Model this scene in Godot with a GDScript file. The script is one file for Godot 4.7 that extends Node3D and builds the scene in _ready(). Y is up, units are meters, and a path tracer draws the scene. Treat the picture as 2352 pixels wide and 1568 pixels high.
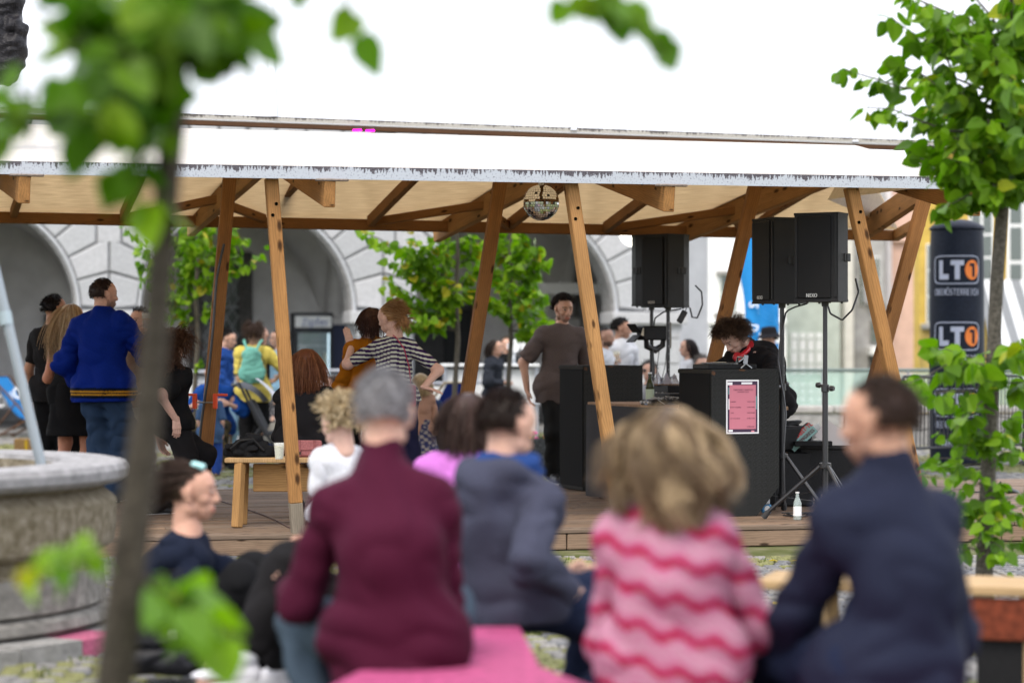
extends Node3D
# A street festival in a stone-arcaded square: audience on benches, a timber pavilion with a record booth, trees, arcade and houses behind.
# x right, y up, camera at the origin's plane looking along -z; metres.  Lens 85 mm on a 36 x 24 mm frame.

const FOC := 5553.0     # focal length in units of a 2352-wide picture
const EYE := 1.43       # eye height of the camera
const HOR := 798.0      # row of the horizon

# ------------------------------------------------------------------ measuring helpers
# a point seen at column u, row v, standing where one metre measures s picture units (distance = FOC / s)
func P(u: float, v: float, s: float) -> Vector3:
	return Vector3((u - 1176.0) / s, EYE - (v - HOR) / s, -FOC / s)

func G(u: float, s: float, y := 0.0) -> Vector3:
	return Vector3((u - 1176.0) / s, y, -FOC / s)

# pavilion axes: t along its front, b backwards from its front edge
const PA := Vector3(0.9744, 0, -0.225)
const PB := Vector3(-0.225, 0, -0.9744)
const P0 := Vector3(0, 0, -16.93)
func PV(t: float, b: float, y: float) -> Vector3:
	return P0 + PA * t + PB * b + Vector3(0, y, 0)

func ut(u: float, b: float) -> float:
	var k := (u - 1176.0) / FOC
	return (k * (16.93 + 0.9744 * b) + 0.225 * b) / (0.9744 - 0.225 * k)

func PU(u: float, b: float, y: float) -> Vector3:
	return PV(ut(u, b), b, y)

func PUV(u: float, v: float, b: float) -> Vector3:
	var p := PV(ut(u, b), b, 0.0)
	p.y = EYE - (v - HOR) * (-p.z) / FOC
	return p

# ------------------------------------------------------------------ mesh builder
class MB:
	var v := PackedVector3Array()
	var n := PackedVector3Array()
	var c := PackedColorArray()
	var uv := PackedVector2Array()
	var i := PackedInt32Array()
	var col := Color.WHITE
	var coloured := false
	var mapped := false

	func vert(p: Vector3, nn: Vector3, t := Vector2.ZERO) -> int:
		v.append(p)
		n.append(nn)
		c.append(col)
		uv.append(t)
		return v.size() - 1

	# flat polygon, turned away from the point inside
	func face(pts: Array, inside: Vector3, uvs := []) -> void:
		var nn: Vector3 = (pts[2] - pts[0]).cross(pts[1] - pts[0])
		if nn.length_squared() < 1e-16 and pts.size() > 3:
			nn = (pts[3] - pts[0]).cross(pts[2] - pts[0])
		if nn.length_squared() < 1e-18:
			return
		nn = nn.normalized()
		var mid := Vector3.ZERO
		for p in pts:
			mid += p
		mid /= pts.size()
		var flip := nn.dot(mid - inside) < 0.0
		if flip:
			nn = -nn
		var b := v.size()
		for k in pts.size():
			vert(pts[k], nn, uvs[k] if uvs.size() > k else Vector2.ZERO)
		for k in range(1, pts.size() - 1):
			if flip:
				i.append_array(PackedInt32Array([b, b + k + 1, b + k]))
			else:
				i.append_array(PackedInt32Array([b, b + k, b + k + 1]))

	# box with chamfered edges
	func box(xf: Transform3D, size: Vector3, ch := 0.004) -> void:
		var h := size * 0.5
		ch = minf(ch, minf(h.x, minf(h.y, h.z)) * 0.6)
		var o := xf.origin
		if ch <= 0.0:
			for ax in 3:
				for sg in [-1.0, 1.0]:
					var f := []
					for q in [[-1, -1], [1, -1], [1, 1], [-1, 1]]:
						var p := Vector3.ZERO
						p[ax] = h[ax] * sg
						p[(ax + 1) % 3] = h[(ax + 1) % 3] * q[0]
						p[(ax + 2) % 3] = h[(ax + 2) % 3] * q[1]
						f.append(xf * p)
					face(f, o)
			return
		for ax in 3:
			var a1 := (ax + 1) % 3
			var a2 := (ax + 2) % 3
			for sg in [-1.0, 1.0]:
				var f := []
				for q in [[-1, -1], [1, -1], [1, 1], [-1, 1]]:
					var p := Vector3.ZERO
					p[ax] = h[ax] * sg
					p[a1] = (h[a1] - ch) * q[0]
					p[a2] = (h[a2] - ch) * q[1]
					f.append(xf * p)
				face(f, o)
			for s1 in [-1.0, 1.0]:
				for s2 in [-1.0, 1.0]:
					var e := []
					for q in [[-1, 0], [1, 0], [1, 1], [-1, 1]]:
						var p := Vector3.ZERO
						p[ax] = (h[ax] - ch) * q[0]
						p[a1] = (h[a1] - (ch if q[1] == 1 else 0.0)) * s1
						p[a2] = (h[a2] - (0.0 if q[1] == 1 else ch)) * s2
						e.append(xf * p)
					face(e, o)
		for sx in [-1.0, 1.0]:
			for sy in [-1.0, 1.0]:
				for sz in [-1.0, 1.0]:
					face([xf * Vector3(h.x * sx, (h.y - ch) * sy, (h.z - ch) * sz), xf * Vector3((h.x - ch) * sx, h.y * sy, (h.z - ch) * sz), xf * Vector3((h.x - ch) * sx, (h.y - ch) * sy, h.z * sz)], o)

	# straight timber from a to b; w across, h along the up hint
	func beam(a: Vector3, b: Vector3, w: float, h: float, up := Vector3.UP, ch := 0.005) -> void:
		var y := (b - a).normalized()
		var x := y.cross(up)
		if x.length() < 0.01:
			x = y.cross(Vector3.RIGHT)
		x = x.normalized()
		var z := x.cross(y).normalized()
		box(Transform3D(Basis(x, y, z), (a + b) * 0.5), Vector3(w, a.distance_to(b), h), ch)

	func tube(pts: Array, radii: Array, sides := 6, cap := true) -> void:
		var m := pts.size()
		var ref := Vector3.UP
		var d0: Vector3 = (pts[1] - pts[0]).normalized()
		if absf(d0.dot(ref)) > 0.95:
			ref = Vector3.RIGHT
		var x := d0.cross(ref).normalized()
		var base := v.size()
		for k in m:
			var d: Vector3
			if k == 0:
				d = d0
			elif k == m - 1:
				d = (pts[k] - pts[k - 1]).normalized()
			else:
				d = (pts[k + 1] - pts[k - 1]).normalized()
			x = (x - d * x.dot(d)).normalized()
			var y := d.cross(x)
			var r: float = radii[k] if k < radii.size() else radii[-1]
			for j in sides:
				var an := TAU * j / sides
				var nn := x * cos(an) + y * sin(an)
				vert(pts[k] + nn * r, nn, Vector2(float(j) / sides, float(k) / (m - 1)))
		for k in m - 1:
			for j in sides:
				var a := base + k * sides + j
				var b2 := base + k * sides + (j + 1) % sides
				i.append_array(PackedInt32Array([a, a + sides, b2, b2, a + sides, b2 + sides]))
		if cap:
			for e in [0, m - 1]:
				var f := []
				for j in sides:
					f.append(v[base + e * sides + j])
				var inside: Vector3 = pts[1] if e == 0 else pts[m - 2]
				face(f, inside)

	# profile of (radius, height) points turned round the y axis of xf
	func lathe(xf: Transform3D, prof: Array, seg := 24, smooth := true) -> void:
		var m := prof.size()
		for k in m - 1:
			var p0: Vector2 = prof[k]
			var p1: Vector2 = prof[k + 1]
			var d := p1 - p0
			if d.length() < 1e-6:
				continue
			var nr := Vector2(d.y, -d.x).normalized()
			var base := v.size()
			for j in seg + 1:
				var an := TAU * j / seg
				var ca := cos(an)
				var sa := sin(an)
				var nn := (xf.basis * Vector3(nr.x * ca, nr.y, nr.x * sa)).normalized()
				vert(xf * Vector3(p0.x * ca, p0.y, p0.x * sa), nn, Vector2(float(j) / seg, float(k) / (m - 1)))
				vert(xf * Vector3(p1.x * ca, p1.y, p1.x * sa), nn, Vector2(float(j) / seg, float(k + 1) / (m - 1)))
			for j in seg:
				var a := base + j * 2
				i.append_array(PackedInt32Array([a, a + 2, a + 1, a + 1, a + 2, a + 3]))

	# flat outline (Vector2 list, in the x-y plane of xf) given a thickness towards +z of xf
	func slab(xf: Transform3D, pts: PackedVector2Array, th: float) -> void:
		var tri := Geometry2D.triangulate_polygon(pts)
		var mid := Vector2.ZERO
		for p in pts:
			mid += p
		mid /= pts.size()
		for side in [0, 1]:
			var z: float = th * side
			var inside := xf * Vector3(mid.x, mid.y, th * 0.5)
			for k in range(0, tri.size(), 3):
				var f := []
				for q in 3:
					var p := pts[tri[k + q]]
					f.append(xf * Vector3(p.x, p.y, z))
				face(f, f[0] + xf.basis.z * (1.0 if side == 0 else -1.0))
		var ccw := not Geometry2D.is_polygon_clockwise(pts)
		for k in pts.size():
			var a := pts[k]
			var b := pts[(k + 1) % pts.size()]
			var e := b - a
			var out := Vector2(e.y, -e.x) if ccw else Vector2(-e.y, e.x)
			var ins := xf * Vector3(a.x - out.x, a.y - out.y, th * 0.5)
			face([xf * Vector3(a.x, a.y, 0), xf * Vector3(b.x, b.y, 0), xf * Vector3(b.x, b.y, th), xf * Vector3(a.x, a.y, th)], ins)

	# turns every triangle the way its normals point
	func fix() -> MB:
		for k in range(0, i.size(), 3):
			var a := i[k]
			if (v[i[k + 2]] - v[a]).cross(v[i[k + 1]] - v[a]).dot(n[a] + n[i[k + 1]] + n[i[k + 2]]) < 0.0:
				var q := i[k + 1]
				i[k + 1] = i[k + 2]
				i[k + 2] = q
		return self

	func append(o: MB, xf: Transform3D) -> void:
		var base := v.size()
		for k in o.v.size():
			v.append(xf * o.v[k])
			n.append((xf.basis * o.n[k]).normalized())
		c.append_array(o.c)
		uv.append_array(o.uv)
		var flip := xf.basis.determinant() < 0.0
		for k in range(0, o.i.size(), 3):
			if flip:
				i.append_array(PackedInt32Array([o.i[k] + base, o.i[k + 2] + base, o.i[k + 1] + base]))
			else:
				i.append_array(PackedInt32Array([o.i[k] + base, o.i[k + 1] + base, o.i[k + 2] + base]))

	func mesh(xf := Transform3D.IDENTITY) -> ArrayMesh:
		var a := []
		a.resize(Mesh.ARRAY_MAX)
		if xf == Transform3D.IDENTITY:
			a[Mesh.ARRAY_VERTEX] = v
			a[Mesh.ARRAY_NORMAL] = n
		else:
			a[Mesh.ARRAY_VERTEX] = xf * v
			a[Mesh.ARRAY_NORMAL] = Transform3D(xf.basis.orthonormalized(), Vector3.ZERO) * n
		if coloured:
			a[Mesh.ARRAY_COLOR] = c
		if mapped:
			a[Mesh.ARRAY_TEX_UV] = uv
		a[Mesh.ARRAY_INDEX] = i
		var m := ArrayMesh.new()
		if v.size() > 0:
			m.add_surface_from_arrays(Mesh.PRIMITIVE_TRIANGLES, a)
		return m

# ------------------------------------------------------------------ naming helpers
var taken := {}
func numbered(called: String) -> String:
	var k: int = taken.get(called, 0)
	taken[called] = k + 1
	return called if k == 0 else "%s_%03d" % [called, k]

func tag(o: Node, label: String, category: String, group := "") -> Node:
	o.set_meta("label", label)
	o.set_meta("category", category)
	if group != "":
		o.set_meta("group", group)
	return o

func thing(called: String, label: String, category: String, at := Vector3.ZERO, turn := 0.0, group := "") -> Node3D:
	var o := Node3D.new()
	o.name = numbered(called)
	add_child(o)
	o.position = at
	o.rotation.y = turn
	tag(o, label, category, group)
	return o

func world_of(o: Node3D) -> Transform3D:
	var t := o.transform
	var q := o.get_parent()
	while q is Node3D and q != self:
		t = q.transform * t
		q = q.get_parent()
	return t

# commits a builder as one named mesh; world = its points are world points
func obj(called: String, mb: MB, m: Material, parent: Node3D = null, world := true) -> MeshInstance3D:
	var o := MeshInstance3D.new()
	if parent == null:
		o.name = numbered(called)
		o.mesh = mb.mesh()
		add_child(o)
	else:
		o.name = called
		parent.add_child(o, true)
		o.mesh = mb.mesh(world_of(parent).affine_inverse()) if world else mb.mesh()
	o.material_override = m
	return o

func inst(called: String, mesh: Mesh, m: Material, parent: Node3D, xf: Transform3D) -> MeshInstance3D:
	var o := MeshInstance3D.new()
	o.name = called
	parent.add_child(o, true)
	o.mesh = mesh
	o.material_override = m
	o.transform = xf
	return o

func structure(o: Node) -> Node:
	o.set_meta("kind", "structure")
	return o

func stuff(o: Node) -> Node:
	o.set_meta("kind", "stuff")
	return o

# text as thin raised letters; centred, in the x-y plane of xf
func text(words: String, high: float, m: Material, parent: Node3D, xf: Transform3D, called := "lettering", depth := 0.004, fat := 0.0, face := "Droid Sans") -> MeshInstance3D:
	var t := TextMesh.new()
	var f := SystemFont.new()
	f.font_names = PackedStringArray([face])
	if fat > 0.0:
		var fv := FontVariation.new()
		fv.base_font = f
		fv.variation_embolden = fat
		t.font = fv
	else:
		t.font = f
	t.text = words
	t.font_size = 64
	t.pixel_size = high / 46.0
	t.depth = depth
	t.curve_step = 2.0
	return inst(called, t, m, parent, xf)

# ------------------------------------------------------------------ materials
var noises := {}
func ntex(freq: float, lo: Color, hi: Color, oct := 4, seed := 1, size := 256, kind := 0, normal := false, bump := 4.0) -> NoiseTexture2D:
	var key := [freq, lo, hi, oct, seed, size, kind, normal]
	if noises.has(key):
		return noises[key]
	var f := FastNoiseLite.new()
	f.noise_type = [FastNoiseLite.TYPE_SIMPLEX_SMOOTH, FastNoiseLite.TYPE_CELLULAR, FastNoiseLite.TYPE_VALUE][kind]
	f.frequency = freq
	f.fractal_octaves = oct
	f.seed = seed
	var t := NoiseTexture2D.new()
	t.noise = f
	t.width = size
	t.height = size
	t.seamless = true
	if normal:
		t.as_normal_map = true
		t.bump_strength = bump
	else:
		var g := Gradient.new()
		g.set_color(0, lo)
		g.set_color(1, hi)
		t.color_ramp = g
	noises[key] = t
	return t

# c: base colour as linear reflectance; grain: how far the noise darkens it
func mat(c: Color, rough := 0.8, grain := 0.25, scale := 1.0, bump := 0.0, world := false) -> StandardMaterial3D:
	var m := StandardMaterial3D.new()
	m.albedo_color = c.linear_to_srgb()
	m.roughness = rough
	m.metallic_specular = 0.3
	if grain > 0.0:
		var lo := 1.0 - grain
		m.albedo_texture = ntex(0.02, Color(lo, lo, lo), Color(1, 1, 1), 5, 3)
		m.uv1_triplanar = true
		m.uv1_world_triplanar = world
		m.uv1_scale = Vector3.ONE * scale
	if bump > 0.0:
		m.heightmap_enabled = true
		m.heightmap_texture = ntex(0.035, Color.BLACK, Color.WHITE, 5, 7)
		m.heightmap_scale = bump
		m.uv1_triplanar = true
		m.uv1_scale = Vector3.ONE * scale
	return m

func cloth(c: Color, rough := 0.9, scale := 5.0, sheen := 0.0) -> StandardMaterial3D:
	var m := mat(c, rough, 0.24, scale * 3.0, 0.12)
	m.metallic_specular = 0.16
	if sheen > 0.0:
		m.rim_enabled = true
		m.rim = sheen
		m.rim_tint = 0.7
	return m

func plain(c: Color, rough := 0.5, metal := 0.0) -> StandardMaterial3D:
	var m := StandardMaterial3D.new()
	m.albedo_color = c.linear_to_srgb()
	m.roughness = rough
	m.metallic = metal
	return m

func painted(m: StandardMaterial3D) -> StandardMaterial3D:
	m.vertex_color_use_as_albedo = true
	m.albedo_color = Color.WHITE
	return m

var rng := RandomNumberGenerator.new()
func rnd(a: float, b: float) -> float:
	return rng.randf_range(a, b)

# ------------------------------------------------------------------ the scene
var M := {}

func _ready() -> void:
	# camera
	var cam := Camera3D.new()
	cam.name = "camera"
	cam.position = Vector3(0, EYE, 0)
	cam.fov = 2.0 * rad_to_deg(atan(784.0 / FOC))
	cam.rotation_degrees = Vector3(rad_to_deg(atan((HOR - 784.0) / FOC)), 0, 0)
	cam.near = 0.1
	cam.far = 400.0
	var lens := CameraAttributesPhysical.new()
	lens.frustum_focal_length = 85.0
	lens.frustum_focus_distance = 17.8
	lens.exposure_aperture = 1.5
	lens.frustum_near = 0.1
	lens.frustum_far = 400.0
	cam.attributes = lens
	add_child(cam)
	cam.current = true
	# overcast sky
	var sky_mat := ProceduralSkyMaterial.new()
	sky_mat.sky_top_color = Color(0.93, 0.95, 1.0)
	sky_mat.sky_horizon_color = Color(0.95, 0.96, 0.98)
	sky_mat.ground_bottom_color = Color(0.35, 0.34, 0.32)
	sky_mat.ground_horizon_color = Color(0.6, 0.6, 0.6)
	sky_mat.sun_angle_max = 1.0
	var sky := Sky.new()
	sky.sky_material = sky_mat
	var env := Environment.new()
	env.background_mode = Environment.BG_SKY
	env.sky = sky
	env.background_energy_multiplier = 1.0
	env.tonemap_mode = Environment.TONE_MAPPER_LINEAR
	env.tonemap_exposure = 2.7
	env.sdfgi_enabled = true
	env.ssao_enabled = true
	env.ssil_enabled = true
	var we := WorldEnvironment.new()
	we.name = "environment"
	we.environment = env
	add_child(we)
	var sun := DirectionalLight3D.new()
	sun.name = "sun"
	sun.light_energy = 0.45
	sun.light_angular_distance = 25.0
	sun.light_color = Color(1.0, 0.97, 0.93)
	sun.rotation_degrees = Vector3(-58, -25, 0)
	sun.shadow_enabled = true
	add_child(sun)

	rng.seed = 11
	materials()
	ground()
	arcade()
	houses()
	pavilion()
	booth()
	square_things()
	foreground()
	trees()
	people()

# ------------------------------------------------------------------ materials
# sawn softwood: long fibres, late-wood lines and a few knots; the grain runs along v
var plank_tex: ImageTexture
func plank_image() -> ImageTexture:
	if plank_tex:
		return plank_tex
	var W := 128
	var Hh := 768
	var im := Image.create(W, Hh, false, Image.FORMAT_RGB8)
	var f := FastNoiseLite.new()
	f.seed = 12
	f.frequency = 0.02
	var g := FastNoiseLite.new()
	g.seed = 13
	g.frequency = 0.09
	var knots := []
	for k in 5:
		knots.append([rnd(18, 110), rnd(40, 730), rnd(4, 8)])
	for y in Hh:
		var yy := cos(TAU * y / Hh) * 60.0
		var yz := sin(TAU * y / Hh) * 60.0
		for x in W:
			var px := float(x)
			var dark := 0.0
			for k in knots:
				var dx: float = x - k[0]
				var dy: float = (y - k[1]) * 0.45
				var r := sqrt(dx * dx + dy * dy)
				px += 16.0 * signf(dx) * exp(-r / (k[2] * 1.6))
				dark = maxf(dark, clampf(1.6 - r / k[2], 0.0, 1.0))
			var w := f.get_noise_3d(px * 0.7, yy * 0.3, yz * 0.3)
			var l := 0.5 + 0.5 * sin(px * 0.75 + w * 9.0)
			var t := g.get_noise_3d(px * 4.0, yy * 0.5, yz * 0.5)
			var v := 0.86 + 0.12 * w + 0.07 * t - 0.09 * l * l
			v *= 1.0 - 0.55 * dark
			im.set_pixel(x, y, Color(clampf(v, 0, 1), clampf(v * (0.985 - 0.06 * dark), 0, 1), clampf(v * (0.96 - 0.1 * dark), 0, 1)))
	plank_tex = ImageTexture.create_from_image(im)
	return plank_tex

func wood(c: Color, _dark := 0.5, seed := 5) -> StandardMaterial3D:
	var m := StandardMaterial3D.new()
	m.albedo_color = c.linear_to_srgb()
	m.roughness = 0.72
	m.metallic_specular = 0.28
	m.albedo_texture = plank_image()
	m.uv1_triplanar = true
	m.uv1_triplanar_sharpness = 8.0
	m.uv1_scale = Vector3(4.2, 0.62, 4.2)
	m.uv1_offset = Vector3(seed * 0.37, seed * 0.173, seed * 0.61)
	return m

func glassy(c: Color, alpha: float) -> StandardMaterial3D:
	var m := StandardMaterial3D.new()
	m.albedo_color = Color(c.r, c.g, c.b, alpha)
	m.transparency = BaseMaterial3D.TRANSPARENCY_ALPHA
	m.roughness = 0.05
	return m

func glowing(c: Color, e: float) -> StandardMaterial3D:
	var m := StandardMaterial3D.new()
	m.albedo_color = c
	m.emission_enabled = true
	m.emission = c
	m.emission_energy_multiplier = e
	return m

# grimy fabric edge: mould that grows in runs from the upper seam
func grime_image(base: Color, dirt: Color, seed: int) -> ImageTexture:
	var im := Image.create(1024, 64, false, Image.FORMAT_RGB8)
	var f := FastNoiseLite.new()
	f.seed = seed
	f.frequency = 0.09
	var g := FastNoiseLite.new()
	g.seed = seed + 1
	g.frequency = 0.012
	var q := FastNoiseLite.new()
	q.seed = seed + 2
	q.frequency = 0.2
	for x in 1024:
		var w := clampf(0.2 + 0.55 * f.get_noise_1d(x * 2.2) + 0.4 * g.get_noise_1d(x), 0.03, 0.9)
		for y in 64:
			var h := y / 64.0
			var a := 0.0
			if h < w:
				a = 0.75 + 0.35 * q.get_noise_2d(x * 2.0, y * 0.5)
			a = maxf(a, clampf(q.get_noise_2d(x * 1.5, y * 0.35 + 300) * 1.6 - 0.45, 0.0, 0.7))
			im.set_pixel(x, y, base.lerp(dirt, clampf(a, 0, 1)))
	return ImageTexture.create_from_image(im)

func materials() -> void:
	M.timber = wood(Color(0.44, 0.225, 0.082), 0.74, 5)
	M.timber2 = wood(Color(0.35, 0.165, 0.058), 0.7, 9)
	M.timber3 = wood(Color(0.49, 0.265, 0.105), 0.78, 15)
	M.endgrain = mat(Color(0.3, 0.24, 0.2), 0.9, 0.4, 9)
	M.plank = [wood(Color(0.255, 0.175, 0.125), 0.45, 21), wood(Color(0.21, 0.15, 0.11), 0.45, 22), wood(Color(0.30, 0.21, 0.15), 0.5, 23), wood(Color(0.24, 0.18, 0.14), 0.4, 24)]
	M.bench = wood(Color(0.52, 0.30, 0.12), 0.6, 31)
	M.benchtop = wood(Color(0.55, 0.36, 0.18), 0.6, 32)
	M.membrane = mat(Color(0.88, 0.875, 0.86), 0.6, 0.14, 0.5)
	M.membrane.albedo_texture = ntex(0.03, Color(0.86, 0.85, 0.83), Color(1, 1, 1), 5, 41)
	M.membrane.uv1_scale = Vector3(0.5, 3.0, 3.0)
	M.membrane.backlight_enabled = true
	M.membrane.backlight = Color(1.0, 0.93, 0.82)
	M.sail = mat(Color(0.58, 0.60, 0.64), 0.6, 0.05, 0.6)
	M.sail.backlight_enabled = true
	M.sail.backlight = Color(0.6, 0.58, 0.55)
	M.fascia = StandardMaterial3D.new()
	M.fascia.albedo_texture = grime_image(Color(0.64, 0.66, 0.69), Color(0.15, 0.12, 0.14), 3)
	M.fascia.roughness = 0.7
	M.fascia2 = StandardMaterial3D.new()
	M.fascia2.albedo_texture = grime_image(Color(0.60, 0.59, 0.56), Color(0.14, 0.12, 0.11), 8)
	M.fascia2.roughness = 0.7
	M.stone = [mat(Color(0.45, 0.455, 0.465), 0.85, 0.12, 2.2, 0.15), mat(Color(0.425, 0.43, 0.44), 0.85, 0.13, 2.6, 0.15), mat(Color(0.48, 0.48, 0.49), 0.85, 0.12, 1.8, 0.15)]
	M.joint = mat(Color(0.30, 0.31, 0.32), 0.9, 0.2, 2.0)
	M.reveal = mat(Color(0.36, 0.355, 0.35), 0.9, 0.25, 1.2, 0.3)
	M.edge = mat(Color(0.52, 0.53, 0.55), 0.85, 0.15, 2.0)
	M.plaster = mat(Color(0.74, 0.73, 0.73), 0.92, 0.12, 0.35)
	M.plinth = mat(Color(0.26, 0.255, 0.25), 0.9, 0.3, 0.8)
	M.frame_stone = mat(Color(0.15, 0.145, 0.14), 0.9, 0.3, 1.5)
	M.dark = mat(Color(0.02, 0.022, 0.025), 0.5, 0.2, 1.0)
	M.black = mat(Color(0.012, 0.012, 0.013), 0.55, 0.3, 8.0)
	M.black_metal = plain(Color(0.016, 0.016, 0.018), 0.35, 0.0)
	M.steel = plain(Color(0.42, 0.44, 0.46), 0.38, 0.9)
	M.grey_metal = plain(Color(0.30, 0.31, 0.33), 0.5, 0.6)
	M.white_paint = mat(Color(0.78, 0.78, 0.77), 0.6, 0.06, 1.0)
	M.white_house = mat(Color(0.89, 0.89, 0.88), 0.9, 0.05, 0.3)
	M.pane = plain(Color(0.05, 0.06, 0.065), 0.08)
	M.glass = glassy(Color(0.75, 0.9, 0.86), 0.22)

# ------------------------------------------------------------------ ground
func ground() -> void:
	var g := thing("ground", "", "")
	g.remove_meta("label")
	g.remove_meta("category")
	structure(g)
	var mb := MB.new()
	mb.face([Vector3(-160, 0, 20), Vector3(160, 0, 20), Vector3(160, 0, -260), Vector3(-160, 0, -260)], Vector3(0, -5, 0))
	var gm := mat(Color(0.16, 0.16, 0.11), 0.95, 0.5, 0.35, 0.0, true)
	gm.albedo_texture = ntex(0.012, Color(0.55, 0.62, 0.30), Color(1.0, 0.97, 0.95), 6, 51, 512)
	obj("earth", mb, gm, g)
	# small stone setts with mossy joints
	var tones := [mat(Color(0.26, 0.25, 0.24), 0.85, 0.35, 7.0, 0.4), mat(Color(0.20, 0.20, 0.205), 0.85, 0.35, 7.0, 0.4), mat(Color(0.31, 0.295, 0.27), 0.85, 0.35, 7.0, 0.4), mat(Color(0.26, 0.26, 0.11), 0.9, 0.4, 7.0, 0.4)]
	var shapes := []
	for k in 4:
		var s := MB.new()
		var rr := []
		for j in 4:
			rr.append(Vector2([-1, 1, 1, -1][j] * rnd(0.040, 0.046), [-1, -1, 1, 1][j] * rnd(0.040, 0.046)))
		var top := []
		var mid := []
		var low := []
		for j in 4:
			top.append(Vector3(rr[j].x * 0.78, rnd(0.017, 0.021), rr[j].y * 0.78))
			mid.append(Vector3(rr[j].x, 0.010, rr[j].y))
			low.append(Vector3(rr[j].x, -0.02, rr[j].y))
		s.face(top, Vector3(0, -1, 0))
		for j in 4:
			var q := (j + 1) % 4
			s.face([mid[j], mid[q], top[q], top[j]], Vector3(0, 0, 0))
			s.face([low[j], low[q], mid[q], mid[j]], Vector3(0, 0, 0))
		shapes.append(s.mesh())
	var moss := FastNoiseLite.new()
	moss.seed = 5
	moss.frequency = 0.35
	var lots := [[], [], [], []]
	var singles := 0
	var pitch := 0.098
	for region in [[-5.5, 5.5, -16.35, -8.2, 1.0], [-9.0, 9.5, -38.0, -21.6, 1.35]]:
		var z: float = region[2]
		var row := 0
		while z < region[3]:
			var x: float = region[0] + rnd(0, 0.05)
			var step: float = pitch * region[4]
			while x < region[1]:
				var half := 0.215 * -z + 0.3
				if absf(x) < half:
					var kind := 0
					var mv := moss.get_noise_2d(x, z) + rnd(-0.25, 0.25)
					var far_part: bool = region[4] > 1.1
					if mv > (-0.02 if far_part else 0.22):
						kind = 3
					else:
						kind = rng.randi() % 3
					var skip := rng.randf() < (0.3 if far_part and kind == 3 else 0.02)
					if not skip:
						var sc: float = region[4]
						var b := Basis(Vector3.UP, (rng.randi() % 4) * PI / 2 + rnd(-0.09, 0.09)).scaled(Vector3(sc, rnd(0.8, 1.15), sc))
						var xf := Transform3D(b, Vector3(x + rnd(-0.008, 0.008), rnd(-0.004, 0.004), z + rnd(-0.008, 0.008) + 0.012 * sin(x * 1.3)))
						var u := 1176.0 + FOC * x / -z
						var seen := not far_part and z > -15.9 and z < -10.4 and ((u > 1742 and u < 1850) or (u > 1285 and u < 1352))
						if seen and singles < 296:
							singles += 1
							inst("sett", shapes[rng.randi() % 4], tones[kind], g, xf)
						else:
							lots[kind].append(xf)
				x += step * rnd(0.97, 1.06)
			z += step
			row += 1
	for k in 4:
		var mm := MultiMesh.new()
		mm.transform_format = MultiMesh.TRANSFORM_3D
		mm.mesh = shapes[k]
		mm.instance_count = lots[k].size()
		for j in lots[k].size():
			mm.set_instance_transform(j, lots[k][j])
		var mi := MultiMeshInstance3D.new()
		mi.name = "paving"
		mi.multimesh = mm
		mi.material_override = tones[k]
		g.add_child(mi, true)
		stuff(mi)
	# moss tufts and a few fallen leaves on the stones
	var tuft := MB.new()
	for k in 900:
		var far_side := k > 420
		var z := rnd(-36, -22) if far_side else rnd(-16.2, -9.0)
		var x := rnd(-0.2, 0.2) * -z
		if moss.get_noise_2d(x, z) < -0.05:
			continue
		for j in 5:
			var p := Vector3(x + rnd(-0.05, 0.05), 0.005, z + rnd(-0.05, 0.05))
			var a := rnd(0, TAU)
			var hgt := rnd(0.02, 0.05)
			tuft.face([p - Vector3(cos(a), 0, sin(a)) * 0.008, p + Vector3(cos(a), 0, sin(a)) * 0.008, p + Vector3(rnd(-0.02, 0.02), hgt, rnd(-0.02, 0.02))], p - Vector3(0, 0, 1))
	var mt := obj("grass", tuft, mat(Color(0.13, 0.17, 0.03), 0.9, 0.3, 3.0))
	stuff(mt)
	tag(mt, "short grass and moss tufts growing between the paving stones", "grass")

# ------------------------------------------------------------------ the arcade
func timber(called: String, parent: Node3D, a: Vector3, b: Vector3, w: float, h: float, m: Material, up := Vector3.UP, ch := 0.006) -> MeshInstance3D:
	var y := (b - a).normalized()
	var x := y.cross(up)
	if x.length() < 0.01:
		x = y.cross(Vector3.RIGHT)
	x = x.normalized()
	var z := x.cross(y).normalized()
	var mb := MB.new()
	mb.box(Transform3D.IDENTITY, Vector3(w, a.distance_to(b), h), ch)
	var o := obj(called, mb, m, parent, false)
	o.transform = world_of(parent).affine_inverse() * Transform3D(Basis(x, y, z), (a + b) * 0.5)
	return o

const ARC_B := 23.0
const ARC_R := 1.72
const ARC_Y := 2.03
const ARC_T0 := -1.37
const ARC_W := 4.49

# plane of the facade: x along t, y up, z towards the square
func facade_xf() -> Transform3D:
	return Transform3D(Basis(PA, Vector3.UP, -PB), PV(0, ARC_B, 0))

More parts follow.
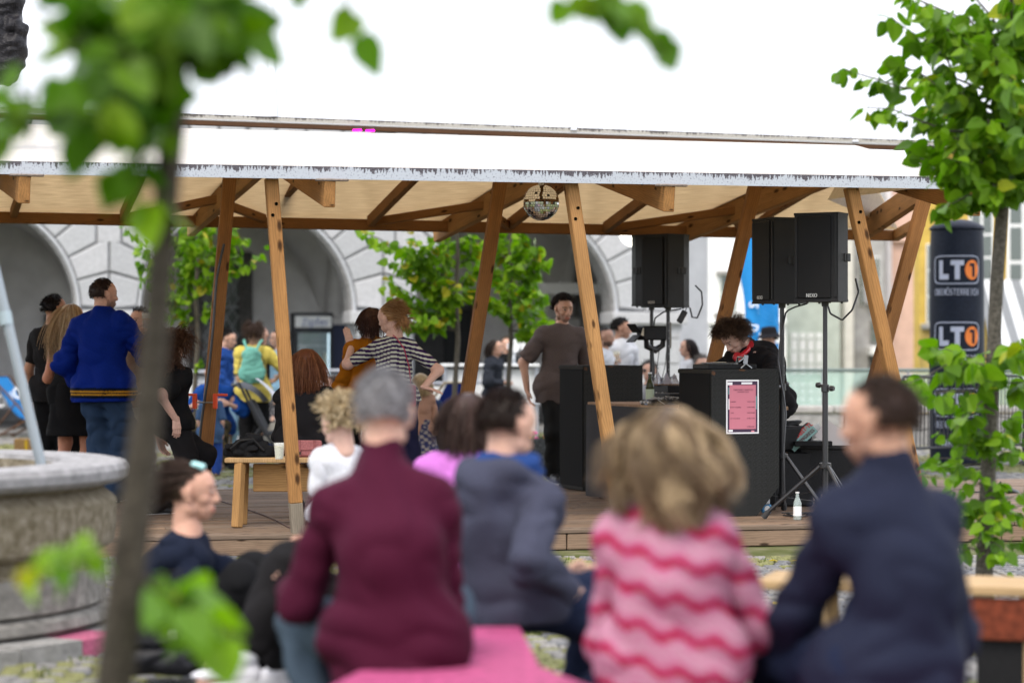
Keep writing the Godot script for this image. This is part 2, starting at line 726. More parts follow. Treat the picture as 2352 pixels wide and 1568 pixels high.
func arcade() -> void:
	var xf := facade_xf()
	var a := thing("arcade_building", "grey stone arcade with rusticated round arches behind the trees", "building", PV(3, ARC_B, 0), 0.0)
	var top := 7.2
	# backing wall with the arch openings, arch reveals
	for k in range(-1, 3):
		var ax := ARC_T0 + ARC_W * k
		var mb := MB.new()
		var back := xf * Transform3D(Basis.IDENTITY, Vector3(0, 0, -0.62))
		var half := ARC_W * 0.5
		var right_end: float = half if k < 2 else 0.62
		for side in [-1.0, 1.0]:
			if k == 2 and side > 0:
				mb.slab(back, PackedVector2Array([Vector2(ax, 0), Vector2(ax + right_end, 0), Vector2(ax + right_end, top), Vector2(ax, top)]), 0.58)
				continue
			var pts := PackedVector2Array()
			pts.append(Vector2(ax, 0))
			pts.append(Vector2(ax + side * (half - ARC_R), 0))
			for j in 13:
				var th := PI * 0.5 * j / 12.0
				pts.append(Vector2(ax + side * (half - ARC_R * cos(th)), ARC_Y + ARC_R * sin(th)))
			pts.append(Vector2(ax + side * half, top))
			pts.append(Vector2(ax, top))
			mb.slab(back, pts, 0.58)
		obj("wall", mb, M.joint, a)
	# face stones
	var cx0 := ARC_T0 - ARC_W * 0.5
	for k in range(-1, 3):
		var ax := ARC_T0 + ARC_W * k
		for side in [-1.0, 1.0]:
			if k == 2 and side > 0:
				# corner pier: plain courses
				for c in 9:
					var y0 := ARC_Y + 0.02 + c * 0.5
					stone(a, xf, PackedVector2Array([Vector2(ax + 0.02, y0), Vector2(ax + 0.6, y0), Vector2(ax + 0.6, y0 + 0.47), Vector2(ax + 0.02, y0 + 0.47)]))
				continue
			var cx: float = ax + side * ARC_W * 0.5
			var dist := ARC_W * 0.5 - 0.012
			var ths := [2.0, 15.5, 28.0, 40.0, 51.5, 62.0, 72.0, 81.0, 89.6]
			for j in ths.size() - 1:
				var t0 := deg_to_rad(ths[j] + 0.35)
				var t1 := deg_to_rad(ths[j + 1] - 0.35)
				var ri := ARC_R + 0.085
				var pts := PackedVector2Array()
				for q in 4:
					var th := lerpf(t0, t1, q / 3.0)
					pts.append(Vector2(cx - side * ri * cos(th), ARC_Y + ri * sin(th)))
				# outer end: stops at the pier axis or at a key block beside it
				var lim: float = dist if j < 2 else dist - 0.2
				var outs := []
				for th in [t1, t0]:
					var rr := lim / cos(th)
					rr = minf(rr, (top - ARC_Y) / maxf(sin(th), 0.05))
					outs.append(Vector2(cx - side * rr * cos(th), ARC_Y + rr * sin(th)))
				if j == 0:
					outs[1] = Vector2(cx - side * lim, ARC_Y + 0.03)
				if outs[0].distance_to(pts[3]) > 0.1:
					pts.append_array(PackedVector2Array(outs))
					stone(a, xf, pts)
			# pale raised bead round the opening
			var bead := MB.new()
			var line := []
			for j in 17:
				var th := PI * 0.5 * j / 16.0
				line.append(xf * Vector3(cx - side * (ARC_R + 0.04) * cos(th), ARC_Y + (ARC_R + 0.04) * sin(th), 0.005))
			bead.tube(line, [0.035], 6)
			obj("arch_bead", bead, M.edge, a)
			# reveal stones lining the opening
			for j in 6:
				var q := MB.new()
				var f0 := []
				var f1 := []
				for e in 4:
					var th := PI * 0.5 * (j + e / 3.0 * 0.985) / 6.0
					for pair in [[ARC_R - 0.03, f0], [ARC_R + 0.02, f1]]:
						pair[1].append(Vector2(cx - side * pair[0] * cos(th), ARC_Y + pair[0] * sin(th)))
				f1.reverse()
				q.slab(xf * Transform3D(Basis.IDENTITY, Vector3(0, 0, -0.64)), PackedVector2Array(f0 + f1), 0.62)
				obj("reveal_stone", q, M.reveal, a)
		# key blocks on the pier axis
		if k < 2:
			for c in 6:
				var y0 := ARC_Y + 1.09 + c * 0.62
				stone(a, xf, PackedVector2Array([Vector2(ax - 0.19, y0), Vector2(ax + 0.19, y0), Vector2(ax + 0.19, y0 + 0.59), Vector2(ax - 0.19, y0 + 0.59)]))
		# impost, pier stones and moulded foot
		var w := 1.13 if k < 2 else 1.3
		var off := 0.0 if k < 2 else 0.07
		var im := MB.new()
		im.box(xf * Transform3D(Basis.IDENTITY, Vector3(ax + off, ARC_Y - 0.10, -0.25)), Vector3(w + 0.02, 0.2, 0.86), 0.012)
		obj("impost", im, M.stone[2], a)
		var im2 := MB.new()
		im2.box(xf * Transform3D(Basis.IDENTITY, Vector3(ax + off, ARC_Y - 0.25, -0.27)), Vector3(w - 0.12, 0.095, 0.74), 0.03)
		obj("impost_moulding", im2, M.stone[1], a)
		var y := 0.28
		while y < 1.6:
			var pm := MB.new()
			pm.box(xf * Transform3D(Basis.IDENTITY, Vector3(ax + off, y + 0.215, -0.27)), Vector3(w - 0.2, 0.42, 0.72), 0.012)
			obj("pier_stone", pm, M.stone[rng.randi() % 3], a)
			y += 0.435
		var ft := MB.new()
		ft.box(xf * Transform3D(Basis.IDENTITY, Vector3(ax + off, 0.14, -0.27)), Vector3(w, 0.28, 0.82), 0.02)
		obj("pier_foot", ft, M.stone[1], a)
	# passage: groin vaults, back wall, end wall, roof slab
	var bay := MB.new()
	var nseg := 20
	var hw := ARC_W * 0.5 - 0.3
	var hd := 2.3
	for j in nseg + 1:
		for i in nseg + 1:
			var x := lerpf(-ARC_W * 0.5, ARC_W * 0.5, float(i) / nseg)
			var z := lerpf(-2.45, 2.45, float(j) / nseg)
			var hx := 1.75 * sqrt(maxf(0.0, 1.0 - pow(x / hw, 2)))
			var hz := 1.75 * sqrt(maxf(0.0, 1.0 - pow(z / hd, 2)))
			bay.vert(Vector3(x, ARC_Y + 0.03 + maxf(hx, hz), z), Vector3.DOWN)
	for j in nseg:
		for i in nseg:
			var q := j * (nseg + 1) + i
			bay.i.append_array(PackedInt32Array([q, q + nseg + 1, q + 1, q + 1, q + nseg + 1, q + nseg + 2]))
	var st := SurfaceTool.new()
	st.create_from(bay.mesh(), 0)
	st.generate_normals()
	var vault := st.commit()
	for k in range(-1, 3):
		var ctr := xf * Vector3(ARC_T0 + ARC_W * (k - 0.5), 0, -0.62 - 2.45)
		var o := inst("vault", vault, M.plaster, a, world_of(a).affine_inverse() * Transform3D(xf.basis, ctr))
		o.name = "vault" if k == -1 else "vault_%03d" % (k + 1)
	var bw := MB.new()
	bw.box(xf * Transform3D(Basis.IDENTITY, Vector3(2.0, 3.0, -5.62)), Vector3(17, 6.4, 0.3), 0.01)
	obj("back_wall", bw, M.plaster, a)
	var pl := MB.new()
	pl.box(xf * Transform3D(Basis.IDENTITY, Vector3(2.0, 0.16, -5.46)), Vector3(17, 0.32, 0.05), 0.01)
	obj("plinth", pl, M.plinth, a)
	for e in [-6.3, 8.0]:
		var ew := MB.new()
		ew.box(xf * Transform3D(Basis.IDENTITY, Vector3(e, 3.0, -3.0)), Vector3(0.3, 6.4, 5.0), 0.01)
		obj("end_wall", ew, M.reveal, a)
	var rf := MB.new()
	rf.box(xf * Transform3D(Basis.IDENTITY, Vector3(1.6, 7.3, -2.9)), Vector3(17.5, 0.2, 6.4), 0.01)
	obj("roof_slab", rf, M.joint, a)
	# floor of the passage, one shallow step up
	var fl := MB.new()
	fl.box(xf * Transform3D(Basis.IDENTITY, Vector3(2.0, 0.03, -2.9)), Vector3(17, 0.1, 5.6), 0.01)
	obj("passage_floor", fl, M.plinth, a)
	# pilasters with arched ribs across the passage
	for k in range(-1, 3):
		var ax := ARC_T0 + ARC_W * k
		var pp := MB.new()
		pp.box(xf * Transform3D(Basis.IDENTITY, Vector3(ax, 1.0, -5.36)), Vector3(0.5, 2.0, 0.3), 0.02)
		obj("pilaster", pp, M.plaster, a)
		var rib := MB.new()
		var pr := []
		for j in 17:
			var th := PI * j / 16.0
			pr.append(xf * Vector3(ax, ARC_Y + 0.02 + 1.72 * sin(th), -3.05 + 2.3 * cos(th)))
		rib.tube(pr, [0.16], 6)
		obj("vault_rib", rib, M.plaster, a)
	# grilled window with a dark stone surround in the back wall
	var wz := -5.44
	var wl := ut(438, ARC_B + 5.4)
	var wr := ut(574, ARC_B + 5.4)
	var wy1 := 3.05
	var wy0 := 0.5
	var wm := (wl + wr) * 0.5
	var win := MB.new()
	for e in [[wl + 0.09, (wy0 + wy1) * 0.5, 0.26, wy1 - wy0 + 0.3], [wr - 0.09, (wy0 + wy1) * 0.5, 0.26, wy1 - wy0 + 0.3]]:
		win.box(xf * Transform3D(Basis.IDENTITY, Vector3(e[0], e[1], wz)), Vector3(e[2], e[3], 0.14), 0.015)
	win.box(xf * Transform3D(Basis.IDENTITY, Vector3(wm, wy1 + 0.02, wz)), Vector3(wr - wl - 0.085, 0.26, 0.14), 0.015)
	win.box(xf * Transform3D(Basis.IDENTITY, Vector3(wm, wy0 - 0.02, wz)), Vector3(wr - wl - 0.085, 0.22, 0.16), 0.015)
	var wo := obj("window", win, M.frame_stone, a)
	var pn := MB.new()
	pn.box(xf * Transform3D(Basis.IDENTITY, Vector3(wm, (wy0 + wy1) * 0.5, wz - 0.02)), Vector3(wr - wl - 0.3, wy1 - wy0 - 0.1, 0.02), 0.0)
	obj("pane", pn, M.pane, wo)
	for s in [-1.0, 1.0]:
		var fr := MB.new()
		fr.beam(xf * Vector3(wm + s * 0.01, wy0 + 0.1, wz + 0.02), xf * Vector3(wm + s * 0.01, wy1 - 0.1, wz + 0.02), 0.05, 0.04, xf.basis.x)
		if s > 0:
			obj("window_frame", fr, M.grey_metal, wo)
	for c in [0.34, 0.66]:
		var fr := MB.new()
		fr.beam(xf * Vector3(wl + 0.2, lerpf(wy0, wy1, c), wz + 0.025), xf * Vector3(wr - 0.2, lerpf(wy0, wy1, c), wz + 0.025), 0.06, 0.04)
		obj("window_frame", fr, M.grey_metal, wo)
	var ww := wr - wl - 0.36
	var hh := wy1 - wy0 - 0.25
	for s in [-1.0, 1.0]:
		var x0 := -hh * 0.62
		while x0 < ww:
			var lo := maxf(0.0, x0)
			var hi := minf(ww, x0 + hh * 0.62)
			if hi - lo > 0.05:
				var ya := (lo - x0) / 0.62
				var yb := (hi - x0) / 0.62
				var xa := lo if s > 0 else ww - lo
				var xb := hi if s > 0 else ww - hi
				var br := MB.new()
				br.beam(xf * Vector3(wl + 0.18 + xa, wy0 + 0.12 + ya, wz + 0.05 + 0.012 * s), xf * Vector3(wl + 0.18 + xb, wy0 + 0.12 + yb, wz + 0.05 + 0.012 * s), 0.022, 0.012, xf.basis.z)
				obj("grille_bar", br, M.grey_metal, wo)
			x0 += 0.21
	# dark doorway with an open dark leaf, behind the second tree
	var dl := ut(948, ARC_B + 5.3)
	var dr := ut(1086, ARC_B + 5.3)
	var dm := (dl + dr) * 0.5
	var door := MB.new()
	door.box(xf * Transform3D(Basis.IDENTITY, Vector3(dm, 1.15, -5.45)), Vector3(dr - dl, 2.2, 0.06), 0.01)
	var dd := obj("doorway", door, mat(Color(0.07, 0.07, 0.072), 0.7, 0.2, 0.6), a)
	var leaf := MB.new()
	leaf.box(xf * Transform3D(Basis.IDENTITY, Vector3(dr - 0.28, 1.1, -5.40)), Vector3(0.5, 2.1, 0.05), 0.01)
	obj("door_leaf", leaf, M.dark, dd)
	var jam := MB.new()
	jam.beam(xf * Vector3(dr + 0.05, 0.1, -5.41), xf * Vector3(dr + 0.05, 2.35, -5.41), 0.1, 0.1, xf.basis.x)
	obj("door_jamb", jam, mat(Color(0.2, 0.11, 0.07), 0.7, 0.3, 3.0), dd)
	# white tie beam across the third arch
	var tb := MB.new()
	tb.beam(xf * Vector3(ut(1235, ARC_B + 3.0), 2.50, -3.0), xf * Vector3(7.85, 2.50, -3.0), 0.16, 0.2)
	obj("tie_beam", tb, M.white_paint, a)
	# small junction box on the wall
	var jb := MB.new()
	var jp := P(117, 733, 124)
	jb.box(Transform3D(xf.basis, xf * Vector3(ut(117, ARC_B + 5.4), 1.93, -5.42)), Vector3(0.25, 0.24, 0.1), 0.01)
	tag(obj("junction_box", jb, M.frame_stone), "small grey junction box fixed on the arcade's back wall", "junction box")

func stone(parent: Node3D, xf: Transform3D, pts: PackedVector2Array) -> void:
	# dressed stone with a chamfered face, standing proud of the joints
	var mb := MB.new()
	var mid := Vector2.ZERO
	for p in pts:
		mid += p
	mid /= pts.size()
	var inner := PackedVector2Array()
	var grown := Geometry2D.offset_polygon(pts, -0.022, Geometry2D.JOIN_MITER)
	if grown.size() == 1 and grown[0].size() == pts.size():
		# keep the order of the corners
		var g := grown[0]
		var best := 0
		for k in g.size():
			if g[k].distance_to(pts[0]) < g[best].distance_to(pts[0]):
				best = k
		var same := Geometry2D.is_polygon_clockwise(g) == Geometry2D.is_polygon_clockwise(pts)
		for k in g.size():
			inner.append(g[(best + (k if same else g.size() - k)) % g.size()])
	else:
		for p in pts:
			inner.append(p.lerp(mid, 0.05))
	var n := pts.size()
	var z := 0.045 + rnd(-0.004, 0.004)
	var ins := xf * Vector3(mid.x, mid.y, -0.3)
	var tri := Geometry2D.triangulate_polygon(inner)
	for k in range(0, tri.size(), 3):
		mb.face([xf * Vector3(inner[tri[k]].x, inner[tri[k]].y, z), xf * Vector3(inner[tri[k + 1]].x, inner[tri[k + 1]].y, z), xf * Vector3(inner[tri[k + 2]].x, inner[tri[k + 2]].y, z)], ins)
	for k in n:
		var q := (k + 1) % n
		mb.face([xf * Vector3(pts[k].x, pts[k].y, 0.02), xf * Vector3(pts[q].x, pts[q].y, 0.02), xf * Vector3(inner[q].x, inner[q].y, z), xf * Vector3(inner[k].x, inner[k].y, z)], ins)
		mb.face([xf * Vector3(pts[k].x, pts[k].y, -0.045), xf * Vector3(pts[q].x, pts[q].y, -0.045), xf * Vector3(pts[q].x, pts[q].y, 0.02), xf * Vector3(pts[k].x, pts[k].y, 0.02)], xf * Vector3(mid.x, mid.y, 0))
	obj("stone", mb, M.stone[rng.randi() % 3], parent)

# ------------------------------------------------------------------ houses across the square
# a box between picture columns u0..u1 and rows v0 (top)..v1 (bottom) at the distance where a metre measures s, t metres thick, its front dz nearer
func wall_box(u0: float, u1: float, v0: float, v1: float, s: float, t: float, dz := 0.0, ch := 0.01) -> MB:
	var a := P(u0, v1, s)
	var b := P(u1, v0, s)
	if a.y < 0.0 or v1 > 1500:
		a.y = 0.0
	var mb := MB.new()
	mb.box(Transform3D(Basis.IDENTITY, Vector3((a.x + b.x) * 0.5, (a.y + b.y) * 0.5, a.z - t * 0.5 + dz)), Vector3(b.x - a.x, b.y - a.y, t), ch)
	return mb

func house_window(h: Node3D, u0: float, u1: float, v0: float, v1: float, s: float, frame: Material, cols := 2, rows := 2, sill := true) -> void:
	var w := wall_box(u0, u1, v0, v1, s, 0.06, 0.05)
	var o := obj("window", w, frame, h)
	var a := P(u0, v1, s)
	var b := P(u1, v0, s)
	var bw := minf(0.09, (b.x - a.x) * 0.1)
	var cw := (b.x - a.x - bw * (cols + 1)) / cols
	var rh := (b.y - a.y - bw * (rows + 1)) / rows
	for c in cols:
		for r in rows:
			var p := MB.new()
			p.box(Transform3D(Basis.IDENTITY, Vector3(a.x + bw + cw * 0.5 + c * (cw + bw), a.y + bw + rh * 0.5 + r * (rh + bw), a.z + 0.045)), Vector3(cw, rh, 0.02), 0.0)
			obj("pane", p, M.pane_day, o)
	if sill:
		var sl := MB.new()
		sl.box(Transform3D(Basis.IDENTITY, Vector3((a.x + b.x) * 0.5, a.y - 0.07, a.z + 0.1)), Vector3(b.x - a.x + 0.24, 0.12, 0.22), 0.02)
		obj("sill", sl, M.sill, o)

func houses() -> void:
	M.pane_day = plain(Color(0.10, 0.12, 0.11), 0.1)
	M.sill = mat(Color(0.35, 0.34, 0.32), 0.8, 0.2, 1.0)
	var s := 104.0
	var h := thing("white_house", "tall white plastered house behind the loudspeakers and the blue flag", "building", G(1650, s))
	obj("wall", wall_box(1380, 1806, 400, 1600, s, 6.0), M.white_house, h)
	house_window(h, 1653, 1692, 632, 716, s, mat(Color(0.62, 0.66, 0.60), 0.7, 0.1, 1.0), 2, 2)
	var lint := wall_box(1646, 1700, 622, 632, s, 0.2, 0.15)
	obj("lintel", lint, M.sill, h)
	obj("cornice", wall_box(1530, 1806, 735, 744, s, 0.14, 0.1), M.white_house, h)
	house_window(h, 1560, 1600, 632, 716, s, M.white_paint, 2, 2)
	# pale green house with tall slatted shop fronts
	s = 98.0
	var gm := mat(Color(0.50, 0.55, 0.49), 0.9, 0.12, 0.4)
	h = thing("pale_green_house", "pale grey green house with tall white slatted shutters", "building", G(1860, s))
	obj("wall", wall_box(1806, 1930, 430, 1600, s, 5.0), gm, h)
	for band in [[630, 690], [765, 860], [880, 940], [480, 560]]:
		for k in 4:
			var o := obj("shutter", wall_box(1818 + k * 19, 1832 + k * 19, band[0], band[1], s, 0.05, 0.045), M.white_paint, h)
			for q in 3:
				var v0: float = lerpf(band[0], band[1], 0.1 + q * 0.3)
				obj("slat", wall_box(1820.5 + k * 19, 1829.5 + k * 19, v0, v0 + 6, s, 0.03, 0.06), gm, o)
	# cream corner with a broad pilaster
	s = 97.0
	h = thing("cream_house", "narrow cream house front between the green and the grey house", "building", G(1950, s))
	obj("wall", wall_box(1930, 1962, 430, 1600, s, 5.2), mat(Color(0.70, 0.66, 0.58), 0.9, 0.1, 0.4), h)
	obj("pilaster", wall_box(1936, 1956, 520, 1600, s, 0.2, 0.18), mat(Color(0.72, 0.69, 0.63), 0.9, 0.1, 0.4), h)
	# grey house with balcony
	s = 96.0
	h = thing("grey_house", "grey house with a balcony and dark openings seen under the loudspeaker", "building", G(2000, s))
	obj("wall", wall_box(1962, 2034, 430, 1600, s, 5.4), mat(Color(0.42, 0.41, 0.40), 0.9, 0.15, 0.5), h)
	house_window(h, 1998, 2024, 735, 790, s, mat(Color(0.3, 0.29, 0.28), 0.8), 1, 2, false)
	house_window(h, 1974, 1984, 590, 700, s, M.white_paint, 1, 3, false)
	house_window(h, 2000, 2022, 590, 690, s, M.white_paint, 2, 2, true)
	obj("balcony", wall_box(1992, 2030, 795, 815, s, 0.7, 0.65), M.white_paint, h)
	obj("doorway", wall_box(1996, 2026, 818, 900, s, 0.04, 0.03), mat(Color(0.12, 0.115, 0.11), 0.8), h)
	# pink house
	s = 95.0
	h = thing("pink_house", "plain peach pink house front beside the yellow house", "building", G(2080, s))
	obj("wall", wall_box(2034, 2118, 430, 1600, s, 5.6), mat(Color(0.66, 0.44, 0.35), 0.9, 0.1, 0.4), h)
	obj("corner_strip", wall_box(2034, 2048, 430, 1600, s, 0.1, 0.09), mat(Color(0.68, 0.64, 0.64), 0.9, 0.1, 0.4), h)
	obj("cornice", wall_box(2050, 2118, 548, 556, s, 0.16, 0.13), mat(Color(0.66, 0.46, 0.37), 0.9, 0.1, 0.4), h)
	# yellow house
	s = 110.0
	var ym := mat(Color(0.62, 0.43, 0.10), 0.9, 0.15, 0.5)
	h = thing("yellow_house", "yellow house with white framed windows behind the inflatable column", "building", G(2260, s))
	obj("wall", wall_box(2112, 2480, 330, 1600, s, 0.7), ym, h)
	obj("base_course", wall_box(2112, 2480, 745, 1600, s, 0.12, 0.11), mat(Color(0.50, 0.37, 0.12), 0.9, 0.25, 0.6), h)
	house_window(h, 2128, 2152, 560, 742, s, M.white_paint, 2, 3)
	house_window(h, 2226, 2284, 430, 700, s, M.white_paint, 2, 5)
	house_window(h, 2312, 2390, 430, 690, s, M.white_paint, 2, 3)
	obj("string_course", wall_box(2230, 2480, 704, 722, s, 0.25, 0.22), M.sill, h)
	obj("cornice", wall_box(2100, 2484, 322, 334, s, 0.5, 0.4), M.sill, h)
	# striped awning of a shop in that house
	var aw := thing("awning", "grey and white striped awning on the yellow house at the right edge", "awning", G(2330, 118.0, 1.4))
	var stripes := [mat(Color(0.20, 0.21, 0.22), 0.8, 0.15, 2.0), mat(Color(0.62, 0.63, 0.64), 0.8, 0.1, 2.0)]
	for k in 8:
		var mb := MB.new()
		var x0 := P(2282, 0, 116).x + k * 0.19
		var z0 := -FOC / 111.0 + 0.12
		var zf := z0 + 2.1
		mb.slab(Transform3D(Basis(Vector3.RIGHT, Vector3(0, 0.58, -0.815).normalized(), Vector3(0, 0.815, 0.58).normalized()), Vector3(x0, 1.36, zf)), PackedVector2Array([Vector2(0, 0), Vector2(0.185, 0), Vector2(0.185, 2.5), Vector2(0, 2.5)]), 0.02)
		obj("stripe", mb, stripes[k % 2], aw)
		var val := MB.new()
		val.box(Transform3D(Basis.IDENTITY, Vector3(x0 + 0.0925, 1.29, zf + 0.012)), Vector3(0.185, 0.15, 0.015), 0.003)
		obj("valance", val, stripes[k % 2], aw)
	# wall and dark ground floor on the far side so that the square is closed
	h = thing("terrace_wall", "low pale stone parapet carrying the glass railing", "wall", G(1950, 162.0))
	var cap := mat(Color(0.46, 0.44, 0.42), 0.85, 0.2, 1.0)
	var blockm := [mat(Color(0.36, 0.35, 0.34), 0.9, 0.25, 1.2, 0.3), mat(Color(0.40, 0.39, 0.375), 0.9, 0.25, 1.4, 0.3)]
	var ts := 158.0
	var x0 := P(1700, 0, ts).x
	for k in 6:
		for r in 2:
			var mb := MB.new()
			mb.box(Transform3D(Basis.IDENTITY, Vector3(x0 + 0.62 + k * 1.24 + (0.3 if r == 1 else 0.0), 0.115 + r * 0.235, -FOC / ts - 0.2)), Vector3(1.22, 0.225, 0.4), 0.012)
			obj("block", mb, blockm[(k + r) % 2], h)
		var c := MB.new()
		c.box(Transform3D(Basis.IDENTITY, Vector3(x0 + 0.75 + k * 1.24, 0.53, -FOC / ts - 0.2)), Vector3(1.22, 0.1, 0.46), 0.015)
		obj("coping", c, cap, h)
	var rail := thing("glass_railing", "glass balustrade with thin metal handrail behind the booth", "railing", Vector3(x0, 0.58, -FOC / ts - 0.2))
	var zz := -FOC / ts - 0.2
	for k in 6:
		var gpane := MB.new()
		gpane.box(Transform3D(Basis.IDENTITY, Vector3(x0 + 0.62 + k * 1.24, 0.84, zz)), Vector3(1.19, 0.5, 0.012), 0.0)
		obj("glass_panel", gpane, M.glass, rail)
		var post := MB.new()
		post.tube([Vector3(x0 + k * 1.24, 0.57, zz), Vector3(x0 + k * 1.24, 1.09, zz)], [0.022], 8)
		obj("post", post, M.grey_metal, rail)
	var hr := MB.new()
	hr.tube([Vector3(x0 - 0.1, 1.10, zz), Vector3(x0 + 7.6, 1.10, zz)], [0.025], 8)
	obj("handrail", hr, mat(Color(0.14, 0.18, 0.17), 0.5, 0.1, 1.0), rail)

# ------------------------------------------------------------------ the timber pavilion
func sheet(pts: Array, th: float, nu := 1) -> MB:
	# thin membrane between four corners (a-b along, d-c opposite), with thickness downwards
	var mb := MB.new()
	mb.mapped = true
	var a: Vector3 = pts[0]
	var b: Vector3 = pts[1]
	var c: Vector3 = pts[2]
	var d: Vector3 = pts[3]
	var nn := (b - a).cross(d - a).normalized() * th
	var mid := (a + b + c + d) * 0.25 + nn * 0.5
	mb.face([a, b, c, d], mid + nn)
	mb.face([a + nn, b + nn, c + nn, d + nn], mid - nn)
	for e in [[a, b], [b, c], [c, d], [d, a]]:
		mb.face([e[0], e[1], e[1] + nn, e[0] + nn], mid)
	return mb

func strip(u0: float, u1: float, b: float, y0: float, y1: float) -> MB:
	# upright fabric edge between t = u0..u1, textured along its length
	var mb := MB.new()
	mb.mapped = true
	for side in [0.0, 0.012]:
		var pts := [PV(u0, b + side, y0), PV(u1, b + side, y0), PV(u1, b + side, y1), PV(u0, b + side, y1)]
		var k := 1.0 / 4.1
		mb.face(pts, PV(0, b + (1.0 if side == 0.0 else -1.0), y0), [Vector2(u0 * k, 0.98), Vector2(u1 * k, 0.98), Vector2(u1 * k, 0.02), Vector2(u0 * k, 0.02)])
	return mb

func pavilion() -> void:
	# deck
	var deck := thing("wooden_deck", "low weathered plank deck under the pavilion", "deck", PV(0, 2.7, 0))
	var b := 0.0
	var n := 0
	while b < 5.35:
		var w := 0.138
		var t := -6.2
		var k := 0
		while t < 7.0:
			var l := 3.9 if k > 0 else 2.2 + fmod(n * 1.37, 2.6)
			var e := minf(t + l, 7.0)
			if e - t > 0.25:
				var y := 0.136 + rnd(-0.0025, 0.0025)
				timber("plank", deck, PV(t + 0.003, b + w * 0.5, y), PV(e - 0.003, b + w * 0.5, y), w - 0.009, 0.028, M.plank[rng.randi() % 4], Vector3.UP, 0.003)
			t = e
			k += 1
		b += w
		n += 1
	for e in [[0.06, M.plank[2]], [5.2, M.plank[1]]]:
		var t := -6.2
		while t < 7.0:
			timber("edge_beam", deck, PV(t + 0.004, e[0], 0.062), PV(minf(t + 3.3, 7.0) - 0.004, e[0], 0.062), 0.1, 0.112, e[1])
			t += 3.3
	for q in 7:
		timber("joist", deck, PV(-6.0 + q * 2.1, 0.12, 0.06), PV(-6.0 + q * 2.1, 5.1, 0.06), 0.08, 0.1, M.plank[0])
	# frame
	var pav := thing("pavilion", "timber pavilion with slanted posts and white membrane roof", "pavilion", PV(0, 2.65, 0.15))
	var tl := -6.2
	var tr := ut(2252, 0)
	# slanted posts: [u, v, u, v, b, foot height, top height, material]
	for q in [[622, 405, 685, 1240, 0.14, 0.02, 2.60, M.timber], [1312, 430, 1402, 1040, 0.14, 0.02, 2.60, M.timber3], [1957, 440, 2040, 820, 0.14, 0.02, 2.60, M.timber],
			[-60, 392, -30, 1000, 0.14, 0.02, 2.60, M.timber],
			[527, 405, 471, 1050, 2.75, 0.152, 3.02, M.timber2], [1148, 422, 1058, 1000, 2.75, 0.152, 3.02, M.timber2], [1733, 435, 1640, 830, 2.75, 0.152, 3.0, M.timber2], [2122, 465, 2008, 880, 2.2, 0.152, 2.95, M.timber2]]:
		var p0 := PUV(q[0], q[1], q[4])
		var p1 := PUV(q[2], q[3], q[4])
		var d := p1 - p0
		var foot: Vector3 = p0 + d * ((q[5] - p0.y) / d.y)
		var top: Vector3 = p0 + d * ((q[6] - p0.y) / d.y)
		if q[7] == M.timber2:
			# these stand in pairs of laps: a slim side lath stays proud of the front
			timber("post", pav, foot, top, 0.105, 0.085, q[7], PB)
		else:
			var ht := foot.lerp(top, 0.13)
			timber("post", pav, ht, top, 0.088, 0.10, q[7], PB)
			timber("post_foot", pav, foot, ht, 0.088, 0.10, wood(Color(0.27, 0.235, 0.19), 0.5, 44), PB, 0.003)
			for hh in [0.9, 0.93]:
				var bolt := MB.new()
				bolt.lathe(Transform3D(Basis(PA, -PB, Vector3.UP), foot.lerp(top, hh) - PB * 0.049 + PA * (hh - 0.915)), [Vector2(0, 0.008), Vector2(0.011, 0.006), Vector2(0.013, 0.0)], 8)
				obj("bolt", bolt, M.grey_metal, pav)
	# weathered lower end of the near post is bare wood gone grey: a separate shoe board
	# beams
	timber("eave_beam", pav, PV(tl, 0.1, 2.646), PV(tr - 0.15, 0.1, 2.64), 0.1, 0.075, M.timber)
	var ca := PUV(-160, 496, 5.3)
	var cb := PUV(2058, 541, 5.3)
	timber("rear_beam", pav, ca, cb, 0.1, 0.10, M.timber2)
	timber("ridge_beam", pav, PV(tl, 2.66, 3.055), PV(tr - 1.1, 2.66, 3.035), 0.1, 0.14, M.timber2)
	# rafters from the ridge nodes: forward to the right, backward to the left
	var nodes := [-70.0, 625.0, 1320.0, 1965.0]
	var fronts := [55.0, 757.0, 1538.0, 2243.0]
	var rears := [[-130, 520], [437, 518], [1002, 532], [1538, 545]]
	for k in 4:
		var rn := PU(nodes[k], 2.66, 3.02)
		var f := PU(fronts[k], -0.06, 2.50)
		# tapered tail: deep rafter, its head cut plumb
		var ft := PU(fronts[k], -0.06, 2.482)
		timber("front_rafter", pav, rn + Vector3(0, -0.075, 0), ft, 0.08, 0.185, M.timber)
		var cap := MB.new()
		cap.beam(PU(fronts[k], -0.06, 2.579) + PA * -0.10, PU(fronts[k], -0.06, 2.579) + PA * 0.13, 0.05, 0.016)
		obj("rafter_cap", cap, M.endgrain, pav)
		var r := PUV(rears[k][0], rears[k][1], 5.62)
		timber("rear_rafter", pav, rn + Vector3(0, -0.05, 0), r, 0.07, 0.2, M.timber3)
		timber("rafter_lath", pav, rn + Vector3(0.02, 0.075, 0), r + Vector3(0.0, 0.125, 0), 0.11, 0.045, M.timber2)
	timber("rear_rafter", pav, PU(2180, 1.6, 2.84), PUV(1985, 528, 4.5), 0.07, 0.2, M.timber)
	# single struts between rear beam and ridge
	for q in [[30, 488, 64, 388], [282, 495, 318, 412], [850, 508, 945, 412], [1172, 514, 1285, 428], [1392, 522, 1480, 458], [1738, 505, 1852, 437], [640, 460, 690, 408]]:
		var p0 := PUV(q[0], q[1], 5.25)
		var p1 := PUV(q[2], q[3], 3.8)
		timber("strut", pav, p0, p1 + (p1 - p0) * 0.75, 0.06, 0.1, M.timber2)
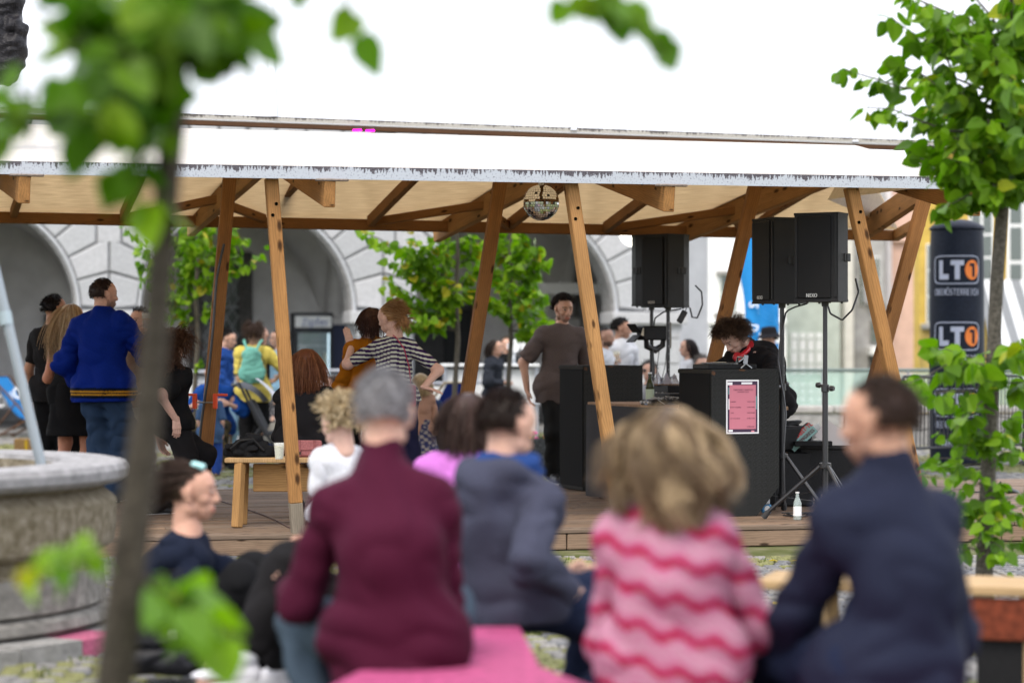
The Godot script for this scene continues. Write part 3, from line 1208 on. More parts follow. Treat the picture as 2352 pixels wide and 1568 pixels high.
	# braces from the rear beam to the rear rafters
	for k in range(1, 4):
		var rn := PU(nodes[k], 2.66, 2.985)
		var r := PUV(rears[k][0], rears[k][1], 5.62)
		timber("brace", pav, PUV([0, 300, 852, 1402][k], [0, 498, 510, 524][k], 5.25), rn.lerp(r, 0.60), 0.055, 0.075, M.timber2)
		timber("brace", pav, rn.lerp(r, 0.64), PUV([0, 606, 1168, 1708][k], [0, 502, 519, 532][k], 5.25), 0.055, 0.075, M.timber2)
	timber("end_brace", pav, cb, PUV(2118, 508, 3.9), 0.07, 0.1, M.timber)
	# membranes
	var ye := 2.672
	var yr := 3.145
	obj("front_membrane", sheet([PV(tl, 0.0, ye), PV(tr, 0.0, ye - 0.01), PU(1965, 2.66, yr - 0.02), PV(tl, 2.66, yr + 0.03)], 0.006), M.membrane, pav)
	var trr := ut(2062, 5.45)
	obj("rear_membrane", sheet([PV(tl, 2.662, yr + 0.028), PU(1965, 2.662, yr - 0.022), PV(trr, 5.45, 2.575), PV(tl, 5.45, 2.63)], -0.006), M.membrane, pav)
	obj("end_membrane", sheet([PU(1968, 2.662, yr - 0.024), PV(tr, 0.02, ye - 0.012), PV(tr - 0.25, 2.5, 2.66), PV(trr, 5.44, 2.573)], 0.006), M.membrane, pav)
	obj("fascia", strip(tl, tr, -0.008, 2.588, 2.676), M.fascia, pav)
	# upper sail behind the ridge
	var up := thing("upper_sail", "tall white membrane sail rising behind the pavilion ridge", "canopy", PV(0, 6.0, 3.3))
	var ur := ut(2160, 5.9)
	var a0 := PUV(-300, 247, 5.9)
	var a1 := PUV(2330, 342, 5.9)
	var top0 := PV(-9.4, 9.6, 6.2)
	var top1 := PV(9.5, 9.6, 6.05)
	obj("membrane", sheet([a0, a1, top1, top0], 0.006), M.sail, up)
	var fs := MB.new()
	fs.mapped = true
	for side in [0.0, 0.012]:
		var k := 1.0 / 3.1
		fs.face([a0 + PB * side - Vector3(0, 0.005, 0), a1 + PB * side - Vector3(0, 0.005, 0), a1 + PB * side + Vector3(0, 0.052, 0), a0 + PB * side + Vector3(0, 0.052, 0)], a0 + PB * (1.0 if side == 0.0 else -1.0), [Vector2(0, 0.98), Vector2(9 * k, 0.98), Vector2(9 * k, 0.02), Vector2(0, 0.02)])
	obj("sail_edge", fs, M.fascia2, up)
	timber("edge_beam", up, a0 + Vector3(0, -0.028, 0) + PB * 0.03, a1 + Vector3(0, -0.028, 0) + PB * 0.03, 0.06, 0.045, wood(Color(0.10, 0.05, 0.025), 0.6, 19))
	for q in [[628, 272, 612], [1318, 303, 1268], [1966, 330, 1838], [-60, 250, -40]]:
		var sm := MB.new()
		var p := PUV(q[0], q[1], 5.88)
		var e := PUV(q[2] - (q[0] - q[2]) * 0.12, -30, 9.4)
		var w := (e - p)
		# keep the seam on the sail's slope
		e = p + w * ((9.6 - 5.88) / ((e - p).dot(PB)))
		e.y = lerpf(6.2, 6.05, 0.5) + 0.012
		sm.beam(p + Vector3(0, 0.02, 0.0), e, 0.06, 0.008, PB.cross(PA), 0.001)
		obj("seam", sm, M.sail, up)
	# masts that carry the sail at its outer corners
	for tt in [-9.3, 9.3]:
		timber("mast", up, PV(tt, 9.55, 0.0), PV(tt, 9.55, 6.1), 0.12, 0.12, M.timber2)
	# small coloured lights under the sail's edge
	var pk := glowing(Color(1.0, 0.02, 0.62), 2.2)
	var gk := glowing(Color(0.02, 0.9, 0.3), 1.2)
	for q in [[820, 300, pk, "pink"], [850, 301, pk, "pink"], [203, 277, gk, "green"], [228, 278, gk, "green"]]:
		var lb := thing("led_light", "%s LED strip light under the sail edge, %s of its pair" % [q[3], "left" if q[0] in [820, 203] else "right"], "light", PUV(q[0], q[1] - 1, 5.84), -0.227, "coloured LED lights under the roof edge")
		var mb := MB.new()
		mb.box(Transform3D.IDENTITY, Vector3(0.085, 0.018, 0.02), 0.003)
		obj("lens", mb, q[2], lb, false)
		var hs := MB.new()
		hs.box(Transform3D(Basis.IDENTITY, Vector3(0, 0.012, -0.03)), Vector3(0.085, 0.03, 0.04), 0.003)
		obj("housing", hs, M.black_metal, lb, false)
	# mirror ball on a short chain under the eave
	var c := PUV(1243, 465, 0.75)
	var ball := thing("disco_ball", "round mirrored disco ball hanging under the front eave", "disco ball", c)
	var r := 0.132
	var tiles := MB.new()
	var rows := 22
	for j in rows:
		var p0 := -PI / 2 + PI * (j + 0.06) / rows
		var p1 := -PI / 2 + PI * (j + 0.94) / rows
		var cnt := maxi(6, int(44 * cos((p0 + p1) * 0.5)))
		for i in cnt:
			var a := TAU * (i + 0.06) / cnt
			var e := TAU * (i + 0.94) / cnt
			if rng.randf() < 0.035:
				continue
			var jit := Vector3(rnd(-1, 1), rnd(-1, 1), rnd(-1, 1)) * 0.0009
			var f := []
			for w in [[p0, a], [p0, e], [p1, e], [p1, a]]:
				f.append(Vector3(cos(w[0]) * cos(w[1]), sin(w[0]), cos(w[0]) * sin(w[1])) * (r + 0.001))
			f[0] += jit
			f[2] -= jit * 0.5
			tiles.face(f, Vector3.ZERO)
	stuff(obj("mirror_tiles", tiles, plain(Color(0.72, 0.74, 0.76), 0.06, 1.0), ball, false))
	var core := MB.new()
	var prof := []
	for j in 15:
		var th := -PI / 2 + PI * j / 14.0
		prof.append(Vector2(cos(th), sin(th)) * (r - 0.003))
	core.lathe(Transform3D.IDENTITY, prof, 24)
	obj("ball_core", core, plain(Color(0.05, 0.045, 0.04), 0.7), ball, false)
	var ring := MB.new()
	ring.lathe(Transform3D(Basis.IDENTITY, Vector3(0, r - 0.004, 0)), [Vector2(0.022, 0), Vector2(0.02, 0.02), Vector2(0.006, 0.024), Vector2(0, 0.024)], 12)
	obj("cap", ring, M.steel, ball, false)
	var ch := MB.new()
	ch.tube([Vector3(0, r + 0.015, 0), Vector3(0.004, r + 0.1, 0), Vector3(0, 2.72 - c.y, 0)], [0.004], 5)
	obj("chain", ch, M.steel, ball, false)
	timber("hanger", pav, PU(1243, 0.16, 2.655), PU(1250, 1.4, 2.80), 0.05, 0.06, M.timber2)

class Tint:
	func at(_p: Vector3) -> Color:
		return Color.WHITE

# ------------------------------------------------------------------ smooth bodies: blended tapered capsules meshed as surface nets
# prim: [a, b, radius a, radius b, flatten axis, flatten factor, 1 = carve]; cuts: [[point, outward normal], ...]
func field(mb: MB, prims: Array, cell: float, k: float, namp := 0.0, nfreq := 10.0, cuts := [], seed := 1, colour: Tint = null) -> void:
	var lo := Vector3(1e9, 1e9, 1e9)
	var hi := -lo
	for p in prims:
		if p.size() > 6 and p[6] == 1:
			continue
		var r: float = maxf(p[2], p[3])
		var rv := Vector3(r, r, r)
		lo = lo.min((p[0] as Vector3) - rv).min((p[1] as Vector3) - rv)
		hi = hi.max((p[0] as Vector3) + rv).max((p[1] as Vector3) + rv)
	var pad := cell * 2.5 + namp + k * 0.12
	lo -= Vector3(pad, pad, pad)
	hi += Vector3(pad, pad, pad)
	var nx := int((hi.x - lo.x) / cell) + 2
	var ny := int((hi.y - lo.y) / cell) + 2
	var nz := int((hi.z - lo.z) / cell) + 2
	var d := PackedFloat32Array()
	d.resize(nx * ny * nz)
	d.fill(1.0)
	for p in prims:
		var a: Vector3 = p[0]
		var b: Vector3 = p[1]
		var ra: float = p[2]
		var rb: float = p[3]
		var n := Vector3.ZERO
		var q := 0.0
		if p.size() > 5:
			n = p[4]
			q = p[5] - 1.0
		var carve: bool = p.size() > 6 and p[6] == 1
		var rm := maxf(ra, rb) + k + cell * 2.0
		var x0 := maxi(0, int((minf(a.x, b.x) - rm - lo.x) / cell))
		var x1 := mini(nx - 1, int((maxf(a.x, b.x) + rm - lo.x) / cell) + 1)
		var y0 := maxi(0, int((minf(a.y, b.y) - rm - lo.y) / cell))
		var y1 := mini(ny - 1, int((maxf(a.y, b.y) + rm - lo.y) / cell) + 1)
		var z0 := maxi(0, int((minf(a.z, b.z) - rm - lo.z) / cell))
		var z1 := mini(nz - 1, int((maxf(a.z, b.z) + rm - lo.z) / cell) + 1)
		var ba := b - a
		ba += n * (ba.dot(n) * q)
		var inv := 1.0 / maxf(ba.dot(ba), 1e-9)
		var dr := rb - ra
		var flat := q != 0.0
		for z in range(z0, z1 + 1):
			for y in range(y0, y1 + 1):
				var at := (z * ny + y) * nx
				var pa := Vector3(lo.x + x0 * cell, lo.y + y * cell, lo.z + z * cell) - a
				for x in range(x0, x1 + 1):
					var e := pa
					if flat:
						e += n * (pa.dot(n) * q)
					var t := clampf(e.dot(ba) * inv, 0.0, 1.0)
					var dd := (e - ba * t).length() - ra - dr * t
					var o := d[at + x]
					if carve:
						d[at + x] = maxf(o, -dd)
					else:
						var h := k - absf(dd - o)
						if h > 0.0:
							d[at + x] = minf(dd, o) - h * h * 0.25 / k
						elif dd < o:
							d[at + x] = dd
					pa.x += cell
	var noise: FastNoiseLite = null
	if namp > 0.0:
		noise = FastNoiseLite.new()
		noise.seed = seed
		noise.frequency = 0.1
		noise.fractal_octaves = 1
	var near := cell * 3.5 + namp * 2.0
	if namp > 0.0 or cuts.size() > 0:
		for z in nz:
			for y in ny:
				var at := (z * ny + y) * nx
				for x in nx:
					var o := d[at + x]
					if o < near:
						var pt := lo + Vector3(x, y, z) * cell
						if namp > 0.0 and o > -near:
							var wv := noise.get_noise_3d(pt.x * nfreq * 6.0, pt.y * nfreq * 3.6, pt.z * nfreq * 6.0)
							var rg := noise.get_noise_3d(pt.x * nfreq * 5.0 + pt.y * nfreq * 3.0 + 50.0, pt.y * nfreq * 7.0 - pt.x * nfreq * 3.0, pt.z * nfreq * 5.0)
							o += namp * (wv * 1.2 + 0.5 - absf(rg) * 2.2)
						for c in cuts:
							o = maxf(o, (pt - (c[0] as Vector3)).dot(c[1]))
						d[at + x] = o
	var ids := PackedInt32Array()
	ids.resize(nx * ny * nz)
	ids.fill(-1)
	var sx := 1
	var sy := nx
	var sz := nx * ny
	var thr := cell * 4.0 + namp * 3.0
	for z in nz - 1:
		for y in ny - 1:
			var at := (z * ny + y) * nx
			for x in nx - 1:
				var c := at + x
				var v0 := d[c]
				if v0 > thr or v0 < -thr:
					continue
				var v1 := d[c + 1]
				var v2 := d[c + sy]
				var v3 := d[c + sy + 1]
				var v4 := d[c + sz]
				var v5 := d[c + sz + 1]
				var v6 := d[c + sz + sy]
				var v7 := d[c + sz + sy + 1]
				var m := int(v0 < 0.0) + int(v1 < 0.0) + int(v2 < 0.0) + int(v3 < 0.0) + int(v4 < 0.0) + int(v5 < 0.0) + int(v6 < 0.0) + int(v7 < 0.0)
				if m == 0 or m == 8:
					continue
				var sum := Vector3.ZERO
				var cnt := 0.0
				if (v0 < 0.0) != (v1 < 0.0):
					sum += Vector3(v0 / (v0 - v1), 0, 0)
					cnt += 1.0
				if (v2 < 0.0) != (v3 < 0.0):
					sum += Vector3(v2 / (v2 - v3), 1, 0)
					cnt += 1.0
				if (v4 < 0.0) != (v5 < 0.0):
					sum += Vector3(v4 / (v4 - v5), 0, 1)
					cnt += 1.0
				if (v6 < 0.0) != (v7 < 0.0):
					sum += Vector3(v6 / (v6 - v7), 1, 1)
					cnt += 1.0
				if (v0 < 0.0) != (v2 < 0.0):
					sum += Vector3(0, v0 / (v0 - v2), 0)
					cnt += 1.0
				if (v1 < 0.0) != (v3 < 0.0):
					sum += Vector3(1, v1 / (v1 - v3), 0)
					cnt += 1.0
				if (v4 < 0.0) != (v6 < 0.0):
					sum += Vector3(0, v4 / (v4 - v6), 1)
					cnt += 1.0
				if (v5 < 0.0) != (v7 < 0.0):
					sum += Vector3(1, v5 / (v5 - v7), 1)
					cnt += 1.0
				if (v0 < 0.0) != (v4 < 0.0):
					sum += Vector3(0, 0, v0 / (v0 - v4))
					cnt += 1.0
				if (v1 < 0.0) != (v5 < 0.0):
					sum += Vector3(1, 0, v1 / (v1 - v5))
					cnt += 1.0
				if (v2 < 0.0) != (v6 < 0.0):
					sum += Vector3(0, 1, v2 / (v2 - v6))
					cnt += 1.0
				if (v3 < 0.0) != (v7 < 0.0):
					sum += Vector3(1, 1, v3 / (v3 - v7))
					cnt += 1.0
				var pt := lo + (Vector3(x, y, z) + sum / cnt) * cell
				var g := Vector3(v1 + v3 + v5 + v7 - v0 - v2 - v4 - v6, v2 + v3 + v6 + v7 - v0 - v1 - v4 - v5, v4 + v5 + v6 + v7 - v0 - v1 - v2 - v3)
				ids[c] = mb.v.size()
				if colour:
					mb.col = colour.at(pt)
				mb.vert(pt, g.normalized())
	var out := PackedInt32Array()
	for z in range(1, nz - 1):
		for y in range(1, ny - 1):
			var at := (z * ny + y) * nx
			for x in range(1, nx - 1):
				var c := at + x
				var me := ids[c]
				if me < 0:
					continue
				var v0 := d[c]
				var neg := v0 < 0.0
				if neg != (d[c + sx] < 0.0):
					quad(out, ids[c - sy - sz], ids[c - sz], me, ids[c - sy], not neg)
				if neg != (d[c + sy] < 0.0):
					quad(out, ids[c - sx - sz], ids[c - sz], me, ids[c - sx], neg)
				if neg != (d[c + sz] < 0.0):
					quad(out, ids[c - sx - sy], ids[c - sy], me, ids[c - sx], not neg)
	mb.i.append_array(out)

func quad(out: PackedInt32Array, a: int, b: int, c: int, e: int, fwd: bool) -> void:
	if a < 0 or b < 0 or e < 0:
		return
	if fwd:
		out.append(a)
		out.append(b)
		out.append(c)
		out.append(a)
		out.append(c)
		out.append(e)
	else:
		out.append(a)
		out.append(c)
		out.append(b)
		out.append(a)
		out.append(e)
		out.append(c)

# ------------------------------------------------------------------ the record booth
func frame_at(origin: Vector3, deg: float) -> Transform3D:
	# x along a front turned by deg (its right end going away), z towards the viewer
	var a := deg_to_rad(deg)
	return Transform3D(Basis(Vector3(cos(a), 0, -sin(a)), Vector3.UP, Vector3(sin(a), 0, cos(a))), origin)

func cable(parent: Node3D, pts: Array, r := 0.006, m: Material = null, called := "cable") -> MeshInstance3D:
	var cv := Curve3D.new()
	for k in pts.size():
		var p: Vector3 = pts[k]
		var prev: Vector3 = pts[maxi(k - 1, 0)]
		var nxt: Vector3 = pts[mini(k + 1, pts.size() - 1)]
		var tg := (nxt - prev) * 0.17
		cv.add_point(p, -tg, tg)
	var out := []
	var n := pts.size() * 6
	for k in n + 1:
		out.append(cv.sample_baked(cv.get_baked_length() * k / n))
	var mb := MB.new()
	mb.tube(out, [r], 6)
	return obj(called, mb, m if m else M.black_metal, parent)

func carpet_box(called: String, label: String, corner: Vector3, deg: float, w: float, d: float, h: float) -> Node3D:
	var xf := frame_at(corner, deg)
	var o := thing(called, label, "cabinet", corner, 0.0, "carpeted cabinets of the booth")
	var cm := mat(Color(0.072, 0.074, 0.072), 0.98, 0.7, 22.0, 0.5)
	var pts := PackedVector2Array([Vector2(0, 0), Vector2(w - 0.19, 0), Vector2(w, 0.22), Vector2(w, h), Vector2(0, h)])
	var mb := MB.new()
	mb.slab(xf * Transform3D(Basis.IDENTITY, Vector3(0, 0, -d)), pts, d)
	obj("body", mb, cm, o)
	# recessed darker side panel with a proud border
	var side := MB.new()
	var sx := xf * Transform3D(Basis(Vector3(0, 0, 1), Vector3.UP, Vector3(-1, 0, 0)), Vector3(-0.001, 0, -d))
	side.box(sx * Transform3D(Basis.IDENTITY, Vector3(d * 0.5, h * 0.5, 0.004)), Vector3(d - 0.03, h - 0.06, 0.008), 0.002)
	obj("side_panel", side, mat(Color(0.012, 0.012, 0.012), 0.95, 0.5, 20.0), o)
	var trim := mat(Color(0.045, 0.042, 0.036), 0.9, 0.6, 18.0)
	for e in [[h - 0.02, 0.03], [0.018, 0.03]]:
		var t := MB.new()
		t.box(sx * Transform3D(Basis.IDENTITY, Vector3(d * 0.5, e[0], 0.006)), Vector3(d, e[1], 0.012), 0.003)
		obj("edge_trim", t, trim, o)
	# scuffed corners where the wood shows
	var sc := mat(Color(0.16, 0.085, 0.05), 0.9, 0.5, 20.0)
	for e in [[0.012, h - 0.03, 0.035, 0.03], [0.25, h - 0.008, 0.06, 0.014]]:
		var t := MB.new()
		t.slab(xf * Transform3D(Basis.IDENTITY, Vector3(e[0], e[1], 0.001)), PackedVector2Array([Vector2(-e[2] * 0.4, -e[3] * 0.3), Vector2(e[2] * 0.3, -e[3] * 0.6), Vector2(e[2] * 0.6, 0.0), Vector2(e[2] * 0.1, e[3] * 0.6), Vector2(-e[2] * 0.35, e[3] * 0.4)]), 0.002)
		obj("scuff", t, sc, o)
	# castors on the cut corner
	for z in [-0.08, -d + 0.08]:
		var ax := xf * Vector3(w - 0.07, 0.048, z)
		var wheel := MB.new()
		var rot := Basis(xf.basis.y, xf.basis.z, xf.basis.x)
		wheel.lathe(Transform3D(Basis(xf.basis.x, xf.basis.z, -xf.basis.y), ax), [Vector2(0, -0.016), Vector2(0.036, -0.016), Vector2(0.045, -0.01), Vector2(0.045, 0.01), Vector2(0.036, 0.016), Vector2(0, 0.016)], 20)
		var wh := obj("castor", wheel, plain(Color(0.02, 0.14, 0.28), 0.5), o)
		var hub := MB.new()
		hub.lathe(Transform3D(Basis(xf.basis.x, xf.basis.z, -xf.basis.y), ax), [Vector2(0, -0.019), Vector2(0.024, -0.019), Vector2(0.024, 0.019), Vector2(0, 0.019)], 16)
		obj("hub", hub, plain(Color(0.55, 0.55, 0.53), 0.5), wh)
		var fk := MB.new()
		fk.box(Transform3D(xf.basis, ax + xf.basis.y * 0.06), Vector3(0.04, 0.05, 0.05), 0.005)
		obj("fork", fk, M.steel, wh)
	return o

func loudspeaker(label: String, at: Vector3, deg: float, h := 0.655) -> Node3D:
	# trapezoid cabinet; at = middle of its underside, deg = turn of its front to the left
	var o := thing("loudspeaker", label, "loudspeaker", at, deg_to_rad(-deg), "loudspeakers on poles")
	var w := 0.35
	var d := 0.33
	var body := MB.new()
	var xf := Transform3D(Basis(Vector3.RIGHT, Vector3(0, 0, -1), Vector3.UP), Vector3.ZERO)
	var pts := PackedVector2Array([Vector2(-w / 2, -d / 2), Vector2(w / 2, -d / 2), Vector2(w / 2 - 0.01, d * 0.12), Vector2(w / 2 - 0.075, d / 2), Vector2(-w / 2 + 0.075, d / 2), Vector2(-w / 2 + 0.01, d * 0.12)])
	body.slab(xf, pts, h)
	var skin := mat(Color(0.024, 0.024, 0.025), 0.5, 0.35, 26.0, 0.2)
	obj("cabinet", body, skin, o, false)
	for y in [0.008, h - 0.008]:
		var rim := MB.new()
		var big := PackedVector2Array()
		for p in pts:
			big.append(p * 1.02)
		rim.slab(Transform3D(Basis(Vector3.RIGHT, Vector3(0, 0, -1), Vector3.UP), Vector3(0, y - 0.009, 0)), big, 0.018)
		obj("end_plate", rim, skin, o, false)
	var gr := MB.new()
	gr.box(Transform3D(Basis.IDENTITY, Vector3(-0.012, h * 0.5, d / 2 + 0.006)), Vector3(w - 0.085, h - 0.05, 0.014), 0.004)
	var gm := mat(Color(0.022, 0.021, 0.021), 0.6, 0.5, 40.0)
	gm.albedo_texture = ntex(0.09, Color(0.25, 0.25, 0.25), Color(1, 1, 1), 1, 60, 128, 1)
	obj("grille", gr, gm, o, false)
	for s in [-1.0, 1.0]:
		var vent := MB.new()
		vent.box(Transform3D(Basis.IDENTITY, Vector3(s * (w / 2 - 0.018), h * 0.5, d / 2 + 0.004)), Vector3(0.022, h - 0.06, 0.012), 0.003)
		obj("vent_strip", vent, mat(Color(0.028, 0.028, 0.029), 0.5, 0.6, 60.0), o, false)
		# side handle: recessed cup with a bar
		var hd := MB.new()
		var hx := Transform3D(Basis(Vector3.UP, -0.06 * s), Vector3(s * (w / 2 - 0.004), h * 0.5, -0.01))
		hd.box(hx * Transform3D(Basis.IDENTITY, Vector3(s * 0.001, 0, 0)), Vector3(0.012, 0.06, 0.10), 0.004)
		var ho := obj("handle", hd, plain(Color(0.004, 0.004, 0.004), 0.6), o, false)
		var bar := MB.new()
		bar.box(hx * Transform3D(Basis.IDENTITY, Vector3(s * 0.008, 0.0, 0.012)), Vector3(0.008, 0.05, 0.018), 0.003)
		obj("grip", bar, skin, ho, false)
		var ft := MB.new()
		for z in [-0.1, 0.12]:
			ft.lathe(Transform3D(Basis.IDENTITY, Vector3(s * 0.09, -0.012, z)), [Vector2(0.009, 0), Vector2(0.011, 0.014), Vector2(0, 0.014)], 8)
		obj("foot", ft, M.black_metal, o, false)
	text("NEXO", 0.026, plain(Color(0.55, 0.55, 0.53), 0.5), o, Transform3D(Basis.IDENTITY, Vector3(-0.03, 0.045, d / 2 + 0.0135)), "badge", 0.002)
	var soc := MB.new()
	soc.lathe(Transform3D(Basis.IDENTITY, Vector3(0, -0.035, 0)), [Vector2(0.026, 0), Vector2(0.03, 0.036), Vector2(0, 0.036)], 12)
	obj("pole_socket", soc, M.black_metal, o, false)
	return o

func speaker_stand(label: String, foot: Vector3, top: float, hub_y: float, turn: float, spread := 0.5) -> Node3D:
	var o := thing("speaker_stand", label, "speaker stand", foot, turn, "tripod speaker stands")
	var h := top - foot.y
	var pole := MB.new()
	pole.tube([Vector3(0, 0.10, 0), Vector3(0, h * 0.62, 0)], [0.0215], 12)
	obj("lower_tube", pole, M.black_metal, o, false)
	var up := MB.new()
	up.tube([Vector3(0, h * 0.60, 0), Vector3(0, h, 0)], [0.0175], 12)
	var uo := obj("upper_tube", up, M.black_metal, o, false)
	for k in 7:
		var hole := MB.new()
		hole.lathe(Transform3D(Basis(Vector3.RIGHT, Vector3(0, 0, 1), Vector3.DOWN), Vector3(0, h * 0.66 + k * 0.07, 0.0172)), [Vector2(0.006, 0), Vector2(0.006, 0.002), Vector2(0, 0.002)], 8)
		obj("pin_hole", hole, plain(Color(0.2, 0.2, 0.2), 0.4, 0.8), uo, false)
	var cl := MB.new()
	cl.lathe(Transform3D(Basis.IDENTITY, Vector3(0, h * 0.585, 0)), [Vector2(0.0215, 0), Vector2(0.03, 0.004), Vector2(0.03, 0.055), Vector2(0.018, 0.06)], 14)
	obj("collar", cl, M.black_metal, o, false)
	for s in [-1.0, 1.0]:
		var kn := MB.new()
		kn.tube([Vector3(s * 0.02, h * 0.61 + s * 0.012, 0), Vector3(s * 0.045, h * 0.61 + s * 0.012, 0), Vector3(s * 0.046, h * 0.61 + s * 0.012, 0), Vector3(s * 0.075, h * 0.61 + s * 0.012, 0)], [0.006, 0.006, 0.022, 0.018], 8)
		obj("knob", kn, M.black_metal, o, false)
	var hubm := MB.new()
	hubm.lathe(Transform3D(Basis.IDENTITY, Vector3(0, hub_y, 0)), [Vector2(0.022, -0.02), Vector2(0.045, -0.015), Vector2(0.045, 0.02), Vector2(0.022, 0.025)], 14)
	obj("hub", hubm, M.black_metal, o, false)
	var lowm := MB.new()
	lowm.lathe(Transform3D(Basis.IDENTITY, Vector3(0, 0.13, 0)), [Vector2(0.022, -0.02), Vector2(0.034, -0.015), Vector2(0.034, 0.02), Vector2(0.022, 0.025)], 14)
	obj("brace_hub", lowm, M.black_metal, o, false)
	for k in 3:
		var a := TAU * k / 3.0
		var dir := Vector3(sin(a), 0, cos(a))
		var leg := MB.new()
		var p0 := dir * 0.04 + Vector3(0, hub_y - 0.005, 0)
		var p1 := dir * spread + Vector3(0, 0.02, 0)
		leg.tube([p0, p1], [0.0155], 8)
		var lo := obj("leg", leg, M.black_metal, o, false)
		var ft := MB.new()
		ft.tube([p1.lerp(p0, 0.09), p1 + Vector3(0, -0.012, 0)], [0.021, 0.024], 8)
		obj("rubber_foot", ft, plain(Color(0.03, 0.03, 0.03), 0.9), lo, false)
		var br := MB.new()
		br.beam(dir * 0.03 + Vector3(0, 0.13, 0), p0.lerp(p1, 0.62), 0.018, 0.006, Vector3.UP, 0.001)
		obj("brace", br, M.black_metal, o, false)
	return o

func booth() -> void:
	var deck := 0.152
	# cabinets
	var cb := G(1635, 304.7, deck)
	var b := carpet_box("carpet_cabinet", "black carpeted cabinet with the pink timetable poster on it", cb, 20.0, 0.565, 0.6, 1.115)
	carpet_box("carpet_cabinet", "black carpeted cabinet without a poster beside the man in brown", G(1342, 258.0, deck), 20.0, 0.565, 0.6, 1.118)
	# poster
	var bx := frame_at(cb, 20.0)
	var po := thing("timetable_poster", "pink timetable poster with white border taped on the black cabinet", "poster", bx * Vector3(0.255, 0.83, 0.003), deg_to_rad(20.0))
	var pw := 0.272
	var ph := 0.408
	var lay := [[0, 0, pw, ph, Color(0.78, 0.77, 0.78), "paper"], [0, 0, pw - 0.022, ph - 0.022, Color(0.045, 0.02, 0.05), "dark_border"], [0.0, -0.002, pw - 0.052, ph - 0.075, Color(0.52, 0.165, 0.215), "pink_panel"]]
	for k in 3:
		var l: Array = lay[k]
		var mb := MB.new()
		mb.box(Transform3D(Basis.IDENTITY, Vector3(l[0], l[1], 0.0012 * k)), Vector3(l[2], l[3], 0.0011), 0.0)
		obj(l[5], mb, plain(l[4], 0.7), po, false)
	for q in [[-0.105, 0.175, 0.04, 0.022, 0], [0.035, 0.178, 0.09, 0.016, 0], [-0.112, 0.02, 0.012, 0.08, 0], [0.112, 0.03, 0.012, 0.1, 1], [-0.1, -0.181, 0.035, 0.016, 0], [0.085, -0.186, 0.026, 0.01, 2], [-0.112, 0.12, 0.012, 0.05, 1]]:
		var mb := MB.new()
		mb.box(Transform3D(Basis.IDENTITY, Vector3(q[0], q[1], 0.0021)), Vector3(q[2], q[3], 0.0008), 0.0)
		obj("print_patch", mb, plain([Color(0.75, 0.74, 0.75), Color(0.12, 0.30, 0.30), Color(0.7, 0.25, 0.3)][q[4]], 0.7), po, false)
	var ink := plain(Color(0.09, 0.015, 0.04), 0.7)
	text("TIMETABLE SAMSTAG", 0.0125, ink, po, Transform3D(Basis.IDENTITY, Vector3(0.005, 0.128, 0.0034)), "heading", 0.0008)
	text("SATURDAY 24.05.", 0.009, ink, po, Transform3D(Basis.IDENTITY, Vector3(0.005, 0.112, 0.0034)), "heading", 0.0008)
	var rows := [["SUNNER", "14:00-16:00"], ["MARTY CHANNEL", "16:00-18:00"], ["GRIP", "18:00-20:00"], ["OFF THE WEEK", "20:00-22:00"]]
	for k in 4:
		var y := 0.038 - k * 0.042
		text(rows[k][0], 0.009, ink, po, Transform3D(Basis.IDENTITY, Vector3(-0.098 + 0.0029 * rows[k][0].length(), y, 0.0034)), "line", 0.0008)
		text(rows[k][1], 0.009, ink, po, Transform3D(Basis.IDENTITY, Vector3(0.068, y, 0.0034)), "line", 0.0008)
	text("STREAM", 0.012, ink, po, Transform3D(Basis.IDENTITY, Vector3(0.066, -0.152, 0.0034)), "line", 0.0008)
	# table with black cloth
	var ta := G(1352, 270.0, deck)
	var tb := G(1600, 297.0, deck)
	var ax := (tb - ta).normalized()
	var bk := Vector3(-ax.z, 0, ax.x) * -1.0
	if bk.z > 0:
		bk = -bk
	var tlen := ta.distance_to(tb)
	var table := thing("booth_table", "wooden table with a black skirt between the two cabinets", "table", (ta + tb) * 0.5)
	var top := MB.new()
	top.box(Transform3D(Basis(ax, Vector3.UP, ax.cross(Vector3.UP)), (ta + tb) * 0.5 + bk * 0.4 + Vector3(0, 0.80, 0)), Vector3(tlen, 0.03, 0.82), 0.004)
	obj("tabletop", top, wood(Color(0.42, 0.27, 0.17), 0.6, 77), table)
	for q in [[0.05, 0.08], [0.05, 0.72], [0.95, 0.08], [0.95, 0.72]]:
		var p: Vector3 = ta + ax * tlen * q[0] + bk * q[1]
		timber("leg", table, p, p + Vector3(0, 0.785, 0), 0.05, 0.05, M.black)
	var sk := MB.new()
	var n := 60
	for k in n + 1:
		var t := float(k) / n
		var wv := sin(t * 46.0) * 0.008 + sin(t * 17.0 + 1.0) * 0.012
		for j in 2:
			var y := 0.795 if j == 0 else 0.02
			sk.vert(ta + ax * tlen * t - bk * (0.018 + wv * (0.15 if j == 0 else 1.0)) + Vector3(0, y, 0), (-bk + ax * (-cos(t * 46.0) * 0.35 if j == 1 else 0.0)).normalized())
	for k in n:
		sk.i.append_array(PackedInt32Array([k * 2, k * 2 + 1, k * 2 + 2, k * 2 + 2, k * 2 + 1, k * 2 + 3]))
	var n2 := 14
	var base := sk.v.size()
	for k in n2 + 1:
		var t := float(k) / n2
		for j in 2:
			var y := 0.795 if j == 0 else 0.02
			sk.vert(ta + bk * 0.8 * t - ax * (0.012 + sin(t * 20.0) * 0.01 * j) + Vector3(0, y, 0), -ax)
	for k in n2:
		sk.i.append_array(PackedInt32Array([base + k * 2, base + k * 2 + 1, base + k * 2 + 2, base + k * 2 + 2, base + k * 2 + 1, base + k * 2 + 3]))
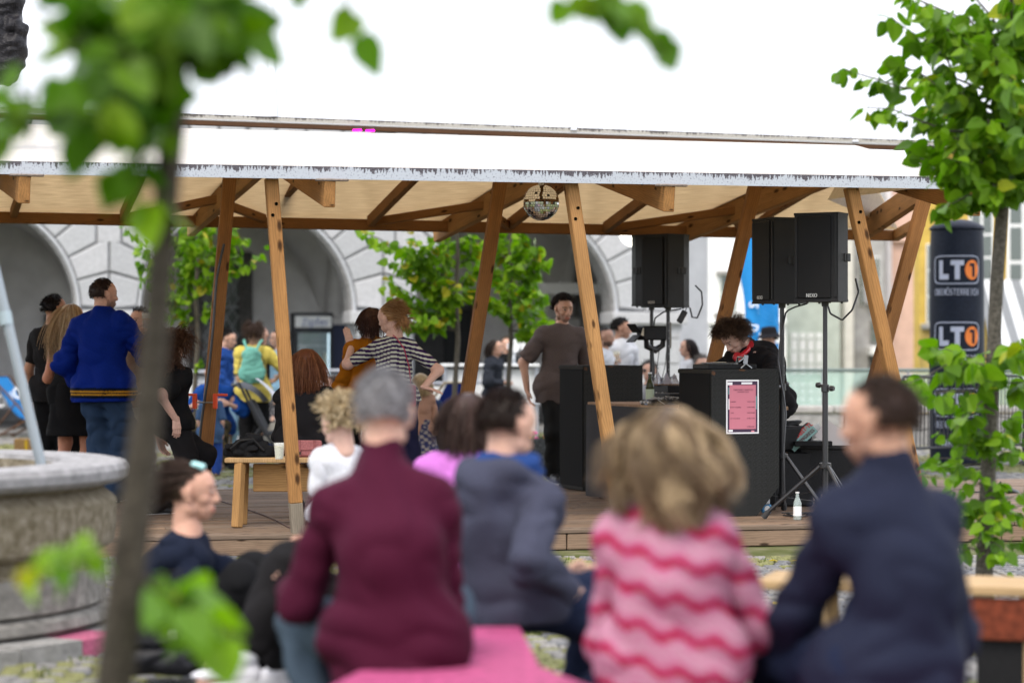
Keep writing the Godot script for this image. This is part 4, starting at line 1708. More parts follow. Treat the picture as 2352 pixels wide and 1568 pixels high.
	obj("skirt", sk.fix(), cloth(Color(0.065, 0.066, 0.072), 0.8, 5.0), table)
	var ty := deck + 0.816
	# things on the table
	var bottle := thing("beer_bottle", "brown beer bottle standing on the booth table", "bottle", G(1493, 283.0, ty))
	bottle_parts(bottle, 0.26, 0.034, mat(Color(0.03, 0.035, 0.012), 0.12, 0.0), Color(0.35, 0.42, 0.3))
	var bxs := [["mixer", "black audio mixer with knobs on the booth table", G(1548, 282.0, ty), Vector3(0.34, 0.09, 0.24)], ["control_box", "flat black control box on the table's front edge", G(1500, 287.0, ty), Vector3(0.2, 0.045, 0.12)], ["flight_case", "open black equipment case behind the mixer", G(1540, 276.0, ty), Vector3(0.36, 0.15, 0.22)]]
	for e in bxs:
		var t := thing(e[0], e[1], e[0].replace("_", " "), e[2], atan2(-ax.z, ax.x))
		var mb := MB.new()
		mb.box(Transform3D(Basis.IDENTITY, Vector3(0, e[3].y * 0.5, 0)), e[3], 0.006)
		obj("body", mb, M.black, t, false)
		for k in 6:
			var kn := MB.new()
			kn.lathe(Transform3D(Basis(Vector3.RIGHT, Vector3(0, 0, 1), Vector3.DOWN), Vector3(-e[3].x * 0.4 + k * e[3].x * 0.16, e[3].y * 0.55, e[3].z * 0.5)), [Vector2(0.011, 0), Vector2(0.009, 0.014), Vector2(0, 0.014)], 10)
			obj("knob", kn, plain(Color(0.12, 0.12, 0.12) if k % 2 else Color(0.4, 0.4, 0.4), 0.4), t, false)
		if e[0] == "control_box":
			var lb := MB.new()
			lb.box(Transform3D(Basis.IDENTITY, Vector3(0.0, e[3].y * 0.5, e[3].z * 0.5 + 0.001)), Vector3(0.05, 0.036, 0.003), 0.0)
			obj("sticker", lb, plain(Color(0.05, 0.16, 0.36), 0.6), t, false)
	for k in 3:
		var pyr := thing("pyramid_lamp", ["clear acrylic pyramid leaning left on the equipment case", "frosted acrylic pyramid in the middle on the equipment case", "small acrylic pyramid at the right on the equipment case"][k], "ornament", G([1512, 1531, 1549][k], 276.0, ty + 0.15), rnd(0, 1.5), "acrylic pyramids on the booth table")
		var h: float = [0.11, 0.115, 0.10][k]
		var mb := MB.new()
		var r := 0.042
		var c := [Vector3(r, 0, r), Vector3(-r, 0, r), Vector3(-r, 0, -r), Vector3(r, 0, -r)]
		for j in 4:
			mb.face([c[j], c[(j + 1) % 4], Vector3(0, h, 0)], Vector3(0, h * 0.3, 0))
		obj("shell", mb, glassy(Color(0.55, 0.55, 0.6), 0.55 if k != 1 else 0.75), pyr, false)
		var bs := MB.new()
		bs.box(Transform3D(Basis.IDENTITY, Vector3(0, 0.003, 0)), Vector3(r * 2, 0.012, r * 2), 0.002)
		obj("base", bs, mat(Color(0.2, 0.12, 0.07), 0.6, 0.3, 9.0), pyr, false)
	var coil := thing("cable_tangle", "tangled black and grey cables on the booth table", "cables", G(1525, 288.0, ty))
	for k in 9:
		var pts := []
		var c0 := G(1525 + rnd(-28, 25), 288.0 + rnd(-2, 2), ty + 0.012)
		for j in 7:
			pts.append(c0 + Vector3(rnd(-0.09, 0.09), rnd(0.0, 0.06), rnd(-0.05, 0.05)))
		cable(coil, pts, 0.0035, plain([Color(0.015, 0.015, 0.015), Color(0.25, 0.25, 0.24), Color(0.03, 0.03, 0.03)][k % 3], 0.5))
	# turntable with record bag on the poster cabinet
	var tt := thing("turntable", "black record player on top of the poster cabinet", "turntable", bx * Vector3(0.2, 1.115, -0.2), deg_to_rad(20.0))
	var pb := MB.new()
	pb.box(Transform3D(Basis.IDENTITY, Vector3(0, 0.018, 0)), Vector3(0.4, 0.036, 0.3), 0.006)
	obj("plinth", pb, M.black, tt, false)
	var pl := MB.new()
	pl.lathe(Transform3D(Basis.IDENTITY, Vector3(-0.04, 0.036, 0)), [Vector2(0.14, 0), Vector2(0.14, 0.012), Vector2(0, 0.016)], 30)
	obj("record", pl, plain(Color(0.01, 0.01, 0.01), 0.25), tt, false)
	var lab := MB.new()
	lab.lathe(Transform3D(Basis(Vector3.FORWARD, 0.0), Vector3(-0.04, 0.0475, 0)), [Vector2(0.05, 0.002), Vector2(0.05, 0.005), Vector2(0, 0.005)], 20)
	obj("record_label", lab, plain(Color(0.55, 0.5, 0.36), 0.6), tt, false)
	var arm := MB.new()
	arm.tube([Vector3(0.15, 0.03, -0.1), Vector3(0.15, 0.09, -0.08), Vector3(0.13, 0.085, 0.08), Vector3(0.07, 0.055, 0.1)], [0.012, 0.007, 0.005, 0.007], 8)
	obj("tone_arm", arm, M.steel, tt, false)
	var rod := thing("microphone_clamp", "small grey bracket upright on the poster cabinet", "bracket", bx * Vector3(0.30, 1.116, -0.035), deg_to_rad(20.0))
	var mb2 := MB.new()
	mb2.box(Transform3D(Basis(Vector3.FORWARD, 0.1), Vector3(0, 0.07, 0)), Vector3(0.035, 0.07, 0.012), 0.003)
	obj("plate", mb2, M.grey_metal, rod, false)
	mb2 = MB.new()
	mb2.tube([Vector3(0.05, 0.005, 0), Vector3(0.0, 0.04, 0), Vector3(-0.04, 0.006, 0)], [0.006], 6)
	obj("foot", mb2, M.steel, rod, false)
	# loudspeakers on stands
	var r1 := P(1896, 693, 309)
	var s1 := loudspeaker("large loudspeaker nearest the viewer, top right on its pole", r1, 31)
	var r2 := P(1797, 697, 298)
	var s2 := loudspeaker("loudspeaker turned left, half hidden behind the nearest one", r2, 68)
	var l1 := P(1535, 706, 255)
	var s3 := loudspeaker("loudspeaker with side handle in view, right one of the pair over the table", l1, 51)
	var l2 := P(1497, 703, 248)
	var s4 := loudspeaker("loudspeaker at the back left of the pair over the table", l2, -38)
	speaker_stand("tripod stand of the nearest loudspeaker with its legs on the deck edge", Vector3(r1.x, deck, r1.z), r1.y, 0.40, 2.45, 0.46)
	speaker_stand("tripod stand close behind the poster cabinet", Vector3(r2.x, deck, r2.z), r2.y, 0.44, 0.9, 0.4)
	speaker_stand("stand under the right loudspeaker over the table", Vector3(l1.x, deck, l1.z), l1.y, 0.44, 0.3, 0.3)
	var st4 := speaker_stand("stand that also carries the stage lamp behind the table", Vector3(l2.x, deck, l2.z), l2.y, 0.44, 1.4, 0.3)
	var ck := thing("speaker_cable", "black cable looping below the nearest loudspeaker", "cable", r1)
	cable(ck, [P(1900, 695, 305), P(1908, 720, 305), P(1935, 735, 305), P(1958, 712, 305), P(1973, 670, 304), P(1966, 640, 303)], 0.008)
	ck = thing("speaker_cable", "black cable running down the stand behind the poster cabinet", "cable", r2)
	cable(ck, [P(1855, 697, 298), P(1826, 705, 298), P(1806, 715, 298), P(1797, 760, 299), P(1788, 830, 299), P(1795, 880, 300), P(1806, 950, 301), P(1800, 1040, 302), P(1803, 1160, 302)], 0.007)
	ck = thing("speaker_cable", "black cable hanging in a loop right of the loudspeaker pair", "cable", l1)
	cable(ck, [P(1597, 655, 253), P(1612, 670, 253), P(1614, 700, 254), P(1602, 730, 254), P(1590, 728, 255), P(1585, 706, 255)], 0.008)
	ck = thing("speaker_cable", "black cable running from the stage lamp's stand up to the loudspeaker", "cable", l2)
	cable(ck, [P(1565, 709, 253), P(1525, 716, 252), P(1505, 730, 251), P(1499, 790, 251), P(1503, 850, 251), P(1497, 930, 251)], 0.007)
	var pk := thing("power_adapter", "black power adapter dangling under the loudspeaker pair", "adapter", P(1567, 727, 254), 0.0)
	var pm := MB.new()
	pm.box(Transform3D(Basis(Vector3.FORWARD, 0.5), Vector3.ZERO), Vector3(0.055, 0.12, 0.04), 0.008)
	obj("body", pm, M.black_metal, pk, false)
	var cb2 := MB.new()
	cb2.tube([Vector3(0.03, 0.05, 0), Vector3(0.045, 0.10, 0)], [0.005], 6)
	obj("lead", cb2, M.black_metal, pk, false)
	# stage lamp on the rear stand
	var lamp := thing("stage_lamp", "black stage spotlight with open barn doors clamped to the stand", "spotlight", P(1497, 765, 250))
	var hm := MB.new()
	hm.box(Transform3D(Basis(Vector3.UP, 0.5), Vector3(0.0, 0.0, 0.07)), Vector3(0.26, 0.13, 0.14), 0.012)
	obj("housing", hm, M.black, lamp, false)
	for e in [[Vector3(-0.17, 0.045, 0.12), 0.9, 0.2], [Vector3(-0.17, -0.05, 0.12), -0.7, 0.2]]:
		var bd := MB.new()
		bd.box(Transform3D(Basis(Vector3.UP, 0.5) * Basis(Vector3.FORWARD, e[1]), e[0]), Vector3(0.1, 0.012, 0.14), 0.003)
		obj("barn_door", bd, M.black, lamp, false)
	var yk := MB.new()
	yk.tube([Vector3(-0.06, -0.04, 0.14), Vector3(-0.05, -0.12, 0.1), Vector3(0.03, -0.155, 0.04), Vector3(0.1, -0.11, 0.02), Vector3(0.11, -0.02, 0.05)], [0.022, 0.03, 0.034, 0.03, 0.02], 8)
	obj("yoke", yk, M.black_metal, lamp, false)
	var pp := MB.new()
	pp.box(Transform3D(Basis.IDENTITY, Vector3(0.155, -0.02, 0.05)), Vector3(0.045, 0.24, 0.06), 0.006)
	obj("ballast_box", pp, mat(Color(0.28, 0.26, 0.22), 0.7, 0.3, 6.0), lamp, false)
	var stk := MB.new()
	stk.box(Transform3D(Basis(Vector3.UP, 0.5) * Basis(Vector3.FORWARD, 0.3), Vector3(-0.085, 0.01, 0.185)), Vector3(0.03, 0.07, 0.003), 0.0)
	obj("sticker", stk, plain(Color(0.6, 0.56, 0.45), 0.7), lamp, false)
	for e in [[P(1515, 800, 248), P(1508, 860, 248), P(1512, 890, 248), P(1490, 900, 249)], [P(1532, 795, 248), P(1528, 840, 248), P(1518, 880, 249), P(1480, 884, 250)]]:
		cable(lamp, e, 0.004)
	# cases and record crate behind the stands
	var cz := thing("subwoofer_case", "black case stack with a cable coil on top, right of the poster cabinet", "case", G(1806, 283.0, deck))
	var cm := MB.new()
	cm.box(Transform3D(Basis(Vector3.UP, 0.2), Vector3(0.0, 0.22, 0)), Vector3(0.34, 0.44, 0.4), 0.015)
	obj("lower_case", cm, M.black, cz, false)
	cm = MB.new()
	cm.box(Transform3D(Basis(Vector3.UP, 0.2), Vector3(0.0, 0.545, 0)), Vector3(0.33, 0.2, 0.38), 0.02)
	obj("upper_case", cm, M.black, cz, false)
	var coil2 := MB.new()
	for k in 3:
		var ring := []
		for j in 15:
			var a := TAU * j / 14.0
			ring.append(Vector3(cos(a) * (0.1 + k * 0.012), 0.655 + k * 0.012 + sin(a * 2.0) * 0.008, sin(a) * (0.09 + k * 0.01)))
		coil2.tube(ring, [0.009], 6)
	obj("cable_coil", coil2, M.black_metal, cz, false)
	var wedge := thing("wheeled_trunk", "black wheeled plastic trunk behind the tripod stand", "trunk", G(1915, 283.0, deck), -0.15)
	var wm := MB.new()
	wm.slab(Transform3D(Basis.IDENTITY, Vector3(-0.27, 0.10, -0.2)), PackedVector2Array([Vector2(0.05, 0), Vector2(0.5, 0), Vector2(0.54, 0.1), Vector2(0.54, 0.36), Vector2(0.02, 0.36), Vector2(0, 0.3), Vector2(0, 0.08)]), 0.4)
	obj("body", wm, mat(Color(0.02, 0.02, 0.021), 0.5, 0.3, 9.0), wedge, false)
	wm = MB.new()
	wm.box(Transform3D(Basis.IDENTITY, Vector3(0.0, 0.475, 0)), Vector3(0.57, 0.035, 0.44), 0.01)
	obj("lid", wm, mat(Color(0.03, 0.03, 0.031), 0.4, 0.3, 9.0), wedge, false)
	for s in [-1.0, 1.0]:
		var wh := MB.new()
		wh.lathe(Transform3D(Basis(Vector3(0, 1, 0), Vector3(1, 0, 0), Vector3(0, 0, 1)), Vector3(-0.2, 0.085, 0)), [Vector2(0, s * 0.05), Vector2(0.085, s * 0.05), Vector2(0.085, s * 0.1), Vector2(0, s * 0.1)], 20)
		obj("wheel", wh, plain(Color(0.012, 0.012, 0.012), 0.7), wedge, false)
	for k in 2:
		var lt := MB.new()
		lt.box(Transform3D(Basis.IDENTITY, Vector3(0.0 + k * 0.14, 0.2, 0.202)), Vector3(0.025, 0.06, 0.012), 0.004)
		obj("latch", lt, plain(Color(0.012, 0.012, 0.012), 0.3), wedge, false)
	var rc := thing("record_crate", "open crate with tilted record sleeves behind the stand", "crate", G(1868, 285.0, 0.64), -0.1)
	var rm := MB.new()
	rm.box(Transform3D(Basis.IDENTITY, Vector3(0, 0.02, 0)), Vector3(0.3, 0.04, 0.3), 0.004)
	obj("tray", rm, M.black, rc, false)
	for k in 4:
		var sl := thing("record_sleeve", ["teal record sleeve with red lettering tilted in the crate", "dark record sleeve behind the teal one", "pale printed record sleeve leaning right", "white record sleeve farthest back in the crate"][k], "record", G(1868, 285.0, 0.66) + Vector3([-0.05, -0.07, 0.12, 0.0][k], 0.0, [0.06, 0.02, 0.05, -0.05][k]), 0.0, "record sleeves in the crate")
		var m2 := MB.new()
		var rz: float = [0.72, 0.68, -0.6, 0.5][k]
		var bs := Basis(Vector3(0, 0, 1), rz) * Basis(Vector3.RIGHT, -0.25)
		m2.box(Transform3D(bs, bs * Vector3(0, 0.07, 0)), Vector3(0.25, 0.10 if k != 2 else 0.17, 0.004), 0.0)
		obj("sleeve", m2, plain([Color(0.22, 0.38, 0.35), Color(0.03, 0.03, 0.03), Color(0.38, 0.34, 0.32), Color(0.6, 0.6, 0.58)][k], 0.6), sl, false)
		if k == 0:
			text("XR SOBIT·TL", 0.034, plain(Color(0.5, 0.03, 0.03), 0.6), sl, Transform3D(bs, bs * Vector3(0, 0.1, 0.004)), "lettering", 0.002, 1.0)
			text("KONGRESS", 0.026, plain(Color(0.1, 0.03, 0.03), 0.6), sl, Transform3D(bs, bs * Vector3(0.02, 0.05, 0.004)), "lettering", 0.002, 1.0)
	# water bottle at the deck's edge
	var wb := thing("glass_bottle", "empty clear glass bottle with pale label on the deck edge", "bottle", G(1832, 309.0, deck))
	bottle_parts(wb, 0.205, 0.031, glassy(Color(0.85, 0.92, 0.9), 0.25), Color(0.75, 0.75, 0.75))
	var fl := thing("floor_cables", "black cables lying in loops on the deck below the stands", "cables", G(1880, 305.0, deck))
	for k in 4:
		var pts := []
		for j in 8:
			pts.append(G(1800 + j * 22 + rnd(-6, 6), 303.0 + rnd(-4, 4), deck + 0.008 + k * 0.003))
		cable(fl, pts, 0.006)
	var lc := thing("deck_cable", "thin dark cable lying across the deck planks under the bench", "cable", G(600, 290.0, deck))
	cable(lc, [G(500, 275.0, deck + 0.005), G(560, 290.0, deck + 0.005), G(620, 307.0, deck + 0.005), G(670, 327.0, deck + 0.005)], 0.005, plain(Color(0.05, 0.02, 0.015), 0.7))

func bottle_parts(o: Node3D, h: float, r: float, m: Material, label: Color) -> void:
	var mb := MB.new()
	mb.lathe(Transform3D.IDENTITY, [Vector2(0, 0), Vector2(r * 0.9, 0), Vector2(r, h * 0.03), Vector2(r, h * 0.55), Vector2(r * 0.85, h * 0.66), Vector2(r * 0.45, h * 0.8), Vector2(r * 0.38, h * 0.94), Vector2(r * 0.44, h * 0.95), Vector2(r * 0.44, h), Vector2(0, h)], 20)
	obj("glass", mb, m, o, false)
	var lb := MB.new()
	lb.lathe(Transform3D.IDENTITY, [Vector2(r + 0.0008, h * 0.14), Vector2(r + 0.0008, h * 0.48)], 20)
	obj("label", lb, plain(label, 0.6), o, false)
	var cp := MB.new()
	cp.lathe(Transform3D(Basis.IDENTITY, Vector3(0, h * 0.955, 0)), [Vector2(r * 0.48, 0), Vector2(r * 0.48, h * 0.05), Vector2(0, h * 0.052)], 14)
	obj("cap", cp, plain(Color(0.6, 0.6, 0.6), 0.5), o, false)

# ------------------------------------------------------------------ things standing about the square
func bx(o: Node3D, called: String, m: Material, at: Vector3, size: Vector3, ch := 0.005, rot := Basis.IDENTITY) -> MeshInstance3D:
	var mb := MB.new()
	mb.box(Transform3D(rot, at), size, ch)
	return obj(called, mb, m, o, false)

func rod(o: Node3D, called: String, m: Material, pts: Array, r: float, sides := 8) -> MeshInstance3D:
	var mb := MB.new()
	mb.tube(pts, [r], sides)
	return obj(called, mb, m, o, false)

func beer_glass(label: String, at: Vector3, h := 0.13, beer := true, group := "") -> void:
	var o := thing("beer_cup" if beer else "plastic_cup", label, "cup", at, 0.0, group)
	var mb := MB.new()
	mb.lathe(Transform3D.IDENTITY, [Vector2(0, 0), Vector2(h * 0.25, 0), Vector2(h * 0.34, h), Vector2(h * 0.325, h), Vector2(h * 0.24, h * 0.03), Vector2(0, h * 0.03)], 20)
	obj("cup", mb, glassy(Color(0.9, 0.9, 0.88), 0.3), o, false)
	mb = MB.new()
	var lv := 0.62 if beer else 0.8
	mb.lathe(Transform3D.IDENTITY, [Vector2(0, h * 0.035), Vector2(h * 0.235, h * 0.035), Vector2(h * (0.24 + 0.085 * lv), h * lv), Vector2(0, h * lv)], 20)
	obj("drink", mb, plain(Color(0.62, 0.27, 0.02) if beer else Color(0.55, 0.55, 0.36), 0.2), o, false)
	if beer:
		mb = MB.new()
		mb.lathe(Transform3D.IDENTITY, [Vector2(0, h * 0.63), Vector2(h * 0.293, h * 0.63), Vector2(h * 0.318, h * 0.9), Vector2(0, h * 0.92)], 20)
		obj("foam", mb, plain(Color(0.72, 0.66, 0.52), 0.8), o, false)

func on_cylinder(r: float, a: float, y: float) -> Transform3D:
	return Transform3D(Basis(Vector3.UP, a), Vector3(sin(a) * r, y, cos(a) * r))

func deck_chair(label: String, at: Vector3, turn: float, fabric: Color, letters := "", wood_c := Color(0.45, 0.3, 0.16)) -> Node3D:
	var o := thing("deck_chair", label, "deck chair", at, turn, "canvas deck chairs")
	var wm := wood(wood_c, 0.75, 33)
	for s in [-1.0, 1.0]:
		rod(o, "back_rail", wm, [Vector3(s * 0.28, 0.02, 0.52), Vector3(s * 0.28, 0.98, -0.5)], 0.017, 6)
		rod(o, "seat_rail", wm, [Vector3(s * 0.25, 0.02, -0.42), Vector3(s * 0.25, 0.46, 0.46)], 0.017, 6)
		rod(o, "prop", wm, [Vector3(s * 0.30, 0.55, -0.05), Vector3(s * 0.30, 0.12, -0.42)], 0.013, 6)
	for e in [[Vector3(0, 0.98, -0.5), 0.6], [Vector3(0, 0.46, 0.46), 0.56], [Vector3(0, 0.06, 0.48), 0.6], [Vector3(0, 0.06, -0.36), 0.56]]:
		rod(o, "crossbar", wm, [e[0] - Vector3(e[1] * 0.5, 0, 0), e[0] + Vector3(e[1] * 0.5, 0, 0)], 0.016, 6)
	var mb := MB.new()
	var n := 16
	for k in n + 1:
		var t := float(k) / n
		var p := Vector3(0, 0.97, -0.49).lerp(Vector3(0, 0.47, 0.45), t) + Vector3(0, -0.34, -0.06) * sin(PI * pow(t, 1.25))
		for s in [-1.0, 1.0]:
			mb.vert(p + Vector3(s * 0.23, 0, 0), Vector3(0, 0.8, 0.6))
			mb.vert(p + Vector3(s * 0.23, -0.006, -0.003), Vector3(0, -0.8, -0.6))
	for k in n:
		var q := k * 4
		mb.i.append_array(PackedInt32Array([q, q + 2, q + 4, q + 4, q + 2, q + 6, q + 1, q + 5, q + 3, q + 3, q + 5, q + 7]))
	obj("canvas", mb.fix(), cloth(fabric, 0.85, 5.0), o, false)
	if letters != "":
		text(letters, 0.17, plain(Color(0.75, 0.75, 0.76), 0.8), o, Transform3D(Basis(Vector3(0, 0, 1), Vector3(0, 1, 0), Vector3(-1, 0, 0)).rotated(Vector3.RIGHT, -0.42), Vector3(0.0, 0.66, -0.27)), "lettering", 0.006, 1.2)
	return o

func square_things() -> void:
	# drinks fridge under the arch
	var fr := thing("drinks_fridge", "black drinks fridge with glass door and white Zipfer sign", "fridge", G(716, 131.0, 0.08), 0.2)
	var fw := 0.70
	var bl := plain(Color(0.012, 0.014, 0.02), 0.4)
	bx(fr, "cabinet", bl, Vector3(0, 0.98, -0.05), Vector3(fw, 1.96, 0.5), 0.012)
	bx(fr, "sign", plain(Color(0.72, 0.73, 0.72), 0.4), Vector3(0, 1.80, 0.21), Vector3(fw - 0.06, 0.2, 0.02), 0.006)
	text("Zipfer", 0.13, plain(Color(0.02, 0.07, 0.28), 0.5), fr, Transform3D(Basis.IDENTITY, Vector3(0.03, 1.79, 0.224)), "lettering", 0.004)
	bx(fr, "interior", plain(Color(0.07, 0.09, 0.095), 0.6), Vector3(0, 0.9, 0.202), Vector3(fw - 0.12, 1.4, 0.004), 0.0)
	for k in 4:
		bx(fr, "shelf", plain(Color(0.35, 0.38, 0.38), 0.5), Vector3(0, 0.3 + k * 0.36, 0.215), Vector3(fw - 0.13, 0.015, 0.03), 0.0)
		if k > 0:
			for j in 5:
				var can := MB.new()
				can.lathe(Transform3D(Basis.IDENTITY, Vector3(-0.22 + j * 0.105, 0.308 + k * 0.36 - (0.0 if k != 3 else 0.36), 0.24)), [Vector2(0.03, 0), Vector2(0.033, 0.01), Vector2(0.033, 0.17), Vector2(0.014, 0.22), Vector2(0.014, 0.25), Vector2(0, 0.25)], 10)
				if k < 3:
					obj("bottle", can, plain([Color(0.05, 0.16, 0.06), Color(0.45, 0.42, 0.3), Color(0.1, 0.2, 0.08)][j % 3], 0.4), fr, false)
	for s in [-1.0, 1.0]:
		bx(fr, "door_frame", bl, Vector3(s * (fw / 2 - 0.035), 0.9, 0.235), Vector3(0.07, 1.5, 0.05), 0.008)
	bx(fr, "light_strip", glowing(Color(0.75, 0.85, 0.9), 1.0), Vector3(fw / 2 - 0.085, 0.95, 0.225), Vector3(0.02, 1.3, 0.02), 0.003)
	bx(fr, "door_glass", glassy(Color(0.8, 0.9, 0.92), 0.12), Vector3(0, 0.9, 0.285), Vector3(fw - 0.14, 1.42, 0.006), 0.0)
	# second dark cooler behind it
	var f2 := thing("dark_cooler", "plain dark cooler standing right behind the drinks fridge", "fridge", G(778, 129.0, 0.08), 0.2)
	bx(f2, "cabinet", plain(Color(0.012, 0.02, 0.06), 0.5), Vector3(0, 0.88, -0.1), Vector3(0.3, 1.76, 0.5), 0.012)
	bx(f2, "door", plain(Color(0.02, 0.03, 0.08), 0.4), Vector3(0, 0.9, 0.16), Vector3(0.26, 1.6, 0.02), 0.006)
	# bar counters with yellow and white banners
	var white := mat(Color(0.72, 0.73, 0.74), 0.7, 0.06, 1.0)
	var yellow := mat(Color(0.78, 0.60, 0.02), 0.7, 0.08, 1.0)
	var galv := plain(Color(0.45, 0.47, 0.52), 0.45, 0.7)
	for e in [[1013, 1236, 165.0, 1.185, "white bar counter with yellow printed front beside the second tree"], [640, 790, 150.0, 1.08, "grey bar counter in front of the drinks fridge"], [425, 640, 158.0, 1.08, "grey bar counter with bottles behind the pushchair"]]:
		var s: float = e[2]
		var w: float = (e[1] - e[0]) / s
		var bar := thing("bar_counter", e[4], "bar counter", G((e[0] + e[1]) * 0.5, s), 0.1, "bar counters in the square")
		bx(bar, "countertop", galv if e[0] != 1013 else white, Vector3(0, e[3], 0), Vector3(w, 0.04, 0.5), 0.006)
		for q in [-0.47, -0.16, 0.16, 0.47]:
			bx(bar, "leg", galv, Vector3(w * q, (e[3] - 0.02) * 0.5, 0.18), Vector3(0.05, e[3] - 0.02, 0.05), 0.005)
		bx(bar, "front_panel", white if e[0] == 1013 else mat(Color(0.5, 0.52, 0.55), 0.6, 0.1, 1.0), Vector3(0, e[3] * 0.5, 0.15), Vector3(w - 0.1, e[3] - 0.12, 0.02), 0.003)
		bx(bar, "shelf_edge", galv, Vector3(0, e[3] * 0.55, 0.21), Vector3(w, 0.04, 0.03), 0.004)
	# banner fence left of the bar
	for e in [[946, 1040, 170.0, "white banner panel with a yellow wave left of the bar"], [1047, 1150, 168.0, "white banner panel with a yellow curve below the bar counter"], [425, 470, 166.0, "yellow banner panel behind the left tree trunk"]]:
		var s: float = e[2]
		var w: float = (e[1] - e[0]) / s
		var ban := thing("banner_panel", e[3], "banner", G((e[0] + e[1]) * 0.5, s), 0.0, "printed banner panels")
		bx(ban, "panel", white, Vector3(0, 0.5, 0), Vector3(w, 0.82, 0.015), 0.002)
		var pts := PackedVector2Array([Vector2(-w * 0.48, 0.12), Vector2(w * 0.48, 0.12), Vector2(w * 0.48, 0.55)])
		for k in 7:
			pts.append(Vector2(lerpf(w * 0.4, -w * 0.48, k / 6.0), 0.66 + 0.1 * sin(k * 0.9 + e[0])))
		var mb := MB.new()
		mb.slab(Transform3D(Basis.IDENTITY, Vector3(0, 0, 0.0085)), pts, 0.003)
		obj("print", mb, yellow, ban, false)
		for s2 in [-1.0, 1.0]:
			bx(ban, "post", galv, Vector3(s2 * w * 0.5, 0.48, 0), Vector3(0.045, 0.96, 0.045), 0.004)
		bx(ban, "top_rail", galv, Vector3(0, 0.95, 0), Vector3(w, 0.04, 0.04), 0.004)
	# beer taps on the bar
	for e in [[1180, "left round chrome beer tap on the bar counter"], [1211, "right round chrome beer tap on the bar counter"]]:
		var tp := thing("beer_tap", e[1], "beer tap", G(e[0], 165.0, 1.205), 0.0, "beer taps")
		rod(tp, "column", M.steel, [Vector3(0, 0, 0), Vector3(0, 0.16, 0)], 0.03, 10)
		var mb := MB.new()
		mb.lathe(Transform3D(Basis(Vector3.RIGHT, Vector3(0, 0, 1), Vector3.DOWN), Vector3(0, 0.24, 0)), [Vector2(0, -0.02), Vector2(0.085, -0.02), Vector2(0.095, 0), Vector2(0.085, 0.02), Vector2(0, 0.02)], 20)
		obj("badge", mb, white, tp, false)
		rod(tp, "spout", M.steel, [Vector3(0, 0.12, 0.03), Vector3(0, 0.12, 0.1), Vector3(0, 0.06, 0.11)], 0.012)
	for e in [[545, "green bottle with red label on the left bar counter", Color(0.05, 0.2, 0.05), 0.30], [588, "brown bottle on the left bar counter", Color(0.1, 0.05, 0.02), 0.24], [660, "white bottle near the drinks fridge", Color(0.6, 0.6, 0.58), 0.26]]:
		var bo := thing("bottle", e[1], "bottle", G(e[0], 158.0 if e[0] < 650 else 150.0, 1.1), 0.0, "bottles on the bar counters")
		bottle_parts(bo, e[3], 0.045, plain(e[2], 0.2), Color(0.5, 0.08, 0.08) if e[0] == 545 else Color(0.5, 0.5, 0.45))
	# pushchair
	var st := thing("pushchair", "grey folding pushchair with white blanket over its hood", "pushchair", G(592, 196.0), 0.0)
	var gm := cloth(Color(0.13, 0.135, 0.15), 0.8, 6.0)
	var bm := plain(Color(0.02, 0.02, 0.022), 0.4)
	for s in [-0.2, 0.2]:
		rod(st, "frame_tube", bm, [Vector3(-0.26, 0.98, s), Vector3(-0.2, 1.02, s), Vector3(0.02, 0.55, s), Vector3(0.34, 0.12, s)], 0.016)
		rod(st, "rear_leg", bm, [Vector3(0.05, 0.5, s), Vector3(-0.24, 0.12, s)], 0.014)
		for e in [Vector3(0.36, 0.09, s), Vector3(-0.26, 0.09, s)]:
			var wl := MB.new()
			wl.lathe(Transform3D(Basis(Vector3.RIGHT, Vector3(0, 0, 1), Vector3.DOWN), e), [Vector2(0.03, -0.02), Vector2(0.075, -0.02), Vector2(0.09, -0.012), Vector2(0.09, 0.012), Vector2(0.075, 0.02), Vector2(0.03, 0.02), Vector2(0.03, -0.02)], 18)
			obj("wheel", wl, plain(Color(0.02, 0.02, 0.02), 0.8), st, false)
	rod(st, "handlebar", bm, [Vector3(-0.26, 0.98, -0.2), Vector3(-0.3, 1.0, 0), Vector3(-0.26, 0.98, 0.2)], 0.018)
	var seat := MB.new()
	seat.beam(Vector3(-0.08, 0.82, 0), Vector3(0.12, 0.42, 0), 0.36, 0.05, Vector3(1, 0.5, 0), 0.02)
	seat.beam(Vector3(0.08, 0.42, 0), Vector3(0.3, 0.46, 0), 0.36, 0.05, Vector3.UP, 0.02)
	obj("seat", seat, gm, st, false)
	var hood := MB.new()
	var hn := 10
	for k in hn + 1:
		var a := lerpf(0.1, 1.9, float(k) / hn)
		for j in 7:
			var zz := lerpf(-0.19, 0.19, j / 6.0)
			var rr := 0.25 * sqrt(maxf(0.05, 1.0 - pow(zz / 0.23, 2) * 0.75))
			hood.vert(Vector3(-0.06 - cos(a + 0.6) * rr * -1.0, 0.78 + sin(a) * rr, zz), Vector3(cos(a + 0.6), sin(a), zz * 2.0).normalized())
	for k in hn:
		for j in 6:
			var q := k * 7 + j
			hood.i.append_array(PackedInt32Array([q, q + 7, q + 1, q + 1, q + 7, q + 8]))
	obj("hood", hood.fix(), gm, st, false)
	var blk := MB.new()
	var bn := 12
